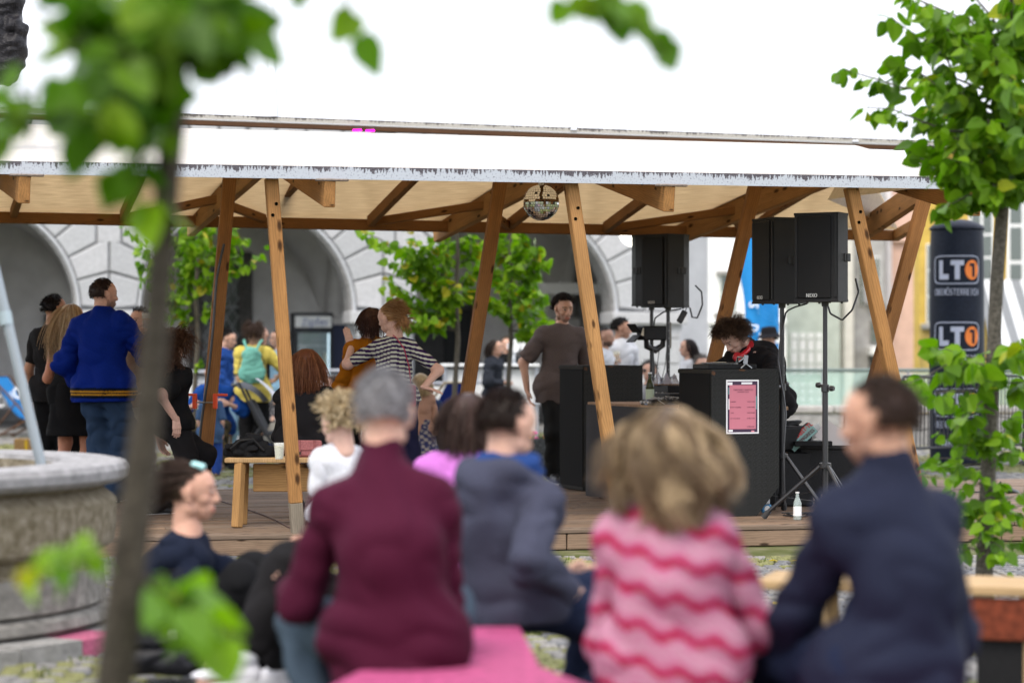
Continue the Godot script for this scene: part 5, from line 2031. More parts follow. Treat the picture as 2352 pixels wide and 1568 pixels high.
	for k in bn + 1:
		var t := float(k) / bn
		for j in 5:
			var zz := lerpf(-0.16, 0.2, j / 4.0)
			var p := Vector3(-0.02, 1.07, zz).lerp(Vector3(0.27, 0.55, zz), t) + Vector3(0.09, 0.03, 0) * sin(PI * t) + Vector3(0.012 * sin(j * 2.0 + t * 5.0), 0, 0)
			blk.vert(p, Vector3(0.8, 0.6, 0.15 * sin(j * 2.0)).normalized())
	for k in bn:
		for j in 4:
			var q := k * 5 + j
			blk.i.append_array(PackedInt32Array([q, q + 5, q + 1, q + 1, q + 5, q + 6]))
	obj("blanket", blk.fix(), cloth(Color(0.68, 0.69, 0.74), 0.9, 5.0), st, false)
	bx(st, "footmuff", cloth(Color(0.62, 0.58, 0.5), 0.9, 6.0), Vector3(0.2, 0.42, 0.0), Vector3(0.2, 0.3, 0.3), 0.06, Basis(Vector3.FORWARD, 0.5))
	bx(st, "basket", cloth(Color(0.03, 0.05, 0.12), 0.9, 6.0), Vector3(0.0, 0.24, 0), Vector3(0.4, 0.18, 0.34), 0.05)
	# deck chairs
	deck_chair("blue canvas deck chair with pale wooden frame under the man in the beanie", G(992, 176.0), -2.3, Color(0.03, 0.06, 0.42), "", Color(0.6, 0.5, 0.36))
	deck_chair("blue deck chair with white lettering by the arcade at the far left", G(62, 146.0), 1.25, Color(0.03, 0.2, 0.5), "COOL", Color(0.16, 0.09, 0.06))
	var ob := thing("chipboard_box", "low chipboard box with yellow paint near the far left deck chair", "box", G(72, 170.0), 0.1)
	var osb := mat(Color(0.36, 0.22, 0.09), 0.9, 0.55, 9.0)
	for e in [[-0.19, 0.2], [0.11, 0.38]]:
		bx(ob, "panel", osb, Vector3(e[0] * 0.8 + 0.02, 0.1, 0), Vector3(e[1] * 0.9, 0.2, 0.3), 0.006)
	bx(ob, "paint_patch", mat(Color(0.55, 0.36, 0.02), 0.8, 0.4, 12.0), Vector3(-0.06, 0.1, 0.152), Vector3(0.04, 0.17, 0.004), 0.0)
	# planters
	for e in [[1035, 187.0, Vector3(0.75, 0.42, 0.5), "dark planter box at the foot of the second tree", Color(0.03, 0.032, 0.034)], [1212, 205.0, Vector3(0.55, 0.42, 0.5), "grey planter box with pink flowers behind the man in brown", Color(0.10, 0.105, 0.11)], [450, 175.0, Vector3(0.6, 0.4, 0.5), "dark planter box at the foot of the left tree", Color(0.04, 0.04, 0.04)]]:
		var pt := thing("planter", e[3], "planter", G(e[0], e[1]), 0.1, "planter boxes of the trees")
		var sz: Vector3 = e[2]
		var pm := mat(e[4], 0.7, 0.5, 4.0)
		for s in [-1.0, 1.0]:
			bx(pt, "side", pm, Vector3(0, sz.y * 0.5, s * (sz.z * 0.5 - 0.015)), Vector3(sz.x, sz.y, 0.03), 0.006)
			bx(pt, "end", pm, Vector3(s * (sz.x * 0.5 - 0.015), sz.y * 0.5, 0), Vector3(0.03, sz.y - 0.004, sz.z - 0.062), 0.006)
		bx(pt, "soil", mat(Color(0.06, 0.045, 0.03), 0.95, 0.5, 6.0), Vector3(0, sz.y - 0.06, 0), Vector3(sz.x - 0.06, 0.03, sz.z - 0.06), 0.0)
		var gr := MB.new()
		for k in 160:
			var p := Vector3(rnd(-0.46, 0.46) * sz.x, sz.y - 0.045, rnd(-0.46, 0.46) * sz.z)
			var q := Vector3(rnd(-0.05, 0.05), rnd(0.04, 0.13), rnd(-0.05, 0.05))
			gr.face([p - Vector3(0.006, 0, 0), p + Vector3(0.006, 0, 0), p + q], p - Vector3(0, 0, 1))
		stuff(obj("ground_cover", gr, mat(Color(0.14, 0.2, 0.03), 0.8, 0.3, 5.0), pt, false))
		if e[0] == 1212:
			for k in 26:
				var fl := MB.new()
				var c := Vector3(rnd(-0.22, 0.24), sz.y + rnd(-0.02, 0.07), rnd(0.0, 0.2))
				fl.lathe(Transform3D(Basis(Vector3.RIGHT, rnd(0, 1.2)), c), [Vector2(0, -0.01), Vector2(0.03, 0.0), Vector2(0.022, 0.02), Vector2(0, 0.024)], 6)
				obj("flower", fl, plain(Color(0.7, 0.08, 0.3) if k % 5 else Color(0.75, 0.33, 0.02), 0.7), pt, false)
	# bright lamp hanging by the corner pier
	var gl := thing("globe_lamp", "glowing white globe lamp above the left loudspeakers", "lamp", P(1456, 533, 165))
	var gb := MB.new()
	var prof := []
	for j in 17:
		var th := -PI / 2 + PI * j / 16.0
		prof.append(Vector2(cos(th), sin(th)) * 0.2)
	gb.lathe(Transform3D.IDENTITY, prof, 28)
	obj("globe", gb, glowing(Color(1.0, 0.98, 0.93), 2.0), gl, false)
	rod(gl, "cord", M.black_metal, [Vector3(0, 0.195, 0), Vector3(0, 3.2, 0)], 0.008, 6)
	var om := OmniLight3D.new()
	om.name = "globe_light"
	om.light_energy = 0.5
	om.light_size = 0.17
	om.omni_range = 12.0
	om.omni_attenuation = 2.0
	om.light_color = Color(1.0, 0.95, 0.86)
	om.shadow_enabled = true
	gl.add_child(om)
	# blue feather flag
	var fg := thing("feather_flag", "tall blue feather flag with white letters behind the DJ", "flag", G(1762, 158.0), 0.05)
	rod(fg, "pole", M.grey_metal, [Vector3(0.17, 0, -0.02), Vector3(0.17, 2.4, -0.02), Vector3(0.1, 3.6, -0.02)], 0.016)
	bx(fg, "foot", M.black_metal, Vector3(0.17, 0.02, 0), Vector3(0.5, 0.04, 0.4), 0.01)
	var cl := MB.new()
	var fn := 40
	for k in fn + 1:
		var t := float(k) / fn
		var y := lerpf(0.42, 3.6, t)
		var wl := 0.56 + 0.09 * sin(t * 9.0 + 0.4) * (1.0 - t * 0.5)
		if t > 0.75:
			wl *= 1.0 - (t - 0.75) * 2.6
		for j in 9:
			var q := j / 8.0
			cl.vert(Vector3(0.165 - wl * q - (0.07 * maxf(0.0, t - 0.6)), y, 0.05 * sin(q * 7.0 + t * 4.0)), Vector3(-0.3 * cos(q * 7.0 + t * 4.0), 0, 1).normalized())
	for k in fn:
		for j in 8:
			var q := k * 9 + j
			cl.i.append_array(PackedInt32Array([q, q + 9, q + 1, q + 1, q + 9, q + 10]))
	obj("cloth", cl.fix(), cloth(Color(0.035, 0.30, 0.74), 0.7, 3.0), fg, false)
	var wp := plain(Color(0.75, 0.77, 0.8), 0.7)
	var big := "CIVAU"
	for k in 5:
		text(big[k], 0.27, wp, fg, Transform3D(Basis(Vector3.BACK, -PI / 2 - 0.12), Vector3(0.02 - 0.015 * k, 1.22 + k * 0.36, 0.075)), "letter", 0.01, 0.8)
	var small := "ACDS"
	for k in 4:
		text(small[k], 0.13, wp, fg, Transform3D(Basis(Vector3.BACK, -PI / 2 - 0.15), Vector3(-0.23 + [0.0, 0.05, 0.02, 0.02][k], 1.06 + k * 0.33, 0.075)), "letter", 0.01, 0.5)
	# inflatable advertising column
	var s := 190.0
	var R := 0.33
	var ic := thing("inflatable_column", "dark blue inflatable column with LT1 OBERÖSTERREICH logos behind the crowd barrier", "inflatable", G(2199, s), 0.0)
	var navy := mat(Color(0.012, 0.018, 0.036), 0.55, 0.3, 3.0)
	var mb := MB.new()
	mb.lathe(Transform3D.IDENTITY, [Vector2(0, 0.0), Vector2(R * 0.9, 0.0), Vector2(R * 0.98, 0.06), Vector2(R, 0.3), Vector2(R, 1.0), Vector2(R * 0.985, 1.9), Vector2(R * 0.975, 2.6), Vector2(R * 0.955, 2.83), Vector2(R * 0.93, 2.86)], 48)
	obj("tube", mb, navy, ic, false)
	mb = MB.new()
	var dome := [Vector2(R * 0.96, 2.855), Vector2(R * 0.985, 2.875), Vector2(R * 0.95, 2.895), Vector2(R * 0.8, 2.93), Vector2(R * 0.5, 2.965), Vector2(R * 0.2, 2.98), Vector2(0, 2.982)]
	mb.lathe(Transform3D.IDENTITY, dome, 48)
	obj("top", mb, mat(Color(0.03, 0.035, 0.055), 0.6, 0.3, 3.0), ic, false)
	var seam := []
	for k in 41:
		var a := TAU * k / 40.0
		seam.append(Vector3(cos(a) * R * 0.985, 2.862 + 0.006 * sin(k * 2.7), sin(a) * R * 0.985))
	rod(ic, "seam", navy, seam, 0.012, 6)
	var pale := plain(Color(0.45, 0.48, 0.6), 0.6)
	var orange := plain(Color(0.80, 0.20, 0.02), 0.6)
	var face0 := -0.20 + 0.0
	for lv in [2.36, 1.565, 0.77]:
		var hw := 0.88
		var hh := 0.165
		# rounded outline
		var pts := []
		for k in 64:
			var a := TAU * k / 64.0
			var ex := signf(cos(a)) * pow(absf(cos(a)), 0.28)
			var ey := signf(sin(a)) * pow(absf(sin(a)), 0.28)
			var an := face0 + ex * hw
			pts.append(Vector3(sin(an) * (R + 0.002), lv + ey * hh, cos(an) * (R + 0.002)))
		pts.append(pts[0])
		rod(ic, "logo_frame", pale, pts, 0.007, 5)
		# L and T as bent blocks, 1 in an orange disc
		for q in [[-0.66, -0.50, -0.115, 0.115], [-0.50, -0.28, -0.115, -0.05], [-0.21, 0.27, 0.055, 0.115], [-0.06, 0.12, -0.115, 0.055]]:
			patch(ic, R + 0.004, face0 + q[0], face0 + q[1], lv + q[2], lv + q[3], pale, "letter_bar")
		var disc := MB.new()
		var cen := face0 + 0.58
		for k in 28:
			var a0 := TAU * k / 28.0
			var a1 := TAU * (k + 1) / 28.0
			var f := []
			for w in [Vector2.ZERO, Vector2(cos(a0), sin(a0)), Vector2(cos(a1), sin(a1))]:
				var an: float = cen + w.x * 0.27
				var rr: float = R + 0.004
				f.append(Vector3(sin(an) * rr, lv + w.y * 0.118, cos(an) * rr))
			disc.face(f, Vector3(0, lv, 0))
		obj("logo_disc", disc, orange, ic, false)
		patch(ic, R + 0.007, cen + 0.0, cen + 0.11, lv - 0.085, lv + 0.08, navy, "numeral")
		patch(ic, R + 0.007, cen - 0.10, cen + 0.0, lv + 0.045, lv + 0.08, navy, "numeral")
		var words := "OBERÖSTERREICH"
		for k in words.length():
			var an := face0 + lerpf(-0.87, 0.87, (k + 0.5) / words.length())
			text(words[k], 0.078, pale, ic, on_cylinder(R + 0.001, an, lv - 0.265).scaled_local(Vector3(0.68, 1, 1)), "letter", 0.003)
	var url := "www.lt1.at"
	for k in url.length():
		var an := face0 + lerpf(-0.5, 0.5, (k + 0.5) / url.length())
		text(url[k], 0.09, pale, ic, on_cylinder(R + 0.001, an, 0.30), "letter", 0.003)
	# crowd barriers
	for e in [[G(2068, 199.0), G(2352, 190.0), "grey steel crowd barrier in front of the inflatable column"], [G(2362, 192.0), G(2600, 200.0), "grey steel crowd barrier leaving the picture at the right"]]:
		var a: Vector3 = e[0]
		var b: Vector3 = e[1]
		var o := thing("crowd_barrier", e[2], "barrier", (a + b) * 0.5, 0.0, "steel crowd barriers")
		var bm2 := plain(Color(0.045, 0.045, 0.05), 0.5, 0.3)
		var c := (a + b) * 0.5
		var d := b - a
		rod(o, "top_rail", bm2, [a - c + Vector3(0, 1.0, 0), a - c + d * 0.03 + Vector3(0, 1.09, 0), b - c - d * 0.03 + Vector3(0, 1.09, 0), b - c + Vector3(0, 1.0, 0)], 0.019)
		rod(o, "bottom_rail", bm2, [a - c + Vector3(0, 0.26, 0), b - c + Vector3(0, 0.26, 0)], 0.016)
		for q in [0.0, 1.0]:
			rod(o, "post", bm2, [a - c + d * q + Vector3(0, 0.03, 0), a - c + d * q + Vector3(0, 1.01, 0)], 0.019)
			rod(o, "foot", bm2, [a - c + d * q + Vector3(0, 0.02, -0.3), a - c + d * q + Vector3(0, 0.06, 0), a - c + d * q + Vector3(0, 0.02, 0.3)], 0.016)
		var n := int(d.length() / 0.067)
		for k in range(1, n):
			rod(o, "bar", bm2, [a - c + d * (float(k) / n) + Vector3(0, 0.26, 0), a - c + d * (float(k) / n) + Vector3(0, 1.09, 0)], 0.008, 6)
	var pc := thing("hose", "thick black hose curving along the ground behind the deck at the right", "hose", G(2330, 262.0))
	cable(pc, [G(2290, 262.0, 0.17), G(2310, 262.0, 0.19), G(2335, 261.0, 0.15), G(2352, 260.0, 0.05), G(2400, 258.0, 0.04)], 0.03)
	cable(pc, [G(2210, 262.0, 0.16), G(2255, 262.0, 0.165), G(2295, 262.0, 0.19), G(2300, 262.0, 0.26), G(2292, 262.0, 0.2)], 0.008)
	# clamp squeezed on the rear post
	var pcl := PUV(475, 915, 2.68)
	var clm := thing("bar_clamp", "orange bar clamp tightened round the left rear post", "clamp", pcl, -0.2)
	var om2 := plain(Color(0.62, 0.06, 0.01), 0.5)
	for s2 in [-1.0, 1.0]:
		bx(clm, "jaw", om2, Vector3(s2 * 0.085, -0.02, 0.05), Vector3(0.035, 0.12, 0.03), 0.006)
		bx(clm, "arm", om2, Vector3(s2 * 0.13, 0.03, 0.05), Vector3(0.11, 0.02, 0.025), 0.004)
	rod(clm, "bar", M.steel, [Vector3(-0.1, -0.03, 0.055), Vector3(0.1, -0.03, 0.055)], 0.006)
	var bc := thing("power_cable", "black cable running down beside the left rear post", "cable", PUV(500, 640, 2.7))
	cable(bc, [PUV(514, 560, 2.66), PUV(497, 640, 2.66), PUV(490, 740, 2.66), PUV(478, 860, 2.66), PUV(463, 960, 2.66), PUV(455, 1050, 2.66), PUV(452, 1120, 2.66)], 0.011)
	# bench on the deck with bags and a cup
	var bs := 320.0
	var bp := G(690, bs, 0.152)
	var bn2 := thing("plank_bench", "plain wooden bench on the deck behind the near post", "bench", bp, -0.05)
	bx(bn2, "seat", M.benchtop, Vector3(0.06, 0.475, 0), Vector3(1.16, 0.035, 0.36), 0.006, Basis.IDENTITY)
	for sx in [-0.42, 0.5]:
		for sz in [-0.12, 0.13]:
			timber("leg", bn2, bp + Vector3(sx + signf(sx) * 0.02, 0.0, sz + signf(sz) * 0.03), bp + Vector3(sx, 0.457, sz), 0.065, 0.06, M.bench)
		timber("crosspiece", bn2, bp + Vector3(sx, 0.41, -0.15), bp + Vector3(sx, 0.41, 0.15), 0.06, 0.08, M.bench)
	timber("apron", bn2, bp + Vector3(-0.34, 0.345, 0.0), bp + Vector3(0.46, 0.345, 0.0), 0.035, 0.2, M.bench)
	var bt := 0.152 + 0.4925
	# black cloth bag slumped on the bench
	var bag := thing("black_bag", "slumped black fabric bag on the left end of the deck bench", "bag", G(570, bs, bt))
	var bgm := MB.new()
	field(bgm, [[Vector3(-0.13, 0.04, 0), Vector3(0.12, 0.04, 0), 0.05, 0.05], [Vector3(-0.02, 0.05, 0), Vector3(0.03, 0.10, 0), 0.08, 0.055], [Vector3(0.1, 0.05, 0.0), Vector3(0.15, 0.035, 0.02), 0.05, 0.03]], 0.012, 0.06, 0.016, 14.0, [[Vector3(0, 0.0, 0), Vector3(0, -1, 0)]], 3)
	obj("body", bgm, cloth(Color(0.012, 0.012, 0.013), 0.75, 6.0), bag, false)
	rod(bag, "strap", M.black, [Vector3(-0.12, 0.06, 0.08), Vector3(-0.05, 0.12, 0.09), Vector3(0.04, 0.13, 0.07), Vector3(0.12, 0.05, 0.08)], 0.009)
	beer_glass("frosted plastic cup with pale drink on the deck bench", G(641, 326.0, bt), 0.115, false)
	var hb := thing("pink_handbag", "small dusty pink handbag with two buckled straps on the bench", "handbag", G(706, bs, bt), 0.0)
	var pkm := mat(Color(0.36, 0.13, 0.13), 0.5, 0.2, 9.0)
	bx(hb, "body", pkm, Vector3(0, 0.06, 0), Vector3(0.205, 0.12, 0.08), 0.015)
	bx(hb, "flap", pkm, Vector3(0, 0.085, 0.042), Vector3(0.207, 0.07, 0.01), 0.004)
	for sx in [-0.055, 0.055]:
		bx(hb, "strap", mat(Color(0.30, 0.10, 0.10), 0.5, 0.2, 9.0), Vector3(sx, 0.065, 0.049), Vector3(0.02, 0.115, 0.006), 0.002)
		bx(hb, "buckle", plain(Color(0.08, 0.06, 0.05), 0.3, 0.7), Vector3(sx, 0.03, 0.053), Vector3(0.024, 0.022, 0.005), 0.002)

func patch(o: Node3D, r: float, a0: float, a1: float, y0: float, y1: float, m: Material, called: String) -> void:
	var mb := MB.new()
	var n := maxi(1, int(absf(a1 - a0) / 0.08))
	for k in n:
		var p := lerpf(a0, a1, float(k) / n)
		var q := lerpf(a0, a1, float(k + 1) / n)
		mb.face([Vector3(sin(p) * r, y0, cos(p) * r), Vector3(sin(q) * r, y0, cos(q) * r), Vector3(sin(q) * r, y1, cos(q) * r), Vector3(sin(p) * r, y1, cos(p) * r)], Vector3(0, y0, 0))
	obj(called, mb, m, o, false)

# ------------------------------------------------------------------ foreground: fountain, benches
func foreground() -> void:
	# round stone fountain basin
	var c := G(-420, 470.0)
	var rim_r := P(292, 0, 467).x - c.x
	var fo := thing("stone_fountain", "round weathered stone fountain basin in the left foreground", "fountain", c)
	var stn := mat(Color(0.30, 0.28, 0.25), 0.9, 0.45, 1.6, 0.6)
	var stn2 := mat(Color(0.30, 0.265, 0.21), 0.95, 0.6, 2.0, 0.8)
	# weathered drums: streaks of lichen and soot
	stn2.albedo_texture = ntex(0.02, Color(0.5, 0.47, 0.38), Color(1, 1, 1), 6, 71, 512)
	stn2.uv1_scale = Vector3(1.5, 1.1, 1.5)
	var r := rim_r
	var parts := [["rim", [Vector2(r - 0.34, 0.845), Vector2(r - 0.33, 0.872), Vector2(r - 0.06, 0.878), Vector2(r - 0.015, 0.868), Vector2(r, 0.84), Vector2(r - 0.005, 0.80), Vector2(r - 0.04, 0.775), Vector2(r - 0.09, 0.765)], mat(Color(0.34, 0.33, 0.33), 0.8, 0.35, 2.0, 0.4)],
		["neck", [Vector2(r - 0.09, 0.767), Vector2(r - 0.13, 0.74), Vector2(r - 0.075, 0.70), Vector2(r - 0.06, 0.68)], stn2],
		["upper_drum", [Vector2(r - 0.06, 0.682), Vector2(r - 0.065, 0.55), Vector2(r - 0.075, 0.48), Vector2(r - 0.10, 0.455)], stn2],
		["groove", [Vector2(r - 0.10, 0.457), Vector2(r - 0.155, 0.44), Vector2(r - 0.155, 0.38), Vector2(r - 0.12, 0.362)], stn2],
		["middle_drum", [Vector2(r - 0.12, 0.364), Vector2(r - 0.115, 0.20), Vector2(r - 0.14, 0.185)], stn],
		["lower_drum", [Vector2(r - 0.16, 0.187), Vector2(r - 0.08, 0.16), Vector2(r - 0.07, 0.12), Vector2(r - 0.13, 0.085), Vector2(r - 0.13, -0.01)], stn],
		["basin_wall", [Vector2(r - 0.34, 0.847), Vector2(r - 0.36, 0.45), Vector2(0.0, 0.42)], stn2]]
	for p in parts:
		var mb := MB.new()
		mb.lathe(Transform3D(Basis.IDENTITY, c), p[1], 72)
		obj(p[0], mb, p[2], fo)
	var wt := MB.new()
	wt.lathe(Transform3D(Basis.IDENTITY, c), [Vector2(r - 0.345, 0.74), Vector2(0, 0.742)], 48)
	obj("water", wt, plain(Color(0.035, 0.04, 0.025), 0.06), fo)
	# step round the fountain, one stretch painted pink
	var sm := mat(Color(0.36, 0.35, 0.33), 0.9, 0.35, 2.0, 0.4)
	var pinkp := mat(Color(0.55, 0.14, 0.24), 0.85, 0.35, 5.0)
	for k in 26:
		var a0 := TAU * k / 26.0
		var a1 := TAU * (k + 0.985) / 26.0
		var pts := PackedVector2Array()
		for e in [[r + 0.11, a0], [r + 0.11, (a0 + a1) * 0.5], [r + 0.11, a1], [r - 0.2, a1], [r - 0.2, (a0 + a1) * 0.5], [r - 0.2, a0]]:
			pts.append(Vector2(cos(e[1]), sin(e[1])) * e[0])
		var mb := MB.new()
		mb.slab(Transform3D(Basis(Vector3.RIGHT, Vector3(0, 0, 1), Vector3.UP), c + Vector3(0, -0.02, 0)), pts, 0.105 + 0.004 * (k % 3))
		obj("step_stone", mb, pinkp if k == 1 else sm, fo)
	# slanting steel pipe in the basin
	var pipe := thing("steel_pipe", "slanting grey steel pipe standing in the fountain basin", "pipe", P(96, 1065, 470))
	var mb := MB.new()
	mb.tube([P(98, 1085, 470), P(92, 1060, 470), P(-60, 420, 470)], [0.026], 12)
	obj("tube", mb, plain(Color(0.24, 0.27, 0.29), 0.45, 0.4), pipe)
	mb = MB.new()
	mb.tube([P(14, 745, 470), P(9, 715, 470)], [0.034], 12)
	obj("joint", mb, plain(Color(0.3, 0.36, 0.38), 0.4, 0.5), pipe)
	# bronze figure on the fountain column
	var fs := 330.0
	var fc := G(-85, fs)
	var fig := thing("fountain_statue", "dark bronze fountain statue at the top left corner", "statue", fc)
	var bz := mat(Color(0.022, 0.02, 0.024), 0.45, 0.5, 6.0, 0.4)
	mb = MB.new()
	mb.lathe(Transform3D(Basis.IDENTITY, fc), [Vector2(0.22, 0), Vector2(0.2, 0.3), Vector2(0.1, 0.5), Vector2(0.09, 2.5), Vector2(0.18, 2.9), Vector2(0.19, 3.05), Vector2(0, 3.06)], 24)
	obj("column", mb, stn, fig)
	mb = MB.new()
	var T := func(u: float, v: float, z := 0.0) -> Vector3: return P(u, v, fs) + Vector3(0, 0, z)
	field(mb, [[T.call(0, 155), T.call(-12, 70), 0.13, 0.12], [T.call(-12, 70), T.call(5, 15), 0.12, 0.09], [T.call(28, 15), T.call(34, 5), 0.065, 0.06], [T.call(0, 30), T.call(28, 18), 0.07, 0.05], [T.call(10, 35), T.call(38, 62, 0.06), 0.05, 0.04], [T.call(38, 62, 0.06), T.call(52, 70, 0.06), 0.045, 0.05], [T.call(0, 100), T.call(35, 108, 0.05), 0.09, 0.07], [T.call(35, 108, 0.05), T.call(30, 150, 0.05), 0.07, 0.05], [T.call(40, 130), T.call(48, 150), 0.04, 0.03]], 0.018, 0.05, 0.012, 12.0, [], 4)
	obj("figure", mb, bz, fig)
	# pink painted bench block the audience sits on
	var pb := thing("pink_bench", "large pink painted bench platform in the bottom centre", "bench", G(1020, 690.0))
	var pm := mat(Color(0.46, 0.075, 0.20), 0.75, 0.35, 3.0, 0.15)
	var by := 0.45
	var q := func(u: float, v: float) -> Vector2:
		var s := (v - HOR) / (EYE - by)
		return Vector2((u - 1176.0) / s, FOC / s)
	var outline := PackedVector2Array([q.call(1030, 1438), q.call(1192, 1438), q.call(1240, 1530), q.call(1360, 1577), q.call(1780, 1585), q.call(2330, 1585), q.call(2400, 1690), q.call(640, 1690), q.call(760, 1575), q.call(880, 1510)])
	var gxf := Transform3D(Basis(Vector3.RIGHT, Vector3(0, 0, -1), Vector3.UP), Vector3.ZERO)
	mb = MB.new()
	mb.slab(gxf * Transform3D(Basis.IDENTITY, Vector3(0, 0, by - 0.045)), outline, 0.045)
	obj("top", mb, pm, pb)
	var inner := Geometry2D.offset_polygon(outline, -0.05)
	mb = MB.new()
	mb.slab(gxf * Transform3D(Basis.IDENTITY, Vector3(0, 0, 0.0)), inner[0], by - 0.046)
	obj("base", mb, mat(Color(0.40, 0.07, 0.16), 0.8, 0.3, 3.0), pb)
	# wooden bench at the right, coming towards the viewer
	var a := G(1812, 545.0)
	var e := G(2560, 566.0)
	var ax := (e - a).normalized()
	var bk := Vector3(ax.z, 0, -ax.x)
	if bk.z > 0:
		bk = -bk
	var rb := thing("slatted_bench", "long wooden bench with red apron in the right foreground", "bench", (a + e) * 0.5)
	var wtop := wood(Color(0.50, 0.35, 0.19), 0.7, 81)
	for k in 3:
		var off := -0.155 + k * 0.155
		timber("seat_plank", rb, a + bk * off + Vector3(0, 0.45, 0) - ax * 0.1, e + bk * off + Vector3(0, 0.45, 0), 0.148, 0.04, wtop)
	timber("apron", rb, a - bk * 0.2 + ax * 0.75 + Vector3(0, 0.335, 0), e - bk * 0.2 + Vector3(0, 0.335, 0), 0.03, 0.17, mat(Color(0.20, 0.045, 0.02), 0.8, 0.4, 3.0))
	for t in [0.12, 0.75]:
		var p: Vector3 = a + (e - a) * t
		for w in [-0.14, 0.14]:
			timber("leg", rb, p + bk * w, p + bk * w + Vector3(0, 0.43, 0), 0.09, 0.05, wtop)
	var dk := MB.new()
	dk.beam(a + ax * 0.8 + Vector3(0, 0.15, 0) - bk * 0.05, e + Vector3(0, 0.15, 0) - bk * 0.05, 0.26, 0.29)
	obj("storage_box", dk, M.black, rb)
	# leather bag beside the seated woman
	var lb := thing("leather_bag", "dark leather shoulder bag on the fountain step beside the seated woman", "bag", G(362, 560.0, 0.09), 0.15)
	mb = MB.new()
	field(mb, [[Vector3(-0.1, 0.07, 0), Vector3(0.1, 0.07, 0), 0.075, 0.075], [Vector3(-0.085, 0.2, 0), Vector3(0.085, 0.2, 0), 0.055, 0.055]], 0.013, 0.06, 0.01, 12.0, [[Vector3(0, 0.001, 0), Vector3(0, -1, 0)]], 5)
	var lm := mat(Color(0.018, 0.018, 0.022), 0.38, 0.4, 8.0, 0.3)
	obj("body", mb, lm, lb, false)
	bx(lb, "flap", lm, Vector3(0, 0.19, 0.068), Vector3(0.25, 0.12, 0.018), 0.008, Basis(Vector3.RIGHT, -0.12))
	bx(lb, "zip", plain(Color(0.3, 0.31, 0.34), 0.35, 0.8), Vector3(0.0, 0.235, 0.062), Vector3(0.22, 0.012, 0.012), 0.003)
	bx(lb, "buckle", plain(Color(0.35, 0.34, 0.33), 0.3, 0.9), Vector3(0.06, 0.17, 0.082), Vector3(0.03, 0.03, 0.012), 0.004)
	rod(lb, "strap", lm, [Vector3(-0.11, 0.2, 0), Vector3(-0.08, 0.30, 0.02), Vector3(0.06, 0.29, 0.05), Vector3(0.11, 0.2, 0.02)], 0.011)

# ------------------------------------------------------------------ trees
func leaf_mesh(kind: int) -> ArrayMesh:
	# heart-shaped leaf, 1 unit long from its stalk at the origin along +y, folded on the midrib
	var half := [Vector2(0.0, 0.0), Vector2(0.26, -0.07), Vector2(0.45, 0.16), Vector2(0.44, 0.42), Vector2(0.26, 0.74), Vector2(0.0, 1.0)]
	if kind == 1:
		half = [Vector2(0.0, 0.0), Vector2(0.28, -0.05), Vector2(0.49, 0.2), Vector2(0.42, 0.52), Vector2(0.22, 0.78), Vector2(0.0, 0.94)]
	elif kind == 2:
		half = [Vector2(0.0, 0.0), Vector2(0.2, -0.02), Vector2(0.38, 0.22), Vector2(0.38, 0.5), Vector2(0.2, 0.82), Vector2(0.0, 1.06)]
	var mb := MB.new()
	var fold: float = [0.16, 0.26, 0.08][kind]
	var bend: float = [0.16, 0.05, 0.3][kind]
	for s in [-1.0, 1.0]:
		var base := mb.v.size()
		var pts := []
		for p in half:
			pts.append(Vector3(p.x * s, p.y, absf(p.x) * fold * 1.6 - bend * p.y * p.y))
		var mids := []
		for t in [0.0, 0.34, 0.68]:
			mids.append(Vector3(0, t, -bend * t * t))
		var n := Vector3(-s * fold * 1.2, 0.25 * bend, 1.0).normalized()
		for p in pts:
			mb.vert(p, n)
		mb.vert(mids[1], n)
		mb.vert(mids[2], n)
		var tri := [[0, 1, 6], [1, 2, 6], [2, 3, 6], [3, 7, 6], [3, 4, 7], [4, 5, 7]]
		for t in tri:
			if s > 0:
				mb.i.append_array(PackedInt32Array([base + t[0], base + t[2], base + t[1]]))
			else:
				mb.i.append_array(PackedInt32Array([base + t[0], base + t[1], base + t[2]]))
	return mb.mesh()

var leaf_shapes := []
var leaf_tones := []
func leaf_mat(c: Color, back := Color(0.8, 0.95, 0.3)) -> StandardMaterial3D:
	var m := mat(c, 0.45, 0.25, 9.0)
	m.metallic_specular = 0.3
	m.backlight_enabled = true
	m.backlight = back
	return m

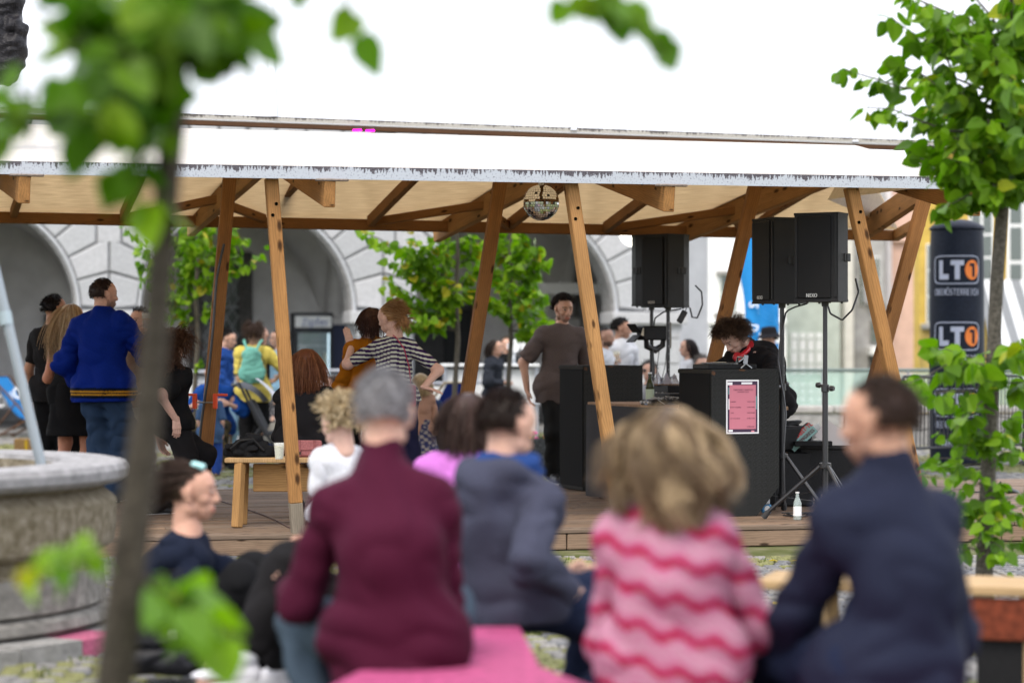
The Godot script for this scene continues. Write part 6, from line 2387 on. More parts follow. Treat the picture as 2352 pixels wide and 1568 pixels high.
# spots: [[position, direction, size], ...]; the first `singles` largest ones become parts of their own
func leaves(o: Node3D, spots: Array, singles: int, tones: Array) -> void:
	var inv := world_of(o).affine_inverse()
	var lots := {}
	for k in spots.size():
		var sp: Array = spots[k]
		var dir: Vector3 = sp[1]
		var y := dir.normalized()
		var x := y.cross(Vector3(rnd(-1, 1), rnd(-0.3, 1.5), rnd(-1, 1)))
		if x.length() < 0.01:
			x = y.cross(Vector3.RIGHT)
		x = x.normalized()
		var z := x.cross(y)
		if sp.size() > 3:
			x = y.cross((sp[3] as Vector3).normalized()).normalized()
			z = x.cross(y)
		var sz: float = sp[2]
		var xf := inv * Transform3D(Basis(x * sz, y * sz, z * sz), sp[0])
		var sh := rng.randi() % 3
		var tn := 0
		var r := rng.randf()
		tn = 0 if r < 0.4 else 1 if r < 0.72 else 2 if r < 0.955 else 3
		if k < singles:
			inst("leaf", leaf_shapes[sh], tones[tn], o, xf)
		else:
			var key := sh * 10 + tn
			if not lots.has(key):
				lots[key] = []
			lots[key].append(xf)
	for key in lots:
		var mm := MultiMesh.new()
		mm.transform_format = MultiMesh.TRANSFORM_3D
		mm.mesh = leaf_shapes[key / 10]
		mm.instance_count = lots[key].size()
		for j in lots[key].size():
			mm.set_instance_transform(j, lots[key][j])
		var mi := MultiMeshInstance3D.new()
		mi.name = "foliage"
		mi.multimesh = mm
		mi.material_override = tones[key % 10]
		o.add_child(mi, true)
		stuff(mi)

func wander(a: Vector3, b: Vector3, n: int, amp: float) -> Array:
	var out := []
	for k in n + 1:
		var t := float(k) / n
		var j := amp * sin(PI * t)
		out.append(a.lerp(b, t) + Vector3(rnd(-j, j), rnd(-j, j), rnd(-j, j)))
	return out

func taper(a: float, b: float, n: int) -> Array:
	var out := []
	for k in n + 1:
		out.append(lerpf(a, b, float(k) / n))
	return out

# a twig from p to q with leaves along its outer part
func twig(o: Node3D, spots: Array, p: Vector3, q: Vector3, r: float, n_leaf: int, size: float, bark: Material, from := 0.25) -> void:
	var line := wander(p, q, 5, p.distance_to(q) * 0.05)
	var mb := MB.new()
	mb.tube(line, taper(r, r * 0.35, 5), 5)
	obj("branch", mb, bark, o)
	for k in n_leaf:
		var t := lerpf(from, 1.02, (k + rng.randf()) / n_leaf)
		var f := t * 5.0
		var i := mini(4, int(f))
		var c: Vector3 = (line[i] as Vector3).lerp(line[i + 1], minf(1.0, f - i))
		var side := (q - p).normalized().cross(Vector3.UP)
		if side.length() < 0.1:
			side = Vector3.RIGHT
		var d := side.normalized() * (1.0 if k % 2 else -1.0) * rnd(0.2, 1.0) + Vector3(rnd(-0.4, 0.4), rnd(-1.3, 0.1), rnd(-0.5, 0.5)) + (q - p).normalized() * rnd(0.0, 0.7)
		var off := d.normalized() * size * rnd(0.15, 0.5)
		spots.append([c + off, d, size * rnd(0.65, 1.2)])

func trees() -> void:
	for k in 3:
		leaf_shapes.append(leaf_mesh(k))
	var green := [leaf_mat(Color(0.22, 0.40, 0.016)), leaf_mat(Color(0.31, 0.50, 0.02)), leaf_mat(Color(0.14, 0.29, 0.02)), leaf_mat(Color(0.46, 0.44, 0.03), Color(0.9, 0.85, 0.25))]
	var deep := [leaf_mat(Color(0.15, 0.30, 0.012)), leaf_mat(Color(0.21, 0.38, 0.014)), leaf_mat(Color(0.10, 0.21, 0.015)), leaf_mat(Color(0.38, 0.42, 0.014))]
	var dark := [leaf_mat(Color(0.10, 0.22, 0.010)), leaf_mat(Color(0.145, 0.28, 0.012)), leaf_mat(Color(0.07, 0.16, 0.012)), leaf_mat(Color(0.18, 0.30, 0.012))]
	var bark := mat(Color(0.11, 0.092, 0.07), 0.95, 0.6, 7.0, 0.8)
	var bark2 := mat(Color(0.17, 0.15, 0.12), 0.95, 0.5, 6.0, 0.6)
	# near tree, left
	var s := 1010.0
	var t := thing("young_tree", "blurred young tree nearest the viewer with a dark trunk at the left", "tree", G(262, s, 0.0), 0.0, "young lime trees")
	var mb := MB.new()
	var tp := [G(245, s, 0.0), P(262, 1568, s), P(300, 1250, s), P(335, 980, s), P(358, 760, s), P(375, 520, s), P(392, 330, s), P(402, 215, s), P(398, 120, s), P(410, -60, s), P(425, -500, s)]
	mb.tube(tp, [0.05, 0.046, 0.042, 0.036, 0.031, 0.03, 0.029, 0.033, 0.026, 0.022, 0.012], 12)
	obj("trunk", mb, bark, t)
	var spots := []
	# leafy boughs round the trunk's head
	for q in [[402, 140, 480, 10, 0.05, 16], [402, 140, 300, 40, 0.3, 18], [400, 180, 210, 130, -0.2, 18], [400, 160, 130, 60, 0.3, 14], [400, 190, 300, 240, 0.3, 14], [400, 205, 270, 330, 0.4, 12], [402, 100, 560, 60, 0.1, 12], [402, 120, 150, 190, 0.5, 14], [400, 60, 520, -40, 0.3, 16], [400, 60, 250, -30, -0.2, 16], [400, 40, 160, -20, 0.2, 12], [402, 90, 440, 20, 0.5, 12], [400, 150, 330, 170, 0.4, 14], [396, 250, 300, 400, 0.1, 7]]:
		var p := P(q[0], q[1], s)
		var e := P(q[2], q[3], s) + Vector3(0, 0, q[4])
		twig(t, spots, p, e, 0.008, int(q[5] * 1.15), 0.105, bark)
	# long bough over the picture's top edge, its tips hanging into view
	twig(t, spots, P(408, -20, s), P(800, -160, s), 0.014, 6, 0.10, bark, 0.7)
	twig(t, spots, P(800, -160, s), P(1300, -170, s), 0.012, 5, 0.10, bark, 0.5)
	twig(t, spots, P(760, -150, s), P(806, 50, s), 0.006, 0, 0.1, bark)
	spots.append([P(815, 30, s), Vector3(-0.6, -0.75, 0.1), 0.088, Vector3(0.2, 0.1, 1)])
	spots.append([P(830, 78, s), Vector3(0.3, -0.9, 0.1), 0.10, Vector3(-0.3, 0.1, 1)])
	twig(t, spots, P(1300, -170, s), P(1420, 10, s), 0.006, 5, 0.09, bark, 0.6)
	for q in [[1300, 5, -0.4, -0.6], [1345, 0, 0.2, -0.5], [1385, 12, 0.5, -0.3], [1420, 5, -0.3, -0.8], [1452, 18, 0.5, -0.6], [1470, 40, 0.3, -0.8], [1492, 62, 0.25, -0.7], [1505, 75, 0.5, -0.7], [1525, 100, 0.4, -0.6], [1400, -10, -0.6, -0.6], [1330, -15, 0.1, -0.7], [1445, 0, 0.1, -0.9]]:
		spots.append([P(q[0], q[1], s), Vector3(q[2], q[3], rnd(-0.3, 0.3)), 0.068, Vector3(rnd(-0.5, 0.5), rnd(-0.3, 0.5), 1)])
	twig(t, spots, P(1420, 5, s), P(1535, 125, s), 0.004, 2, 0.06, bark, 0.6)
	# low shoots with fresh pale leaves
	var fresh := []
	twig(t, fresh, P(292, 1300, s), P(470, 1390, s) + Vector3(0, 0, 0.1), 0.005, 7, 0.115, bark, 0.35)
	twig(t, fresh, P(300, 1330, s), P(430, 1320, s), 0.005, 5, 0.105, bark, 0.3)
	twig(t, fresh, P(290, 1280, s), P(120, 1260, s) + Vector3(0, 0, 0.35), 0.005, 10, 0.062, bark, 0.3)
	twig(t, fresh, P(296, 1260, s), P(180, 1210, s) + Vector3(0, 0, 0.3), 0.004, 5, 0.06, bark, 0.4)
	twig(t, fresh, P(300, 1400, s), P(510, 1440, s), 0.004, 5, 0.1, bark, 0.5)
	twig(t, fresh, P(390, 400, s), P(330, 450, s) + Vector3(0, 0, 0.1), 0.004, 4, 0.1, bark, 0.3)
	leaves(t, fresh, 60, green)
	for q in [[400, 210, 40, 235, 0.2, 9], [400, 215, 15, 310, 0.3, 7]]:
		twig(t, spots, P(q[0], q[1], s), P(q[2], q[3], s) + Vector3(0, 0, q[4]), 0.007, q[5], 0.1, bark, 0.55)
	var kept := []
	for sp in spots:
		var w: Vector3 = sp[0]
		if not (1176.0 + w.x * FOC / -w.z < 150.0 and HOR - (w.y - EYE) * FOC / -w.z < 165.0):
			kept.append(sp)
	leaves(t, kept, 240, dark)
	# tree at the right
	s = 432.0
	t = thing("young_tree", "young lime tree at the right edge with leaves down to its foot", "tree", G(2262, s, 0.0), 0.0, "young lime trees")
	mb = MB.new()
	tp = [G(2256, s, 0.0), P(2262, 1300, s), P(2272, 1050, s), P(2281, 850, s), P(2290, 650, s), P(2306, 450, s), P(2318, 280, s), P(2322, 100, s), P(2330, -200, s)]
	mb.tube(tp, [0.052, 0.047, 0.041, 0.038, 0.037, 0.035, 0.032, 0.026, 0.012], 12)
	obj("trunk", mb, bark2, t)
	spots = []
	for q in [[2316, 300, 2140, 190, 0.3], [2316, 320, 1985, 250, 0.1], [2318, 260, 2060, 120, -0.3], [2320, 200, 2120, 40, 0.2], [2320, 150, 2050, 10, 0.5], [2312, 380, 2160, 330, 0.4], [2312, 400, 2200, 400, -0.2], [2318, 250, 2230, 120, 0.6], [2318, 250, 2420, 150, 0.2], [2316, 330, 2400, 280, -0.3], [2312, 400, 2380, 380, 0.3], [2322, 120, 2200, -60, 0.1], [2322, 100, 2280, -80, 0.5], [2322, 100, 2380, -60, 0.1], [2320, 180, 2300, 60, 0.7], [2318, 280, 2250, 220, 0.8], [2314, 360, 2290, 330, 0.8], [2320, 160, 2350, 100, -0.6], [2310, 430, 2150, 480, 0.2], [2310, 430, 2240, 440, 0.5], [2318, 280, 2180, 250, -0.5], [2322, 100, 2080, -40, -0.2], [2316, 310, 2090, 200, 0.5], [2320, 220, 2170, 130, 0.6], [2318, 270, 1940, 160, 0.0], [2318, 240, 2030, 60, 0.3], [2316, 340, 2220, 300, 0.6], [2310, 420, 2330, 430, 0.4]]:
		var e := P(q[2], q[3], s) + Vector3(0, 0, q[4])
		twig(t, spots, P(q[0], q[1], s), e, 0.009, 36 if q[3] > -20 else 22, 0.1, bark2, 0.2)
	# low foliage
	for q in [[2284, 800, 2060, 880, 0.3, 13], [2284, 830, 2130, 800, 0.2, 13], [2284, 790, 2350, 800, 0.4, 12], [2282, 860, 2200, 830, 0.5, 12], [2282, 870, 2360, 880, 0.2, 10], [2280, 900, 2180, 960, 0.3, 10], [2280, 840, 2300, 790, 0.6, 8], [2282, 880, 2110, 900, 0.5, 8]]:
		twig(t, spots, P(q[0], q[1], s), P(q[2], q[3], s) + Vector3(0, 0, q[4]), 0.006, int(q[5] * 1.5), 0.105, bark2, 0.2)
	for k in 46:
		var v := rnd(940, 1320)
		twig(t, spots, P(2264, v, s), P(2264 + rnd(-140, 110), v + rnd(-60, 40), s) + Vector3(0, 0, rnd(-0.3, 0.4)), 0.004, 8, 0.072, bark2, 0.3)
	for k in 16:
		var u := rnd(2090, 2400)
		var v := rnd(20, 380)
		twig(t, spots, P(2316, v + 60, s), P(u, v, s) + Vector3(0, 0, rnd(-0.6, 0.7)), 0.007, 30, 0.1, bark2, 0.2)
	leaves(t, spots, 300, deep)
	# three trees in the square
	for e in [[452, 700, 176.0, [[300, 560], [330, 640], [380, 540], [430, 520], [470, 530], [520, 560], [570, 545], [600, 575], [540, 590], [350, 700], [420, 640], [480, 640], [320, 600], [500, 690], [450, 600], [400, 590], [440, 560], [380, 660], [470, 560], [400, 690]], "small tree with a pale trunk at the left arch"], [1050, 760, 188.0, [[830, 528], [870, 545], [900, 600], [890, 640], [940, 580], [980, 560], [1020, 570], [1000, 640], [920, 690], [960, 720], [900, 720], [1060, 540], [1100, 560], [1080, 620], [1040, 700], [930, 745], [985, 690], [1010, 610], [960, 640], [1030, 650], [950, 610], [1090, 660]], "leafy green tree in the middle before the second arch"], [1172, 740, 182.0, [[1120, 560], [1160, 545], [1200, 550], [1230, 575], [1250, 610], [1220, 640], [1180, 610], [1140, 620], [1240, 700], [1200, 690], [1130, 690], [1160, 650], [1220, 760], [1255, 745], [1110, 600], [1190, 580], [1210, 660], [1150, 700]], "slim tree with yellowish leaves left of the standing man"]]:
		var s2: float = e[2]
		var u0: float = e[0]
		t = thing("young_tree", e[4], "tree", G(u0 - 4, s2, 0.35), 0.0, "young lime trees")
		mb = MB.new()
		mb.tube([G(u0 - 8, s2, 0.34), P(u0 - 6, 900, s2), P(u0 + 2, 780, s2), P(u0 - 3, 680, s2), P(u0 + 2, 590, s2), P(u0, 500, s2), P(u0 + 4, 440, s2)], [0.036, 0.034, 0.032, 0.03, 0.025, 0.018, 0.008], 10)
		obj("trunk", mb, bark2, t)
		spots = []
		var tips: Array = e[3]
		for k in tips.size():
			var q: Array = tips[k]
			var vb := clampf(q[1] + absf(q[0] - u0) * 0.35 + rnd(20, 60), 520, 760)
			twig(t, spots, P(u0, vb, s2), P(q[0], q[1], s2) + Vector3(0, 0, rnd(-0.5, 0.5)), 0.009, 26, 0.125, bark2, 0.3)
			if k % 2 == 0:
				twig(t, spots, P(lerpf(u0, q[0], 0.6), lerpf(vb, q[1], 0.6), s2), P(q[0] + rnd(-40, 40), q[1] - rnd(20, 50), s2) + Vector3(0, 0, rnd(-0.6, 0.6)), 0.006, 18, 0.12, bark2, 0.2)
		# crown above the roof line
		for k in 8:
			twig(t, spots, P(u0, 500, s2), P(u0 + rnd(-150, 150), rnd(380, 500), s2) + Vector3(0, 0, rnd(-0.6, 0.6)), 0.009, 16, 0.12, bark2, 0.3)
		if u0 == 452:
			twig(t, spots, P(448, 850, s2), P(462, 820, s2), 0.004, 12, 0.08, bark2, 0.2)
		leaves(t, spots, 300, green)
	# fallen leaves on the paving
	var yl := leaf_mat(Color(0.6, 0.45, 0.02), Color(0.5, 0.4, 0.1))
	for q in [[1840, 362], [1742, 395], [1315, 360], [1327, 395], [1780, 420], [1835, 350], [1768, 350]]:
		var lf := inst("fallen_leaf", leaf_shapes[0], yl, self, Transform3D(Basis(Vector3.UP, rnd(0, 6)) * Basis(Vector3.RIGHT, -PI / 2 + 0.15) * 0.055, G(q[0], q[1], 0.03)))
		lf.name = numbered("fallen_leaf")
		tag(lf, "small yellow leaf lying on the paving stones", "leaf", "yellow leaves fallen on the paving")

# ------------------------------------------------------------------ people
class HeadTint extends Tint:
	var skin := Color(0.5, 0.3, 0.22)
	var hair := Color(0.05, 0.03, 0.02)
	var beard := 0.0
	var bald := false
	func at(p: Vector3) -> Color:
		var c := skin
		if p.z > 0.055:
			var ex := absf(p.x) - 0.031
			var ey := p.y - 0.012
			if ex * ex + ey * ey < 0.00012 and absf(ey) < 0.008:
				return Color(0.02, 0.015, 0.012) if absf(ex) < 0.006 else Color(0.5, 0.47, 0.44)
			if absf(p.x) > 0.013 and absf(p.x) < 0.052 and p.y > 0.028 and p.y < 0.039:
				return hair.lerp(skin, 0.25)
			if absf(p.x) < 0.025 and p.y > -0.079 and p.y < -0.057 and p.z > 0.07:
				return Color(skin.r * 0.8, skin.g * 0.55, skin.b * 0.55)
		if beard > 0.0 and p.y < -0.035 and p.z > -0.01 and not (p.z > 0.08 and p.y > -0.045):
			c = c.lerp(hair, beard * clampf((-0.03 - p.y) * 40.0, 0.0, 1.0))
		return c

func head_prims() -> Array:
	var X := Vector3.RIGHT
	var pr := [
		[Vector3(0, 0.034, -0.028), Vector3(0, 0.036, 0.02), 0.083, 0.078, X, 1.08],
		[Vector3(0, 0.0, 0.03), Vector3(0, -0.06, 0.045), 0.062, 0.044],
		[Vector3(-0.036, -0.06, 0.0), Vector3(0.036, -0.06, 0.0), 0.032, 0.032], [Vector3(0, -0.088, 0.05), Vector3(0, -0.092, 0.058), 0.026, 0.02],
		[Vector3(-0.038, -0.02, 0.058), Vector3(0.038, -0.02, 0.058), 0.022, 0.022], [Vector3(-0.036, 0.034, 0.074), Vector3(0.036, 0.034, 0.074), 0.014, 0.014],
		[Vector3(0, 0.02, 0.09), Vector3(0, -0.026, 0.108), 0.009, 0.013], [Vector3(-0.012, -0.03, 0.095), Vector3(0.012, -0.03, 0.095), 0.010, 0.010],
		[Vector3(-0.017, -0.061, 0.084), Vector3(0.017, -0.061, 0.084), 0.009, 0.009], [Vector3(-0.014, -0.073, 0.082), Vector3(0.014, -0.073, 0.082), 0.009, 0.009],
		[Vector3(0, -0.05, -0.025), Vector3(0, -0.15, -0.035), 0.056, 0.056]]
	for s in [-1.0, 1.0]:
		pr.append([Vector3(s * 0.079, 0.012, -0.008), Vector3(s * 0.076, -0.022, 0.0), 0.026, 0.016, Vector3(1, 0, -0.45 * s).normalized(), 2.6])
	for s in [-1.0, 1.0]:
		pr.append([Vector3(s * 0.032, 0.012, 0.103), Vector3(s * 0.033, 0.011, 0.103), 0.017, 0.017, X, 1.0, 1])
	for s in [-1.0, 1.0]:
		pr.append([Vector3(s * 0.031, 0.012, 0.076), Vector3(s * 0.032, 0.012, 0.076), 0.0135, 0.0135])
	return pr

func hand_mb(curl: Array, cell: float) -> MB:
	# wrist at the origin, fingers along +y, palm towards +z, thumb at +x
	var pr := []
	for f in 4:
		var x: float = [0.028, 0.0095, -0.009, -0.026][f]
		pr.append([Vector3(x * 0.55, 0.0, 0), Vector3(x, 0.085, 0), 0.017, 0.0125])
		var p := Vector3(x, 0.085, 0)
		var a := 0.0
		var ln: Array = [[0.042, 0.026, 0.02], [0.046, 0.03, 0.022], [0.043, 0.027, 0.02], [0.034, 0.02, 0.018]][f]
		for j in 3:
			a += deg_to_rad(curl[j]) * (1.0 + 0.08 * f)
			var q: Vector3 = p + Vector3(x * 0.06, cos(a), sin(a)).normalized() * ln[j]
			pr.append([p, q, 0.0095 - j * 0.001, 0.0088 - j * 0.001])
			p = q
	pr.append([Vector3(0.014, 0.02, 0.004), Vector3(0.045, 0.055, 0.016), 0.016, 0.012])
	pr.append([Vector3(0.045, 0.055, 0.016), Vector3(0.05, 0.085, 0.026), 0.011, 0.009])
	var mb := MB.new()
	field(mb, pr, cell, 0.006)
	return mb

var heads := []
var hands := {}

func ik(a: Vector3, b: Vector3, l1: float, l2: float, pole: Vector3) -> Array:
	# middle joint and reachable end of a two-bone limb
	var d := b - a
	var l := minf(d.length(), (l1 + l2) * 0.995)
	var u := d.normalized()
	var x := (l1 * l1 - l2 * l2 + l * l) / (2.0 * l)
	var h := sqrt(maxf(0.0, l1 * l1 - x * x))
	var w := (pole - u * pole.dot(u)).normalized()
	return [a + u * x + w * h, a + u * l]

# one strand of hair as a thin three-sided tube
func strand(mb: MB, p: Vector3, d: Vector3, ln: float, r: float, grav: float, curl: float, cf: float, centre: Vector3, keep: float, ph := -1.0) -> void:
	var n := 6 if ph < 0.0 else 9
	var pts := []
	if ph < 0.0:
		ph = rng.randf() * TAU
	var side := d.cross(Vector3(0.3, 0.9, 0.2)).normalized()
	var fwd := d.cross(side)
	for k in n + 1:
		var t := float(k) / n
		pts.append(p + (side * sin(ph + t * cf) + fwd * cos(ph + t * cf)) * curl * t)
		d = (d + Vector3(0, -grav / n, 0)).normalized()
		p += d * ln / n
		# stay outside the skull
		var off := p - centre
		off.y *= 0.84
		if off.length() < keep:
			p += off.normalized() * (keep - off.length())
	mb.tube(pts, taper(r, r * 0.35, n), 3, false)

# hair on a head frame hx: spec {c, len, n, r, grav, curl, cf, front, up, puff}
func hair_mb(hx: Transform3D, h: Dictionary, S: float) -> MB:
	var mb := MB.new()
	mb.coloured = true
	var base: Color = h.c
	var puff: float = h.get("puff", 0.006)
	var front: float = h.get("front", 0.34)
	var low: float = h.get("low", -0.55)
	var ctr := Vector3(0, 0.03, -0.01)
	# cap that follows the skull, left open at the face
	var rows := 14
	var cols := 24
	mb.col = base * 0.8
	var ids := {}
	for j in rows + 1:
		var ph := lerpf(PI / 2, -PI / 3.2, float(j) / rows)
		for i in cols:
			var a := TAU * i / cols
			var dir := Vector3(cos(ph) * sin(a), sin(ph), cos(ph) * cos(a))
			if on_scalp(dir, front, low):
				var nz := 1.0 + 0.05 * sin(a * 7.0 + j * 1.9) * (puff * 40.0)
				var p := ctr + dir * Vector3(0.083, 0.094, 0.110) * (1.0 + puff * 6.0 * nz)
				ids[j * cols + i] = mb.vert(hx * p, (hx.basis * dir).normalized())
	for j in rows:
		for i in cols:
			var q := [j * cols + i, j * cols + (i + 1) % cols, (j + 1) * cols + i, (j + 1) * cols + (i + 1) % cols]
			if ids.has(q[0]) and ids.has(q[1]) and ids.has(q[2]) and ids.has(q[3]):
				mb.i.append_array(PackedInt32Array([ids[q[0]], ids[q[2]], ids[q[1]], ids[q[1]], ids[q[2]], ids[q[3]]]))
	mb.fix()
	var n: int = h.get("n", 300)
	var cw := hx * ctr
	var made := 0
	var lk: int = h.get("locks", 0)
	var lock_dir := Vector3.UP
	var lock_ph := -1.0
	var lock_tone := 0.0
	var lock_len := 1.0
	var tries := 0
	while made < n and tries < n * 8:
		tries += 1
		var dir := Vector3(rng.randfn(), rng.randfn() + 0.35, rng.randfn() - 0.15).normalized()
		if lk > 0:
			if made % lk == 0:
				if not on_scalp(dir, front, low):
					continue
				lock_dir = dir
				lock_ph = rng.randf() * TAU
				lock_tone = rng.randf()
				lock_len = rnd(0.65, 1.22)
			dir = (lock_dir + dir * 0.075).normalized()
		elif not on_scalp(dir, front, low):
			continue
		made += 1
		var p := hx * (ctr + dir * Vector3(0.081, 0.092, 0.108))
		var flow: Vector3 = h.get("flow", Vector3(0, 0.2, -0.6))
		var d: Vector3 = (hx.basis * (dir * h.get("lift", 0.8) + flow * rnd(0.5, 1.0) + Vector3(rnd(-0.3, 0.3), rnd(-0.3, 0.3), rnd(-0.3, 0.3)))).normalized()
		var dr: float = h.get("drape", 0.0)
		if dr > 0.0:
			var dw := (hx.basis * dir).normalized()
			var tg := Vector3.DOWN + dw * dw.y
			if dir.z > -0.1:
				tg = tg * 0.5 + hx.basis.x.normalized() * signf(dir.x) * 1.6 * (dir.z + 0.1) - hx.basis.z.normalized() * (dir.z + 0.1) * 1.4
			d = (tg.normalized() * dr + dw * h.get("lift", 0.8) * 0.4 + Vector3(0, -0.15, 0) + hx.basis * flow * 0.25 + Vector3(rnd(-0.22, 0.22), rnd(-0.22, 0.22), rnd(-0.22, 0.22))).normalized()
		var lock := sin(dir.x * 9.0 + dir.y * 5.0) * sin(dir.y * 8.0 - dir.z * 7.0) * sin(dir.x * 4.0 + dir.z * 9.0)
		var ln: float = h.len
		if h.has("tie"):
			var dw := (hx.basis * dir).normalized()
			var to := hx * (h.tie as Vector3) - p
			ln = minf(h.len, to.length() * 1.15)
			d = (to - dw * to.dot(dw) * 0.85).normalized()
		var v := rnd(0.72, 1.3)
		mb.col = Color(base.r * v, base.g * v, base.b * v)
		if h.has("c2") and lock + rnd(-0.25, 0.25) > 0.08:
			mb.col = (h.c2 as Color) * v
		if lk > 0:
			mb.col = base.lerp(h.c2, lock_tone * lock_tone) * v
		strand(mb, p, d, ln * (rnd(0.7, 1.15) if lk == 0 else lock_len * rnd(0.9, 1.06)) * S, h.get("r", 0.003), h.get("grav", 0.3), h.get("curl", 0.003), h.get("cf", 6.0), cw, 0.088 * S * (1.0 + puff * 4.0), lock_ph)
	return mb

func on_scalp(dir: Vector3, front: float, low: float) -> bool:
	if dir.y < low:
		return false
	if dir.z > front and dir.y < 0.62:
		return false
	if dir.z > -0.12 and dir.y < 0.1:
		return false
	if dir.z > 0.12 and dir.y < 0.35:
		return false
	return true

# q: the whole description of a person; see people()
func person(q: Dictionary) -> Node3D:
	var H: float = q.get("H", 1.75)
	var S := H / 1.75
	var fat: float = q.get("fat", 1.0)
	var shw: float = q.get("shw", 0.175) * S * 0.9
	var cell: float = q.get("cell", 0.016)
	var UP := Vector3.UP
	var pel: Vector3 = q.get("pel", Vector3(0, 0.93 * S, 0))
	var nb: Vector3 = q.get("neck", pel + Vector3(0, 0.53 * S, 0.0))
	var sp := (nb - pel).normalized()
	var mid: Vector3 = pel.lerp(nb, 0.5) + (q.get("bend", Vector3(0, 0, -0.01)) as Vector3)
	var tw: float = q.get("tw", 0.0)
	var side := Vector3(1, 0, 0).rotated(UP, tw)
	side = (side - sp * side.dot(sp) * 0.5).normalized()
	var fw := side.cross(sp).normalized()
	var hip := 0.09 * S
	var drop: Vector3 = sp * q.get("drop", 0.092) * S
	var J := {}
	for s in ["L", "R"]:
		var g := 1.0 if s == "L" else -1.0
		J["h" + s] = pel + Vector3(g * hip, -0.01, 0)
		var sh: Vector3 = nb - drop + side * g * shw + (q.get("sh" + s, Vector3.ZERO) as Vector3)
		J["s" + s] = sh
		var w: Vector3 = q.get("w" + s, sh + Vector3(g * 0.07, -0.53, 0.05) * S)
		var arm := ik(sh, w, 0.30 * S, 0.265 * S, q.get("e" + s, Vector3(g * 0.5, -0.2, -1.0)))
		J["e" + s] = arm[0]
		J["w" + s] = arm[1]
		var ft: Vector3 = q.get("f" + s, Vector3(g * 0.11 * S, 0.085 * S, -0.01))
		var leg := ik(J["h" + s], ft, 0.44 * S, 0.42 * S, q.get("k" + s, Vector3(g * 0.12, 0, 1)))
		J["k" + s] = leg[0]
		J["a" + s] = leg[1]
	var hr: Vector3 = q.get("head", Vector3.ZERO)     # turn left, nod down, tilt
	var hb := Basis(UP, hr.x) * Basis(Vector3.RIGHT, hr.y) * Basis(Vector3.BACK, hr.z)
	var up := (hb.y + sp * 0.6).normalized()
	var hc: Vector3 = nb + up * 0.10 * S + hb.y * 0.065 * S + hb.z * 0.018 * S
	var hs: float = q.get("hs", 1.0) * (0.35 + 0.65 * S)
	var hx := Transform3D(hb.scaled(Vector3.ONE * hs), hc)
	var root := thing("person", q.label, "person", q.at, q.get("turn", 0.0), q.get("group", "people in the square"))
	var skin: Color = q.get("skin", Color(0.50, 0.29, 0.21))
	# --- body, one surface: trunk, limbs, hands, head
	var R := S * fat
	var legs := []
	var trunk := [[pel, mid, 0.125 * R, 0.115 * R, fw, 1.28], [mid, nb - sp * 0.15 * S, 0.115 * R, 0.122 * R, fw, 1.2], [J.sL - side * 0.03, J.sR + side * 0.03, 0.058 * R, 0.058 * R], [J.hL, J.hR, 0.105 * R, 0.105 * R]]
	for s in ["L", "R"]:
		legs.append([J["h" + s], J["k" + s], 0.086 * R, 0.058 * S])
		legs.append([J["k" + s], J["k" + s].lerp(J["a" + s], 0.35), 0.056 * S, 0.056 * S])
		legs.append([J["k" + s].lerp(J["a" + s], 0.35), J["a" + s], 0.055 * S, 0.037 * S])
	var body := MB.new()
	body.coloured = true
	body.col = skin
	var pr := trunk.duplicate()
	pr.append_array(legs)
	pr.append([nb - sp * 0.03, hc - hb.y * 0.05 * S - hb.z * 0.02 * S, 0.056 * S, 0.05 * S])
	for s in ["L", "R"]:
		pr.append([nb, J["s" + s], 0.045 * S, 0.045 * S])
		pr.append([J["s" + s], J["e" + s], 0.048 * R, 0.04 * S])
		pr.append([J["e" + s], J["w" + s], 0.041 * S, 0.027 * S])
		var a: Vector3 = J["a" + s]
		var sd: Vector3 = q.get("t" + s, Vector3(0.12 if s == "L" else -0.12, 0, 1))
		var toe := a + sd.normalized() * 0.16 * S
		toe.y = a.y - 0.05 * S + sd.normalized().y * 0.1
		J["o" + s] = toe
		pr.append([a + Vector3(0, -0.02, 0), toe, 0.036 * S, 0.026 * S])
	field(body, pr, cell, 0.045 * S)
	# hands
	for s in ["L", "R"]:
		var g := 1.0 if s == "L" else -1.0
		var y: Vector3 = q.get("d" + s, (J["w" + s] - J["e" + s]))
		y = y.normalized()
		var z: Vector3 = q.get("p" + s, Vector3(-g, 0, 0.25))
		z = (z - y * z.dot(y)).normalized()
		var x := y.cross(z)
		# thumb side: forwards when the arm hangs
		if (x.dot(q.get("th" + s, Vector3(0, 0.3, 1.0)))) < 0.0:
			x = -x
		body.append(tinted(hands[q.get("grip" + s, "relaxed")], skin), Transform3D(Basis(x, y, z).scaled_local(Vector3.ONE * S * 0.98), J["w" + s] - y * 0.012))
	# head
	var tint := HeadTint.new()
	tint.skin = skin
	tint.hair = q.hair.c if q.has("hair") else Color(0.05, 0.03, 0.02)
	tint.beard = q.get("beard", 0.0)
	var hm: MB = heads[q.get("lod", 1)]
	for k in hm.v.size():
		hm.c[k] = tint.at(hm.v[k])
	body.append(hm, hx)
	var bm: StandardMaterial3D = M.skin
	obj("body", body, bm, root, false)
	# --- clothes
	var seed := int(q.at.x * 97.0) + 7
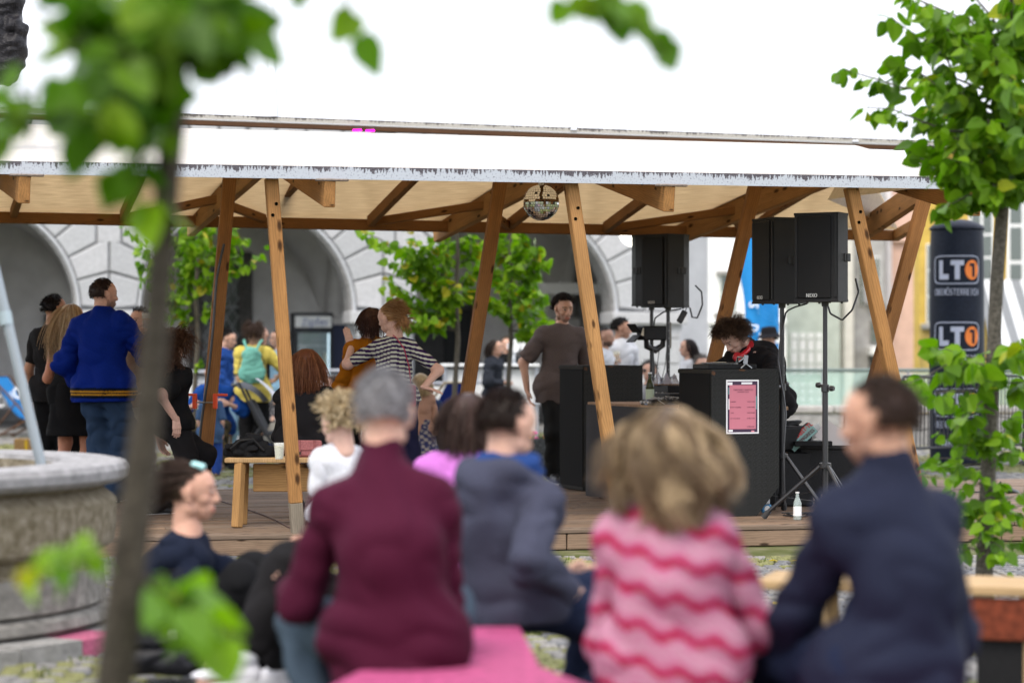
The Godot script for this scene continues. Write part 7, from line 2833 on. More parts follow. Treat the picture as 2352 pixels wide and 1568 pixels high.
	if q.has("top"):
		var t: Dictionary = q.top
		var lo: float = t.get("loose", 0.018) * S
		var mb := MB.new()
		mb.coloured = t.has("tint")
		var hem: float = t.get("hem", 0.12) * S
		var tp := []
		for s in ["L", "R"]:
			tp.append([nb - sp * 0.025, J["s" + s], 0.04 * S + lo * 0.4, 0.045 * S + lo * 0.5])
		for p in trunk.slice(0, 3):
			var p2: Array = p.duplicate()
			p2[2] += lo
			p2[3] += lo
			tp.append(p2)
		tp[2][0] = pel - sp * (hem + 0.02)
		tp[2][2] = 0.128 * R + lo
		tp.append([pel - sp * hem + Vector3(0.05 * S, 0, 0), pel - sp * hem - Vector3(0.05 * S, 0, 0), 0.108 * R + lo, 0.108 * R + lo])
		tp.append([J.hL, J.hR, 0.106 * R + maxf(lo, 0.02) + 0.004, 0.106 * R + maxf(lo, 0.02) + 0.004])
		if t.has("collar"):
			tp.append([nb - sp * 0.02, nb + up * t.collar, 0.068 * S, 0.062 * S])
		else:
			tp.append([nb - sp * 0.07, nb - sp * 0.035, 0.075 * S, 0.062 * S])
		if t.has("hood"):
			tp.append([nb - fw * 0.09 + side * 0.07 - sp * 0.01, nb - fw * 0.09 - side * 0.07 - sp * 0.01, 0.07, 0.07])
			tp.append([nb - fw * 0.15 - sp * 0.06, nb - fw * 0.17 - sp * 0.15, 0.075, 0.05])
		field(mb, tp, t.get("cell", cell), 0.06 * S, t.get("fold", 0.008), 7.0, [[pel - sp * hem, -sp]], seed, t.get("tint"))
		var sl: float = t.get("sleeve", 2.0)
		if sl > 0.0:
			for s in ["L", "R"]:
				var sh: Vector3 = J["s" + s]
				var el: Vector3 = J["e" + s]
				var wr: Vector3 = J["w" + s]
				var end := sh.lerp(el, minf(1.0, sl)) if sl < 1.0 else el.lerp(wr, minf(sl - 1.0, 0.97))
				var ax := (el - sh).normalized() if sl <= 1.0 else (wr - el).normalized()
				var ap := [[sh - (el - sh) * 0.1, sh.lerp(el, minf(1.0, sl + 0.15)), 0.053 * R + lo * 0.6, 0.042 * S + lo * 0.65 * t.get("flare", 1.0)]]
				if sl > 1.0:
					ap.append([el, el.lerp(wr, sl - 0.92), 0.04 * S + lo * 0.75, 0.03 * S + lo * 0.7])
				field(mb, ap, t.get("cell", cell), 0.05, t.get("fold", 0.008), 9.0, [[end, ax]], seed + 3, t.get("tint"))
		obj(t.get("name", "shirt"), mb, t.m, root, false)
	if q.has("bottom"):
		var t: Dictionary = q.bottom
		var lo: float = t.get("loose", 0.016) * S
		var mb := MB.new()
		mb.coloured = t.has("tint")
		if t.get("skirt", 0.0) > 0.0:
			var ce: Vector3 = pel - sp * t.skirt
			field(mb, [[pel + sp * 0.06, pel, 0.12 * R + lo, 0.15 * R + lo, fw, 1.2], [pel, ce - sp * 0.05, 0.145 * R + lo, t.get("flare", 0.2), fw, 1.15]], cell, 0.05, t.get("fold", 0.01), 6.0, [[ce, -sp], [pel + sp * 0.1, sp]], seed + 9, t.get("tint"))
		else:
			var lw := minf(lo, 0.014)
			var lp := [[J.hL, J.hR, 0.106 * R + lw, 0.106 * R + lw], [pel, pel + sp * 0.12 * S, 0.118 * R + lw, 0.112 * R + lw, fw, 1.25]]
			var ln: float = t.get("len", 1.95)
			for s in ["L", "R"]:
				var h: Vector3 = J["h" + s]
				var kn: Vector3 = J["k" + s]
				var an: Vector3 = J["a" + s]
				lp.append([h, h.lerp(kn, minf(1.0, ln)), 0.088 * R + lw, 0.064 * S + lo])
				if ln > 1.0:
					lp.append([kn, kn.lerp(an, minf(1.0, ln - 1.0)), 0.062 * S + lo, t.get("cuff", 0.05) * S + lo])
			field(mb, lp, cell, 0.045 * S, t.get("fold", 0.008), 8.0, [], seed + 9, t.get("tint"))
		obj(t.get("name", "trousers"), mb, t.m, root, false)
	if q.has("shoe"):
		for s in ["L", "R"]:
			var mb := MB.new()
			var a: Vector3 = J["a" + s]
			var o: Vector3 = J["o" + s]
			var back := (a - o)
			back.y = 0
			back = back.normalized()
			var lvl := a + Vector3(0, -0.045 * S, 0)
			var sdn: Vector3 = q.get("t" + s, Vector3(0, 0, 1))
			var slope := Vector3(0, sdn.normalized().y * 0.1, 0)
			field(mb, [[lvl + back * 0.035, o + Vector3(0, -0.0, 0), 0.042 * S, 0.036 * S], [a + Vector3(0, 0.01, 0), a.lerp(o, 0.4), 0.05 * S, 0.042 * S], [o, o - back * 0.045 * S + slope * 0.3, 0.038 * S, 0.032 * S]], minf(cell, 0.013), 0.03, 0.0, 1.0, [[lvl + Vector3(0, -0.036 * S, 0) + slope * 0.0, (Vector3.DOWN + back * slope.y * 5.0).normalized()]])
			var so := obj("shoe", mb, q.shoe, root, false)
			if q.has("sole"):
				var sm := MB.new()
				field(sm, [[lvl + back * 0.035 + Vector3(0, -0.026, 0), o - back * 0.04 * S + slope * 0.3 + Vector3(0, -0.022, 0), 0.043 * S, 0.039 * S, (UP - slope * 2.0).normalized(), 3.6]], 0.012, 0.02)
				obj("sole", sm, q.sole, so, false)
	if q.has("hair"):
		var h: Dictionary = q.hair
		if not h.get("bald", false):
			var mb := hair_mb(hx, h, S)
			for e in h.get("lumps", []):
				mb.col = (h.c as Color) * 0.85
				field(mb, [[hx * (e[0] as Vector3), hx * (e[1] as Vector3), e[2], e[3]]], 0.012, 0.02, 0.008, 22.0, [], 5)
				for k in int(e[4]):
					var v := rnd(0.7, 1.3)
					mb.col = Color(h.c.r * v, h.c.g * v, h.c.b * v)
					var d := Vector3(rng.randfn(), rng.randfn(), rng.randfn()).normalized()
					strand(mb, hx * ((e[0] as Vector3).lerp(e[1], rng.randf())) + d * e[2] * 0.8, d, e[5], 0.003, 0.8, 0.006, 5.0, Vector3(0, -9, 0), 0.01)
			obj("hair", mb, M.hair, root, false)
	return root

func tinted(m: MB, c: Color) -> MB:
	m.c.fill(c)
	return m

# where a joint of a posed person lies in the world is asked by building things relative to `at` and `turn`
func in_hand(q: Dictionary, local: Vector3) -> Vector3:
	return (q.at as Vector3) + local.rotated(Vector3.UP, q.get("turn", 0.0))

class Bands extends Tint:
	# stripes across the height; listed as [low, high, colour]
	var base := Color.BLACK
	var bands := []
	func at(p: Vector3) -> Color:
		for b in bands:
			if p.y > b[0] and p.y < b[1]:
				return b[2]
		return base

class Stripes extends Tint:
	var a := Color.BLACK
	var b := Color.WHITE
	var pitch := 0.034
	var share := 0.42
	func at(p: Vector3) -> Color:
		var w := p.y + 0.012 * sin(p.x * 14.0 + p.z * 9.0) + absf(p.x) * 0.12
		return b if fposmod(w, pitch) < pitch * share else a

class Waves extends Tint:
	# knitted scallops: crimson lines on pink bands
	func at(p: Vector3) -> Color:
		var w := p.y - p.x * 0.25 + 0.011 * sin(p.x * 60.0) + 0.004 * sin(p.x * 23.0 + 1.0)
		var k := fposmod(w, 0.102) / 0.102
		if k < 0.18:
			return Color(0.31, 0.010, 0.042)
		if k < 0.34 or k > 0.93:
			return Color(0.40, 0.09, 0.18)
		return Color(0.43, 0.24, 0.30) if fposmod(w, 0.026) < 0.014 else Color(0.44, 0.16, 0.26)

class Mottle extends Tint:
	var a := Color.BLACK
	var b := Color.WHITE
	var f := 60.0
	func at(p: Vector3) -> Color:
		return a if sin(p.x * f) * sin(p.y * f * 1.3 + p.x * 9.0) * cos(p.z * f) > -0.08 else b

var at0 := Vector3.ZERO
var turn0 := 0.0
var s0 := 1.0
func begin(label: String, u: float, s: float, y: float, turn: float) -> Dictionary:
	at0 = G(u, s, y)
	turn0 = turn
	s0 = s
	return {"label": label, "at": at0, "turn": turn}

# joint at picture column u and row v, dz metres nearer than the person, in the person's own axes
func j(u: float, v: float, dz := 0.0) -> Vector3:
	var w := P(u, v, s0) - at0
	w.z = dz
	return w.rotated(Vector3.UP, -turn0)

func dv(x: float, y: float, z: float) -> Vector3:
	return Vector3(x, y, z).rotated(Vector3.UP, -turn0)

func wear(m: StandardMaterial3D, extra := {}) -> Dictionary:
	var d := {"m": m}
	d.merge(extra)
	return d

func short_hair(c: Color, n := 320, ln := 0.032) -> Dictionary:
	return {"c": c, "len": ln, "n": n, "r": 0.0032, "grav": 0.25, "curl": 0.002, "lift": 0.5, "flow": Vector3(0, 0.1, -0.8)}

func add(q: Dictionary, extra: Dictionary) -> Node3D:
	q.merge(extra, true)
	return person(q)

func people() -> void:
	M.skin = painted(mat(Color.WHITE, 0.55, 0.12, 9.0, 0.08))
	M.skin.subsurf_scatter_enabled = true
	M.skin.subsurf_scatter_strength = 0.06
	M.hair = painted(mat(Color.WHITE, 0.5, 0.2, 14.0))
	for c in [0.0045, 0.0075]:
		var hm := MB.new()
		field(hm, head_prims(), c, 0.014)
		heads.append(hm)
	hands = {"relaxed": hand_mb([16, 24, 18], 0.0052), "grip": hand_mb([48, 62, 45], 0.0052), "flat": hand_mb([4, 6, 6], 0.0052)}
	var fair := Color(0.60, 0.36, 0.27)
	var tan := Color(0.42, 0.22, 0.14)
	var pale := Color(0.60, 0.38, 0.30)
	var blk := cloth(Color(0.011, 0.011, 0.012), 0.9, 6.0)
	var blk2 := cloth(Color(0.016, 0.015, 0.016), 0.9, 6.0)
	var jean := cloth(Color(0.035, 0.06, 0.105), 0.9, 9.0)
	var navy_jean := cloth(Color(0.014, 0.02, 0.045), 0.9, 9.0)
	var whitec := cloth(Color(0.72, 0.73, 0.77), 0.9, 5.0)
	var bshoe := plain(Color(0.012, 0.012, 0.013), 0.5)
	var wsole := plain(Color(0.6, 0.6, 0.6), 0.7)
	var brown := Color(0.045, 0.024, 0.014)
	var black := Color(0.010, 0.008, 0.008)
	var q: Dictionary
	var o: Node3D
	# ---- foreground audience, seated
	q = begin("grey haired man in a maroon jacket sitting with his back to the viewer", 905, 740, 0.0, PI)
	o = add(q, {"H": 1.82, "cell": 0.014, "lod": 0, "pel": j(905, 1449), "neck": j(876, 1082, -0.10), "bend": dv(0.02, 0, 0.07), "shw": 0.172, "head": Vector3(-0.12, 0.1, 0.02), "fat": 0.98,
		"drop": 0.12, "wL": j(652, 1385, -0.4), "eL": dv(-0.25, -0.9, 0.4), "wR": j(930, 1380, -0.34), "eR": dv(0.25, -0.6, 0.5), "fL": j(745, 1730, -0.16), "kL": dv(-0.5, 0.6, -1), "fR": j(880, 1730, -0.45), "skin": fair,
		"hair": short_hair(Color(0.36, 0.35, 0.36), 700, 0.03), "top": wear(cloth(Color(0.062, 0.008, 0.024), 0.75, 5.0), {"loose": 0.031, "hem": 0.175, "collar": 0.06, "fold": 0.010, "name": "jacket"}), "bottom": wear(cloth(Color(0.06, 0.085, 0.115), 0.9, 8.0), {"loose": 0.012, "name": "jeans"}), "shoe": bshoe})
	var wt := thing("wrist_watch", "steel watch on the left wrist of the man in maroon", "watch", P(640, 1392, 740) + Vector3(0, 0, -0.38))
	var mb := MB.new()
	mb.lathe(Transform3D(Basis(Vector3(0.5, -0.6, 0.3).normalized(), 0.9), Vector3.ZERO), [Vector2(0.036, -0.012), Vector2(0.039, 0), Vector2(0.036, 0.012)], 18)
	obj("band", mb, M.steel, wt, false)
	mb = MB.new()
	mb.lathe(Transform3D(Basis(Vector3.RIGHT, PI / 2 - 0.2), Vector3(-0.012, 0, 0.034)), [Vector2(0, 0.008), Vector2(0.019, 0.006), Vector2(0.02, -0.004), Vector2(0, -0.004)], 18)
	obj("case", mb, plain(Color(0.6, 0.64, 0.66), 0.2, 0.8), wt, false)
	q = begin("woman in a navy cardigan with hair clip seated in profile beside the fountain", 430, 545, 0.0, 1.5)
	add(q, {"H": 1.70, "cell": 0.014, "lod": 0, "pel": j(392, 1462), "neck": j(430, 1222), "bend": dv(-0.07, 0, 0), "shw": 0.16, "head": Vector3(0.0, -0.02, 0), "skin": Color(0.50, 0.28, 0.20),
		"wR": j(596, 1342, 0.12), "eR": dv(-0.2, -1.0, 0.5), "wL": j(652, 1268, -0.14), "eL": dv(0, -1, -0.6), "fR": j(560, 1545, 0.12), "kR": dv(0.3, 1, 0.25), "fL": j(600, 1540, -0.15), "kL": dv(0.3, 1, -0.1), "tR": dv(1, 0, 0.2), "tL": dv(1, 0, -0.2),
		"pR": dv(0, -1, -0.4), "pL": dv(0, -1, 0.3), "hair": {"c": Color(0.035, 0.020, 0.014), "len": 0.16, "n": 900, "r": 0.003, "grav": 0.05, "curl": 0.002, "tie": Vector3(0, 0.0, -0.135), "lumps": [[Vector3(0, 0.0, -0.13), Vector3(0, -0.005, -0.155), 0.042, 0.034, 50, 0.035]]},
		"top": wear(cloth(Color(0.013, 0.017, 0.032), 0.95, 7.0), {"loose": 0.03, "hem": 0.14, "sleeve": 1.72, "fold": 0.013, "name": "cardigan"}), "bottom": wear(blk, {"loose": 0.02}), "shoe": bshoe})
	var clip := thing("hair_clip", "turquoise hair clip on the seated woman's head", "hair clip", P(456, 1068, 545) + Vector3(0, 0, 0.02))
	bx(clip, "bow", plain(Color(0.35, 0.62, 0.62), 0.35), Vector3.ZERO, Vector3(0.06, 0.022, 0.04), 0.009, Basis(Vector3.BACK, -0.25))
	bx(clip, "jaw", plain(Color(0.3, 0.55, 0.55), 0.35), Vector3(0, -0.015, 0), Vector3(0.05, 0.02, 0.03), 0.007, Basis(Vector3.BACK, -0.25))
	q = begin("person in black trousers and white sneakers hidden behind the man in maroon", 815, 600, 0.0, -1.5)
	o = add(q, {"H": 1.68, "lod": 1, "pel": j(800, 1490), "neck": j(845, 1290), "bend": dv(0.08, 0, 0), "fR": j(562, 1512, 0.1), "kR": dv(-0.2, 1, 0.2), "fL": j(640, 1560, -0.15), "kL": dv(-0.2, 1, 0), "tR": dv(-1, -0.25, 0.1), "tL": dv(-1, 0, 0), "wL": j(700, 1330, -0.1), "wR": j(720, 1340, 0.1), "head": Vector3(0, 0.5, 0),
		"skin": fair, "hair": short_hair(brown, 250), "top": wear(blk, {"loose": 0.02}), "bottom": wear(blk2, {"loose": 0.028, "len": 1.78}), "shoe": mat(Color(0.70, 0.69, 0.72), 0.6, 0.15, 6.0), "sole": wsole})
	mb = MB.new()
	field(mb, [[P(592, 1462, 600) + Vector3(0, 0, 0.1), P(566, 1506, 600) + Vector3(0, 0, 0.1), 0.05, 0.047]], 0.012, 0.02, 0.004, 20.0, [[P(600, 1450, 600), Vector3(0.3, 1, 0)]])
	obj("sock", mb, whitec, o)
	q = begin("man in a grey hoodie with bright blue hood lining seated in the middle", 1175, 640, 0.0, 2.55)
	o = add(q, {"H": 1.76, "cell": 0.014, "lod": 0, "pel": j(1185, 1362), "neck": j(1160, 1086, -0.02), "drop": 0.115, "bend": dv(-0.05, 0, 0.05), "shw": 0.165, "head": Vector3(-0.25, 0.05, 0.0), "skin": fair, "wR": j(1308, 1352, 0.12), "eR": dv(-0.3, -0.6, 1.0), "wL": j(1300, 1340, -0.3), "fR": j(1300, 1660, 0.0), "kR": dv(1, 0.6, 0.1), "fL": j(1330, 1650, -0.35), "kL": dv(1, 0.6, -0.4), "tR": dv(1, 0, 0), "tL": dv(1, 0, -0.3),
		"hair": short_hair(Color(0.028, 0.016, 0.013), 650, 0.026), "top": wear(cloth(Color(0.055, 0.058, 0.088), 0.95, 7.0), {"loose": 0.03, "hem": 0.11, "fold": 0.010, "hood": true, "name": "hoodie"}), "bottom": wear(navy_jean, {"loose": 0.022, "name": "jeans"}), "shoe": bshoe})
	mb = MB.new()
	field(mb, [[j(1120, 1078, 0.02).rotated(Vector3.UP, turn0) + at0, j(1210, 1076, 0.0).rotated(Vector3.UP, turn0) + at0, 0.062, 0.055]], 0.012, 0.03, 0.008, 12.0)
	obj("hood_lining", mb, cloth(Color(0.022, 0.055, 0.19), 0.9, 6.0), o)
	q = begin("dark haired person in a lilac pink top just beyond the hoodie man", 1060, 530, 0.0, PI - 0.2)
	add(q, {"H": 1.66, "lod": 0, "pel": j(1060, 1264), "neck": j(1072, 1050), "head": Vector3(0.25, 0.05, 0), "fL": j(1010, 1510, -0.35), "fR": j(1090, 1510, -0.4), "wL": j(990, 1240, -0.25), "wR": j(1120, 1240, -0.25), "skin": fair,
		"hair": {"c": Color(0.05, 0.028, 0.022), "len": 0.2, "n": 700, "drape": 1.2, "r": 0.0035, "grav": 1.6, "curl": 0.004, "lift": 0.4, "flow": Vector3(0, 0, -0.5)}, "top": wear(cloth(Color(0.50, 0.16, 0.50), 0.8, 4.0), {"loose": 0.045, "fold": 0.012, "hem": 0.08}), "bottom": wear(jean), "shoe": bshoe})
	q = begin("child with tousled blond hair in a white T-shirt beside the man in maroon", 778, 480, 0.0, PI + 0.5)
	add(q, {"H": 1.20, "hs": 1.12, "lod": 0, "neck": j(785, 1030, 0.03), "skin": pale, "head": Vector3(0.2, 0.15, 0.0), "wL": j(735, 1130, -0.1), "wR": j(840, 1120, -0.1),
		"hair": {"c": Color(0.48, 0.36, 0.20), "c2": Color(0.62, 0.5, 0.32), "len": 0.11, "n": 500, "r": 0.0045, "grav": 0.3, "curl": 0.012, "cf": 8.0, "lift": 1.0, "flow": Vector3(0.4, 0.2, -0.5)}, "top": wear(whitec, {"loose": 0.04, "sleeve": 0.8, "fold": 0.005, "hem": 0.06}), "bottom": wear(jean, {"len": 1.0}), "shoe": bshoe})
	q = begin("woman with wavy blond hair in a pink and crimson zigzag knit sweater", 1545, 800, 0.0, PI - 0.12)
	var wav := painted(cloth(Color.WHITE, 0.95, 7.0))
	add(q, {"H": 1.70, "cell": 0.013, "lod": 0, "pel": j(1545, 1502), "neck": j(1530, 1165, -0.03), "bend": dv(0.0, 0, 0.04), "shw": 0.155, "fat": 1.02, "head": Vector3(0.1, 0.05, 0.05), "skin": fair, "drop": 0.115, "wL": j(1430, 1500, -0.36), "wR": j(1680, 1500, -0.33), "eR": dv(0.6, -0.6, 0.5), "eL": dv(-0.15, -0.6, 0.8), "fL": j(1450, 1870, -0.35), "fR": j(1600, 1870, -0.4),
		"hair": {"c": Color(0.11, 0.07, 0.04), "c2": Color(0.72, 0.53, 0.31), "len": 0.27, "n": 3600, "locks": 48, "r": 0.0026, "grav": 1.7, "curl": 0.03, "cf": 8.0, "lift": 0.45, "drape": 1.3, "flow": Vector3(0, 0.1, -0.25), "puff": 0.01, "low": -0.6}, "top": {"m": wav, "tint": Waves.new(), "loose": 0.036, "hem": 0.19, "fold": 0.010, "name": "sweater", "cell": 0.0105}, "bottom": wear(cloth(Color(0.42, 0.015, 0.03), 0.9, 6.0)), "shoe": bshoe})
	q = begin("man with receding dark hair in a navy jacket at the right foreground", 2030, 820, 0.0, -2.8)
	add(q, {"H": 1.82, "cell": 0.014, "lod": 0, "pel": j(2040, 1520), "neck": j(2045, 1114, -0.05), "bend": dv(0.05, 0, 0.05), "shw": 0.165, "fat": 1.0, "head": Vector3(0.62, 0.05, 0.0), "skin": Color(0.46, 0.26, 0.18), "beard": 0.25, "drop": 0.12, "wL": j(1800, 1585, -0.34), "eL": dv(-0.4, -0.6, 0.7), "wR": j(2185, 1590, -0.36), "eR": dv(0.3, -0.6, 0.6), "fL": j(1930, 1900, -0.4), "fR": j(2090, 1900, -0.42),
		"hair": {"c": Color(0.040, 0.024, 0.016), "len": 0.02, "n": 800, "r": 0.0028, "grav": 0.2, "curl": 0.001, "lift": 0.4, "flow": Vector3(0, -0.4, -0.7), "front": 0.1, "puff": 0.001}, "top": wear(cloth(Color(0.016, 0.019, 0.038), 0.7, 5.0), {"loose": 0.03, "hem": 0.16, "collar": 0.05, "fold": 0.011, "name": "jacket"}), "bottom": wear(navy_jean), "shoe": bshoe})
	# ---- on the deck
	q = begin("tall man in a blue varsity jacket with gold striped hem and jeans", 236, 278, 0.152, PI - 0.4)
	var vb := Bands.new()
	vb.base = Color(0.006, 0.022, 0.20)
	for e in [[0.862, 0.884, Color(0.006, 0.008, 0.02)], [0.884, 0.896, Color(0.5, 0.25, 0.02)], [0.896, 0.91, Color(0.006, 0.008, 0.02)], [0.91, 0.922, Color(0.5, 0.25, 0.02)], [0.922, 0.95, Color(0.006, 0.008, 0.02)]]:
		vb.bands.append(e)
	var jk := painted(cloth(Color.WHITE, 0.8, 5.0))
	add(q, {"H": 1.88, "cell": 0.012, "shw": 0.21, "fat": 1.1, "pel": j(238, 885), "neck": j(234, 728), "head": Vector3(-0.55, 0, 0), "beard": 0.6, "skin": fair, "wR": j(338, 783, -0.3), "eR": dv(0.6, -1, 0.2), "wL": j(180, 890, -0.25), "eL": dv(-0.8, -0.4, 0.3), "gripR": "grip", "dR": dv(-0.25, 1, 0.1), "pR": dv(-0.4, 0, 0.9), "fL": j(215, 1128, 0.0), "fR": j(262, 1128, 0.05),
		"hair": short_hair(Color(0.035, 0.02, 0.018), 500, 0.016), "top": {"m": jk, "tint": vb, "loose": 0.055, "hem": 0.125, "collar": 0.04, "fold": 0.012, "flare": 1.3, "name": "jacket"}, "bottom": wear(cloth(Color(0.03, 0.055, 0.105), 0.9, 9.0), {"loose": 0.045, "cuff": 0.06, "name": "jeans", "fold": 0.014}), "shoe": bshoe, "sole": wsole})
	beer_glass("plastic beer cup raised in front of a face beside the blue jacket", P(326, 752, 278) + Vector3(0, 0, -0.26), 0.125, true, "beer cups")
	q = begin("woman with long blond hair in a short black dress seen from behind", 162, 268, 0.152, PI - 0.35)
	add(q, {"H": 1.66, "cell": 0.014, "fat": 1.12, "shw": 0.165, "skin": Color(0.46, 0.20, 0.12), "head": Vector3(-0.5, 0.05, 0), "neck": j(160, 772), "wL": j(150, 880, -0.25), "wR": j(215, 860, -0.3), "hair": {"c": Color(0.42, 0.28, 0.15), "c2": Color(0.58, 0.43, 0.26), "len": 0.42, "n": 1100, "locks": 14, "drape": 1.2, "r": 0.0034, "grav": 2.2, "curl": 0.008, "cf": 9.0, "lift": 0.4, "flow": Vector3(0, 0, -0.4)},
		"top": wear(blk, {"loose": 0.012, "sleeve": 0.0, "hem": 0.1, "name": "dress"}), "bottom": wear(blk, {"skirt": 0.36, "flare": 0.24, "name": "dress_skirt"}), "shoe": bshoe})
	q = begin("man with black hair in dark clothes leftmost of the group", 122, 262, 0.152, PI - 0.5)
	add(q, {"H": 1.73, "fat": 1.15, "shw": 0.19, "skin": tan, "head": Vector3(-0.35, 0, 0), "hair": short_hair(black, 380, 0.035), "top": wear(blk2, {"loose": 0.03, "sleeve": 0.75, "hem": 0.12, "collar": 0.03, "fold": 0.012}), "bottom": wear(blk, {"loose": 0.035}), "shoe": bshoe})
	q = begin("person behind the raised beer cup facing the man in the blue jacket", 322, 260, 0.152, -0.5)
	add(q, {"H": 1.62, "skin": fair, "hair": short_hair(Color(0.02, 0.012, 0.01), 300, 0.04), "top": wear(cloth(Color(0.30, 0.2, 0.15)), {"sleeve": 0.6}), "bottom": wear(cloth(Color(0.48, 0.46, 0.43)), {"loose": 0.03}), "shoe": bshoe})
	q = begin("woman with curly brown hair in black striding behind the near tree trunk", 392, 298, 0.152, 2.35)
	add(q, {"H": 1.62, "cell": 0.014, "neck": j(392, 842), "pel": j(388, 968), "skin": pale, "wR": j(412, 962, 0.2), "eR": dv(-0.4, -0.4, 0.6), "dR": dv(0.1, -1, 0.1), "fR": j(352, 1158, 0.1), "fL": j(398, 1145, -0.1), "kR": dv(1, 0.2, 0.1), "kL": dv(1, 0.1, 0), "head": Vector3(0.1, 0, 0),
		"hair": {"c": Color(0.07, 0.032, 0.018), "c2": Color(0.13, 0.06, 0.03), "len": 0.27, "n": 1400, "drape": 0.7, "r": 0.0032, "grav": 0.8, "curl": 0.024, "cf": 19.0, "lift": 1.3, "flow": Vector3(0, 0.1, -0.4), "puff": 0.03}, "top": wear(blk, {"loose": 0.045, "sleeve": 0.85, "flare": 1.7, "hem": 0.06, "fold": 0.012}), "bottom": wear(blk2, {"loose": 0.035}), "shoe": bshoe, "sole": wsole})
	q = begin("woman with shoulder length auburn hair in black seated on the deck bench", 698, 312, 0.152, PI)
	add(q, {"H": 1.66, "cell": 0.014, "pel": j(698, 1014), "neck": j(702, 888, 0.0), "bend": dv(0, 0, 0.03), "shw": 0.18, "fat": 1.05, "skin": fair, "head": Vector3(-0.15, 0.08, 0), "fR": j(716, 1168, -0.3), "fL": j(676, 1168, -0.36), "wL": j(668, 1010, -0.3), "wR": j(730, 1005, -0.3), "eL": dv(-0.3, -0.8, 0.5), "eR": dv(0.3, -0.8, 0.5),
		"hair": {"c": Color(0.13, 0.042, 0.016), "c2": Color(0.20, 0.075, 0.03), "len": 0.27, "n": 1500, "drape": 1.2, "r": 0.0032, "grav": 2.4, "curl": 0.005, "cf": 7.0, "lift": 0.55, "flow": Vector3(0, 0.0, -0.35), "puff": 0.012, "low": -0.6}, "top": wear(blk2, {"loose": 0.034, "hem": 0.12, "fold": 0.012, "name": "jacket"}), "bottom": wear(blk, {"skirt": 0.0, "len": 1.0}), "shoe": bshoe})
	q = begin("person in a mustard corduroy shirt dancing arm in arm", 838, 284, 0.152, PI + 0.45)
	add(q, {"H": 1.63, "cell": 0.013, "shw": 0.17, "neck": j(848, 784), "skin": pale, "head": Vector3(-0.5, 0, 0.1), "wL": j(812, 905, -0.2), "wR": j(868, 900, -0.2), "eL": dv(-0.5, -0.3, 0.6), "hair": {"c": Color(0.06, 0.026, 0.018), "len": 0.16, "n": 700, "drape": 1.2, "r": 0.0034, "grav": 1.8, "curl": 0.003, "lift": 0.4}, "top": wear(cloth(Color(0.36, 0.125, 0.008), 0.9, 8.0), {"loose": 0.036, "hem": 0.05, "collar": 0.04, "fold": 0.014}), "bottom": wear(blk, {"loose": 0.02}), "shoe": bshoe})
	q = begin("strawberry blond woman in a purple and white striped top dancing", 906, 290, 0.152, PI - 0.12)
	var sv := Stripes.new()
	sv.a = Color(0.035, 0.012, 0.07)
	sv.b = Color(0.60, 0.62, 0.52)
	var stm := painted(cloth(Color.WHITE, 0.9, 6.0))
	add(q, {"H": 1.64, "cell": 0.013, "shw": 0.165, "neck": j(905, 776), "skin": pale, "head": Vector3(1.05, 0.15, -0.1), "wL": j(802, 792, -0.3), "eL": dv(-0.5, -0.8, 0.6), "dL": dv(-0.4, 1, -0.1), "pL": dv(0.6, 0, -1), "wR": j(976, 888, 0.26), "eR": dv(1, -0.4, -0.1), "dR": dv(1, -0.25, 0.2), "pR": dv(0, -1, 0), "gripR": "flat", "gripL": "flat",
		"hair": {"c": Color(0.36, 0.185, 0.075), "c2": Color(0.5, 0.3, 0.14), "len": 0.17, "n": 900, "r": 0.003, "grav": 0.05, "curl": 0.004, "tie": Vector3(0, 0.0, -0.13), "lumps": [[Vector3(0, 0.0, -0.125), Vector3(0.01, -0.05, -0.15), 0.035, 0.04, 140, 0.08]]}, "top": {"m": stm, "tint": sv, "loose": 0.016, "sleeve": 0.82, "hem": 0.02, "cell": 0.0085, "fold": 0.006}, "bottom": wear(cloth(Color(0.02, 0.02, 0.05), 0.9, 8.0), {"loose": 0.02, "name": "jeans"}), "shoe": bshoe})
	var cbg := thing("crossbody_bag", "small crimson shoulder bag hanging at the striped woman's hip", "bag", P(944, 908, 290) + Vector3(0, 0, 0.12))
	var crim := mat(Color(0.32, 0.014, 0.06), 0.4, 0.15, 8.0)
	bx(cbg, "body", crim, Vector3(0, 0, 0), Vector3(0.085, 0.17, 0.05), 0.012)
	bx(cbg, "flap", crim, Vector3(0.012, 0.05, 0.028), Vector3(0.06, 0.06, 0.01), 0.003)
	cable(cbg, [P(945, 882, 290) + Vector3(0, 0, 0.13), P(941, 840, 290) + Vector3(0, 0, 0.16), P(930, 800, 290) + Vector3(0, 0, 0.165), P(910, 774, 290) + Vector3(0, 0, 0.12), P(900, 768, 290) + Vector3(0, 0, 0.02)], 0.005, crim, "strap")
	q = begin("bearded man in a grey brown T-shirt standing behind the booth", 1284, 242, 0.152, 0.32)
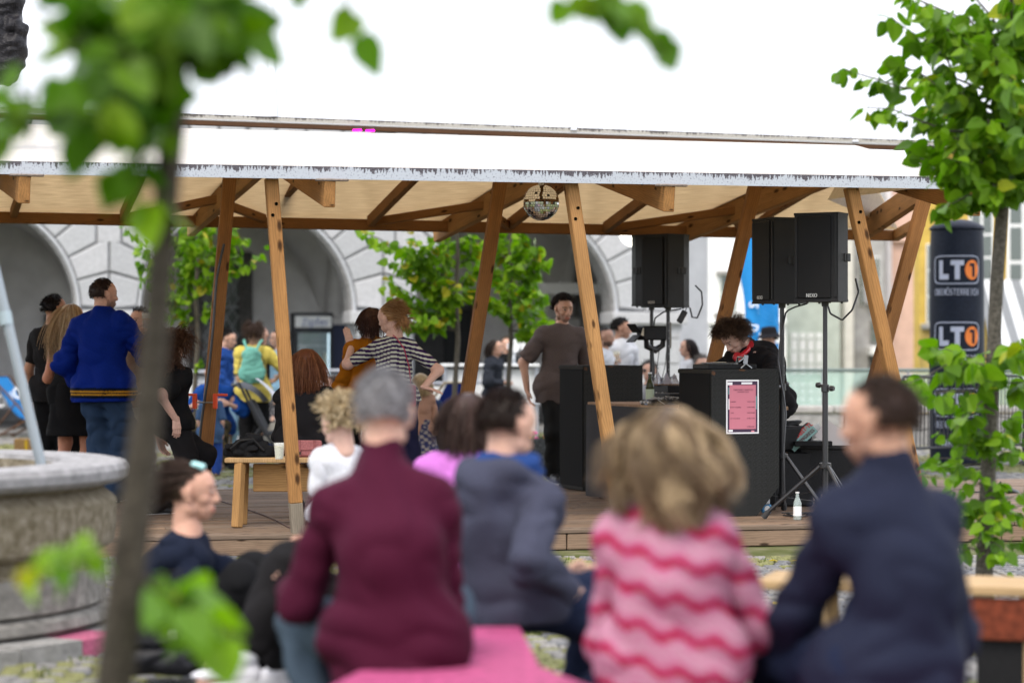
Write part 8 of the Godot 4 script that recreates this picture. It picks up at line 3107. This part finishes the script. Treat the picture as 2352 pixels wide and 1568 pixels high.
	add(q, {"H": 1.80, "cell": 0.012, "lod": 0, "shw": 0.205, "skin": Color(0.70, 0.42, 0.31), "beard": 0.5, "head": Vector3(0.12, 0.12, 0.03), "pel": j(1283, 885), "neck": j(1291, 752), "wR": j(1211, 898, 0.03), "eR": dv(-1, 0, -0.3), "wL": j(1362, 895, 0.08), "fR": j(1270, 1088, 0.0), "fL": j(1305, 1092, -0.05),
		"hair": {"c": Color(0.022, 0.014, 0.011), "len": 0.04, "n": 1300, "r": 0.0026, "grav": 0.1, "curl": 0.010, "cf": 9.0, "lift": 0.7, "flow": Vector3(0, 0.6, 0.2), "low": -0.4, "puff": 0.0}, "top": wear(cloth(Color(0.15, 0.12, 0.115), 0.95, 6.0), {"loose": 0.042, "sleeve": 0.86, "flare": 1.5, "hem": 0.17, "fold": 0.007}), "bottom": wear(cloth(Color(0.022, 0.022, 0.022), 0.9, 8.0), {"loose": 0.026}), "shoe": bshoe})
	q = begin("curly haired DJ in a black sweater bending over the turntable", 1722, 286, 0.152, -0.75)
	add(q, {"H": 1.80, "cell": 0.013, "lod": 0, "shw": 0.20, "skin": pale, "beard": 0.25, "pel": j(1772, 925, -0.12), "neck": j(1713, 806, 0.10), "bend": dv(0.05, 0.13, -0.06), "head": Vector3(-0.25, 0.8, 0.0), "wL": j(1700, 868, 0.3), "wR": j(1650, 862, 0.15), "eL": dv(1, 0, 0.5), "eR": dv(-0.2, 0.1, -1),
		"hair": {"c": Color(0.045, 0.026, 0.017), "c2": Color(0.10, 0.06, 0.038), "len": 0.10, "n": 1500, "drape": 0.45, "r": 0.003, "grav": 0.35, "curl": 0.016, "cf": 17.0, "lift": 1.2, "flow": Vector3(0, 0.3, 0.35), "puff": 0.02, "low": -0.3}, "top": wear(blk2, {"loose": 0.036, "hem": 0.1, "collar": 0.03, "fold": 0.014, "name": "sweater"}), "bottom": wear(blk), "shoe": bshoe})
	var hp := thing("headphones", "red headphones hanging round the DJ's neck", "headphones", P(1697, 808, 286) + Vector3(0, 0, 0.17))
	mb = MB.new()
	mb.tube([Vector3(0.07, 0.06, -0.06), Vector3(0.06, 0.02, 0.03), Vector3(0.0, -0.03, 0.06), Vector3(-0.03, -0.04, 0.04)], [0.014, 0.018, 0.022, 0.02], 8)
	obj("headband", mb, plain(Color(0.45, 0.008, 0.015), 0.3), hp, false)
	for e in [Vector3(-0.03, -0.04, 0.05), Vector3(0.07, 0.06, -0.02)]:
		mb = MB.new()
		mb.lathe(Transform3D(Basis(Vector3.RIGHT, 1.2), e), [Vector2(0, 0.02), Vector2(0.035, 0.018), Vector2(0.038, -0.01), Vector2(0, -0.014)], 14)
		obj("ear_cup", mb, plain(Color(0.35, 0.006, 0.012), 0.35), hp, false)
	back_people(fair, tan, pale, blk, jean, whitec, bshoe, brown, black)

func back_people(fair: Color, tan: Color, pale: Color, blk: Material, jean: Material, whitec: Material, bshoe: Material, brown: Color, black: Color) -> void:
	var q: Dictionary
	var c := 0.02
	q = begin("woman in a blue denim shirt with her hair tied up at the bar", 516, 176, 0.0, 1.25)
	add(q, {"H": 1.66, "cell": c, "skin": fair, "head": Vector3(0.1, 0.25, 0), "wR": j(540, 905, 0.2), "hair": {"c": black, "len": 0.17, "n": 350, "r": 0.004, "grav": 0.05, "tie": Vector3(0, 0.05, -0.13), "lumps": [[Vector3(0, 0.06, -0.13), Vector3(0, 0.05, -0.14), 0.04, 0.035, 20, 0.04]]}, "top": wear(cloth(Color(0.018, 0.06, 0.24)), {"loose": 0.035, "fold": 0.014}), "bottom": wear(cloth(Color(0.19, 0.31, 0.42)), {"loose": 0.04}), "shoe": bshoe})
	q = begin("man in a yellow T-shirt with a mint green drawstring backpack", 582, 185, 0.0, PI)
	add(q, {"H": 1.72, "cell": 0.016, "shw": 0.19, "skin": Color(0.45, 0.26, 0.18), "head": Vector3(0.2, 0.15, 0), "wR": j(632, 868, -0.25), "eR": dv(1, -0.4, 0.3), "wL": j(556, 930, 0.0), "hair": {"c": Color(0.07, 0.042, 0.03), "len": 0.10, "n": 600, "drape": 0.3, "r": 0.0042, "grav": 0.5, "curl": 0.016, "cf": 15.0, "lift": 1.0, "puff": 0.02}, "top": wear(cloth(Color(0.66, 0.53, 0.12)), {"loose": 0.04, "sleeve": 0.85, "hem": 0.16, "flare": 1.5}), "bottom": wear(blk, {"loose": 0.02}), "shoe": bshoe})
	var bp := thing("drawstring_backpack", "mint green drawstring backpack worn over the yellow T-shirt", "backpack", P(582, 835, 185) + Vector3(0, 0, 0.2))
	var mint := cloth(Color(0.16, 0.42, 0.35), 0.85, 6.0)
	var mb := MB.new()
	field(mb, [[Vector3(-0.06, -0.12, 0), Vector3(0.06, -0.12, 0), 0.11, 0.11, Vector3.BACK, 1.6], [Vector3(0, -0.1, 0), Vector3(0, 0.1, 0), 0.14, 0.11, Vector3.BACK, 1.7]], 0.014, 0.06, 0.012, 10.0)
	obj("sack", mb, mint, bp, false)
	for s in [-1.0, 1.0]:
		rod(bp, "strap", mint, [Vector3(s * 0.05, 0.15, 0.02), Vector3(s * 0.10, 0.27, -0.06), Vector3(s * 0.11, 0.29, -0.15)], 0.018)
		rod(bp, "cord", M.black_metal, [Vector3(s * 0.13, 0.1, 0.0), Vector3(s * 0.17, -0.05, -0.03), Vector3(s * 0.15, -0.2, 0.0)], 0.005, 5)
	q = begin("bald man in black facing the viewer behind the yellow T-shirt", 604, 163, 0.0, 0.1)
	add(q, {"H": 1.72, "cell": c, "fat": 1.1, "skin": Color(0.52, 0.3, 0.22), "beard": 0.35, "head": Vector3(-0.2, 0.3, 0), "hair": {"c": brown, "bald": true}, "top": wear(blk, {"loose": 0.03}), "bottom": wear(blk), "shoe": bshoe})
	q = begin("woman in a pale blue top and patterned skirt behind the near post", 640, 172, 0.0, -1.2)
	var mo := Mottle.new()
	mo.a = Color(0.05, 0.05, 0.06)
	mo.b = Color(0.35, 0.33, 0.34)
	add(q, {"H": 1.66, "cell": c, "skin": fair, "hair": {"c": black, "len": 0.17, "n": 320, "r": 0.004, "grav": 0.05, "tie": Vector3(0, 0.0, -0.13)}, "top": wear(cloth(Color(0.22, 0.38, 0.52)), {"loose": 0.03, "sleeve": 0.9}), "bottom": {"m": painted(cloth(Color.WHITE)), "tint": mo, "skirt": 0.6, "flare": 0.26, "name": "skirt"}, "shoe": bshoe})
	q = begin("seated adult in a bright blue sweater and camouflage trousers left of the pushchair", 492, 196, 0.0, -0.1)
	var cam := Mottle.new()
	cam.a = Color(0.10, 0.075, 0.04)
	cam.b = Color(0.025, 0.025, 0.02)
	cam.f = 32.0
	add(q, {"H": 1.70, "cell": c, "skin": fair, "pel": Vector3(0, 0.52, -0.1), "neck": Vector3(0.0, 0.98, 0.05), "fL": Vector3(0.16, 0.08, 0.35), "fR": Vector3(-0.2, 0.08, 0.3), "wL": j(528, 925, 0.25), "wR": j(448, 930, 0.25), "head": Vector3(0, 0.4, 0), "hair": short_hair(brown, 220), "top": wear(cloth(Color(0.015, 0.075, 0.32)), {"loose": 0.045, "sleeve": 1.5}), "bottom": {"m": painted(cloth(Color.WHITE)), "tint": cam, "loose": 0.035}, "shoe": plain(Color(0.14, 0.09, 0.05), 0.8)})
	q = begin("small child in denim dungarees and blue trousers seen from behind", 484, 208, 0.0, PI)
	add(q, {"H": 0.98, "hs": 1.25, "cell": 0.016, "skin": fair, "hair": short_hair(Color(0.03, 0.025, 0.025), 300, 0.05), "top": wear(cloth(Color(0.07, 0.13, 0.25), 0.9, 9.0), {"loose": 0.06, "sleeve": 0.9, "hem": 0.26, "fold": 0.012}), "bottom": wear(cloth(Color(0.035, 0.085, 0.34)), {"loose": 0.03}), "shoe": plain(Color(0.16, 0.11, 0.06), 0.8)})
	q = begin("person with long brown hair and glasses seated behind the auburn woman", 772, 205, 0.0, -0.7)
	add(q, {"H": 1.68, "cell": c, "skin": fair, "pel": Vector3(0, 0.42, -0.15), "neck": Vector3(0, 0.84, 0.0), "fL": Vector3(0.12, 0.08, 0.4), "fR": Vector3(-0.12, 0.08, 0.4), "head": Vector3(-0.3, 0.1, 0), "hair": {"c": Color(0.09, 0.055, 0.038), "len": 0.27, "n": 500, "drape": 1.2, "r": 0.004, "grav": 2.2, "curl": 0.006, "lift": 0.4}, "top": wear(cloth(Color(0.03, 0.03, 0.035))), "bottom": wear(jean), "shoe": bshoe})
	var gl := thing("eyeglasses", "thin framed glasses on the seated long haired person", "glasses", P(757, 892, 205) + Vector3(0, 0, 0.1), -0.9)
	for s in [-1.0, 1.0]:
		var ring := []
		for k in 13:
			ring.append(Vector3(s * 0.033 + cos(TAU * k / 12.0) * 0.024, sin(TAU * k / 12.0) * 0.02, 0))
		rod(gl, "rim", M.black_metal, ring, 0.0025, 5)
	rod(gl, "bridge", M.black_metal, [Vector3(-0.01, 0.005, 0), Vector3(0.01, 0.005, 0)], 0.0025, 5)
	q = begin("man in a black beanie and navy jacket lounging in the blue deck chair", 990, 180, 0.0, -1.0)
	add(q, {"H": 1.78, "cell": 0.017, "skin": fair, "beard": 0.5, "pel": Vector3(0, 0.33, -0.05), "neck": j(984, 922, -0.05), "head": Vector3(-0.3, 0.15, 0), "fL": Vector3(0.14, 0.08, 0.62), "fR": Vector3(-0.14, 0.08, 0.58), "kL": Vector3(0.1, 1, 0.5), "kR": Vector3(-0.1, 1, 0.5), "wL": j(970, 960, 0.2), "wR": j(965, 955, 0.22), "hair": {"c": brown, "bald": true}, "top": wear(cloth(Color(0.016, 0.03, 0.075)), {"loose": 0.04, "hem": 0.1, "fold": 0.014, "name": "jacket"}), "bottom": wear(cloth(Color(0.20, 0.24, 0.29)), {"loose": 0.025}), "shoe": whitec})
	hat("black_beanie", "black knitted beanie on the lounging man's head", "beanie", P(972, 898, 180) + Vector3(0.01, 0.02, -0.05), 0.115, false, Color(0.014, 0.02, 0.024))
	q = begin("woman in a dark blazer standing in profile at the bar", 1135, 172, 0.0, 1.15)
	add(q, {"H": 1.53, "cell": 0.018, "skin": fair, "wR": j(1158, 880, 0.2), "eR": dv(-0.6, -0.5, 0.4), "hair": {"c": Color(0.03, 0.02, 0.017), "len": 0.2, "n": 420, "drape": 1.2, "r": 0.004, "grav": 1.6, "curl": 0.006, "lift": 0.3, "flow": Vector3(0, 0, -0.9)}, "top": wear(cloth(Color(0.028, 0.032, 0.042)), {"loose": 0.04, "hem": 0.14, "fold": 0.012, "name": "blazer"}), "bottom": wear(cloth(Color(0.12, 0.09, 0.10))), "shoe": bshoe})
	q = begin("barkeeper in black standing behind the bar counter", 1163, 150, 0.0, 0.2)
	add(q, {"H": 1.58, "cell": c, "skin": fair, "hair": short_hair(Color(0.08, 0.045, 0.02), 220, 0.04), "top": wear(blk), "bottom": wear(blk), "shoe": bshoe})
	q = begin("bald bearded man in a white shirt left of the beer drinker", 1388, 194, 0.0, 1.2)
	add(q, {"H": 1.66, "cell": c, "skin": Color(0.5, 0.29, 0.21), "beard": 0.85, "hair": {"c": Color(0.03, 0.022, 0.02), "len": 0.01, "n": 260, "r": 0.003, "grav": 0.3, "front": -0.1, "puff": 0.0}, "top": wear(whitec, {"sleeve": 0.8}), "bottom": wear(jean), "shoe": bshoe})
	q = begin("dark haired man in a white shirt holding a beer", 1424, 188, 0.0, 0.55)
	add(q, {"H": 1.78, "cell": 0.016, "shw": 0.19, "skin": Color(0.48, 0.27, 0.19), "beard": 0.2, "head": Vector3(0.75, 0.1, 0), "wR": j(1402, 828, 0.3), "eR": dv(-1, -0.6, 0.1), "gripR": "grip", "hair": short_hair(black, 350, 0.05), "top": wear(whitec, {"loose": 0.04, "sleeve": 0.95, "flare": 1.5, "hem": 0.16, "collar": 0.02}), "bottom": wear(jean), "shoe": bshoe})
	beer_glass("small beer glass held by the man in the white shirt", P(1410, 830, 188) + Vector3(0.02, 0.0, 0.34), 0.13, true, "beer cups")
	q = begin("woman with straight dark hair in a white T-shirt in profile", 1583, 190, 0.0, -1.35)
	add(q, {"H": 1.53, "cell": c, "skin": fair, "hair": {"c": Color(0.02, 0.014, 0.013), "len": 0.26, "n": 500, "drape": 1.2, "r": 0.004, "grav": 2.6, "curl": 0.001, "lift": 0.35, "flow": Vector3(0, 0, -0.3)}, "top": wear(whitec, {"sleeve": 0.8, "loose": 0.03}), "bottom": wear(blk), "shoe": bshoe})
	for e in [["man with dark quiff and sunglasses seated behind the pyramids", 1492, 190, 0.92, -0.2, short_hair(Color(0.03, 0.02, 0.015), 300, 0.06)], ["seated man with swept back grey hair behind the turntable", 1612, 192, 0.99, 0.2, short_hair(Color(0.16, 0.14, 0.125), 350, 0.06)]]:
		q = begin(e[0], e[1], e[2], 0.0, e[4])
		add(q, {"H": 1.74, "cell": c, "skin": fair, "pel": Vector3(0, 0.53, -0.1), "neck": Vector3(0, e[3] + 0.05, 0), "fL": Vector3(0.14, 0.08, 0.4), "fR": Vector3(-0.14, 0.08, 0.4), "hair": e[5], "top": wear(cloth(Color(0.35, 0.35, 0.37) if e[1] == 1492 else Color(0.02, 0.02, 0.022))), "bottom": wear(jean), "shoe": bshoe})
		var sg := thing("sunglasses", "dark sunglasses of the %s" % ("man with the quiff" if e[1] == 1492 else "man with grey hair"), "sunglasses", at0 + Vector3(0, e[3] + 0.05 + 0.185, 0) + Vector3(sin(e[4]), 0, cos(e[4])) * 0.115, e[4], "sunglasses")
		for s in [-1.0, 1.0]:
			bx(sg, "lens", plain(Color(0.008, 0.008, 0.01), 0.1), Vector3(s * 0.034, 0, 0), Vector3(0.054, 0.04, 0.008), 0.004)
			bx(sg, "temple", M.black_metal, Vector3(s * 0.07, 0.008, -0.06), Vector3(0.005, 0.008, 0.12), 0.001)
		bx(sg, "bridge", M.black_metal, Vector3(0, 0.01, 0), Vector3(0.02, 0.008, 0.006), 0.001)
	for e in [["slim steel folding chair under the man with the quiff", 1492, 190.0], ["slim steel folding chair under the grey haired man", 1612, 192.0], ["low wooden stool under the adult in the blue sweater", 492, 196.0], ["low wooden stool under the long haired person", 772, 205.0]]:
		var st := thing("stool", e[0], "stool", G(e[1], e[2]) + Vector3(0, 0, -0.12), 0.0, "seats in the square")
		var h := 0.42 if e[1] in [1492, 1612, 492] else 0.31
		bx(st, "seat", M.bench, Vector3(0, h - 0.02, 0), Vector3(0.38, 0.03, 0.36), 0.006)
		for sx in [-0.16, 0.16]:
			for sz in [-0.14, 0.14]:
				rod(st, "leg", M.grey_metal if e[1] > 1000 else M.bench, [Vector3(sx * 1.1, 0.01, sz * 1.1), Vector3(sx, h - 0.03, sz)], 0.014, 6)
	q = begin("man in a black bucket hat and sunglasses walking past the flag", 1770, 180, 0.0, -1.35)
	var tb := Bands.new()
	tb.base = Color(0.05, 0.05, 0.06)
	tb.bands = [[0.0, 1.2, Color(0.62, 0.6, 0.58)]]
	add(q, {"H": 1.66, "cell": c, "skin": fair, "head": Vector3(0.1, 0.05, 0), "hair": short_hair(brown, 160), "top": {"m": painted(cloth(Color.WHITE)), "tint": tb, "loose": 0.04, "sleeve": 0.9}, "bottom": wear(blk), "shoe": bshoe})
	hat("bucket_hat", "black bucket hat of the man by the flag", "hat", P(1767, 766, 180) + Vector3(0, 0.0, 0.0), 0.112, true, Color(0.02, 0.02, 0.024))
	q = begin("girl with blond hair in a tan top and navy patterned skirt", 966, 226, 0.0, PI + 0.3)
	var sk := Mottle.new()
	sk.a = Color(0.03, 0.035, 0.09)
	sk.b = Color(0.25, 0.22, 0.2)
	sk.f = 75.0
	add(q, {"H": 1.14, "hs": 1.15, "cell": 0.015, "skin": pale, "hair": {"c": Color(0.42, 0.3, 0.16), "len": 0.24, "n": 420, "drape": 1.2, "r": 0.004, "grav": 2.0, "curl": 0.004, "lift": 0.35}, "top": wear(cloth(Color(0.36, 0.20, 0.14)), {"loose": 0.045, "hem": 0.12}), "bottom": {"m": painted(cloth(Color.WHITE)), "tint": sk, "skirt": 0.36, "flare": 0.26, "name": "skirt", "loose": 0.03}, "shoe": bshoe})

func hat(called: String, label: String, cat: String, at: Vector3, r: float, brim: bool, c: Color) -> void:
	var o := thing(called, label, cat, at, 0.0)
	var m := cloth(c, 0.9, 8.0)
	var mb := MB.new()
	if brim:
		mb.lathe(Transform3D(Basis(Vector3.BACK, 0.08), Vector3.ZERO), [Vector2(r * 0.98, -0.005), Vector2(r * 0.9, 0.06), Vector2(r * 0.8, 0.085), Vector2(0, 0.095)], 24)
		obj("crown", mb, m, o, false)
		mb = MB.new()
		mb.lathe(Transform3D(Basis(Vector3.BACK, 0.08), Vector3.ZERO), [Vector2(r * 1.45, -0.055), Vector2(r * 1.46, -0.05), Vector2(r * 0.98, 0.0), Vector2(r * 0.96, -0.006), Vector2(r * 1.45, -0.055)], 24)
		obj("brim", mb, m, o, false)
	else:
		mb.lathe(Transform3D(Basis(Vector3.BACK, 0.25), Vector3.ZERO), [Vector2(r * 0.9, -0.03), Vector2(r, 0.0), Vector2(r * 0.95, 0.05), Vector2(r * 0.7, 0.1), Vector2(r * 0.3, 0.125), Vector2(0, 0.128)], 24)
		obj("crown", mb, m, o, false)
		mb = MB.new()
		mb.lathe(Transform3D(Basis(Vector3.BACK, 0.25), Vector3.ZERO), [Vector2(r * 0.92, -0.035), Vector2(r * 1.05, -0.03), Vector2(r * 1.06, 0.01), Vector2(r * 0.98, 0.016)], 24)
		obj("cuff", mb, m, o, false)
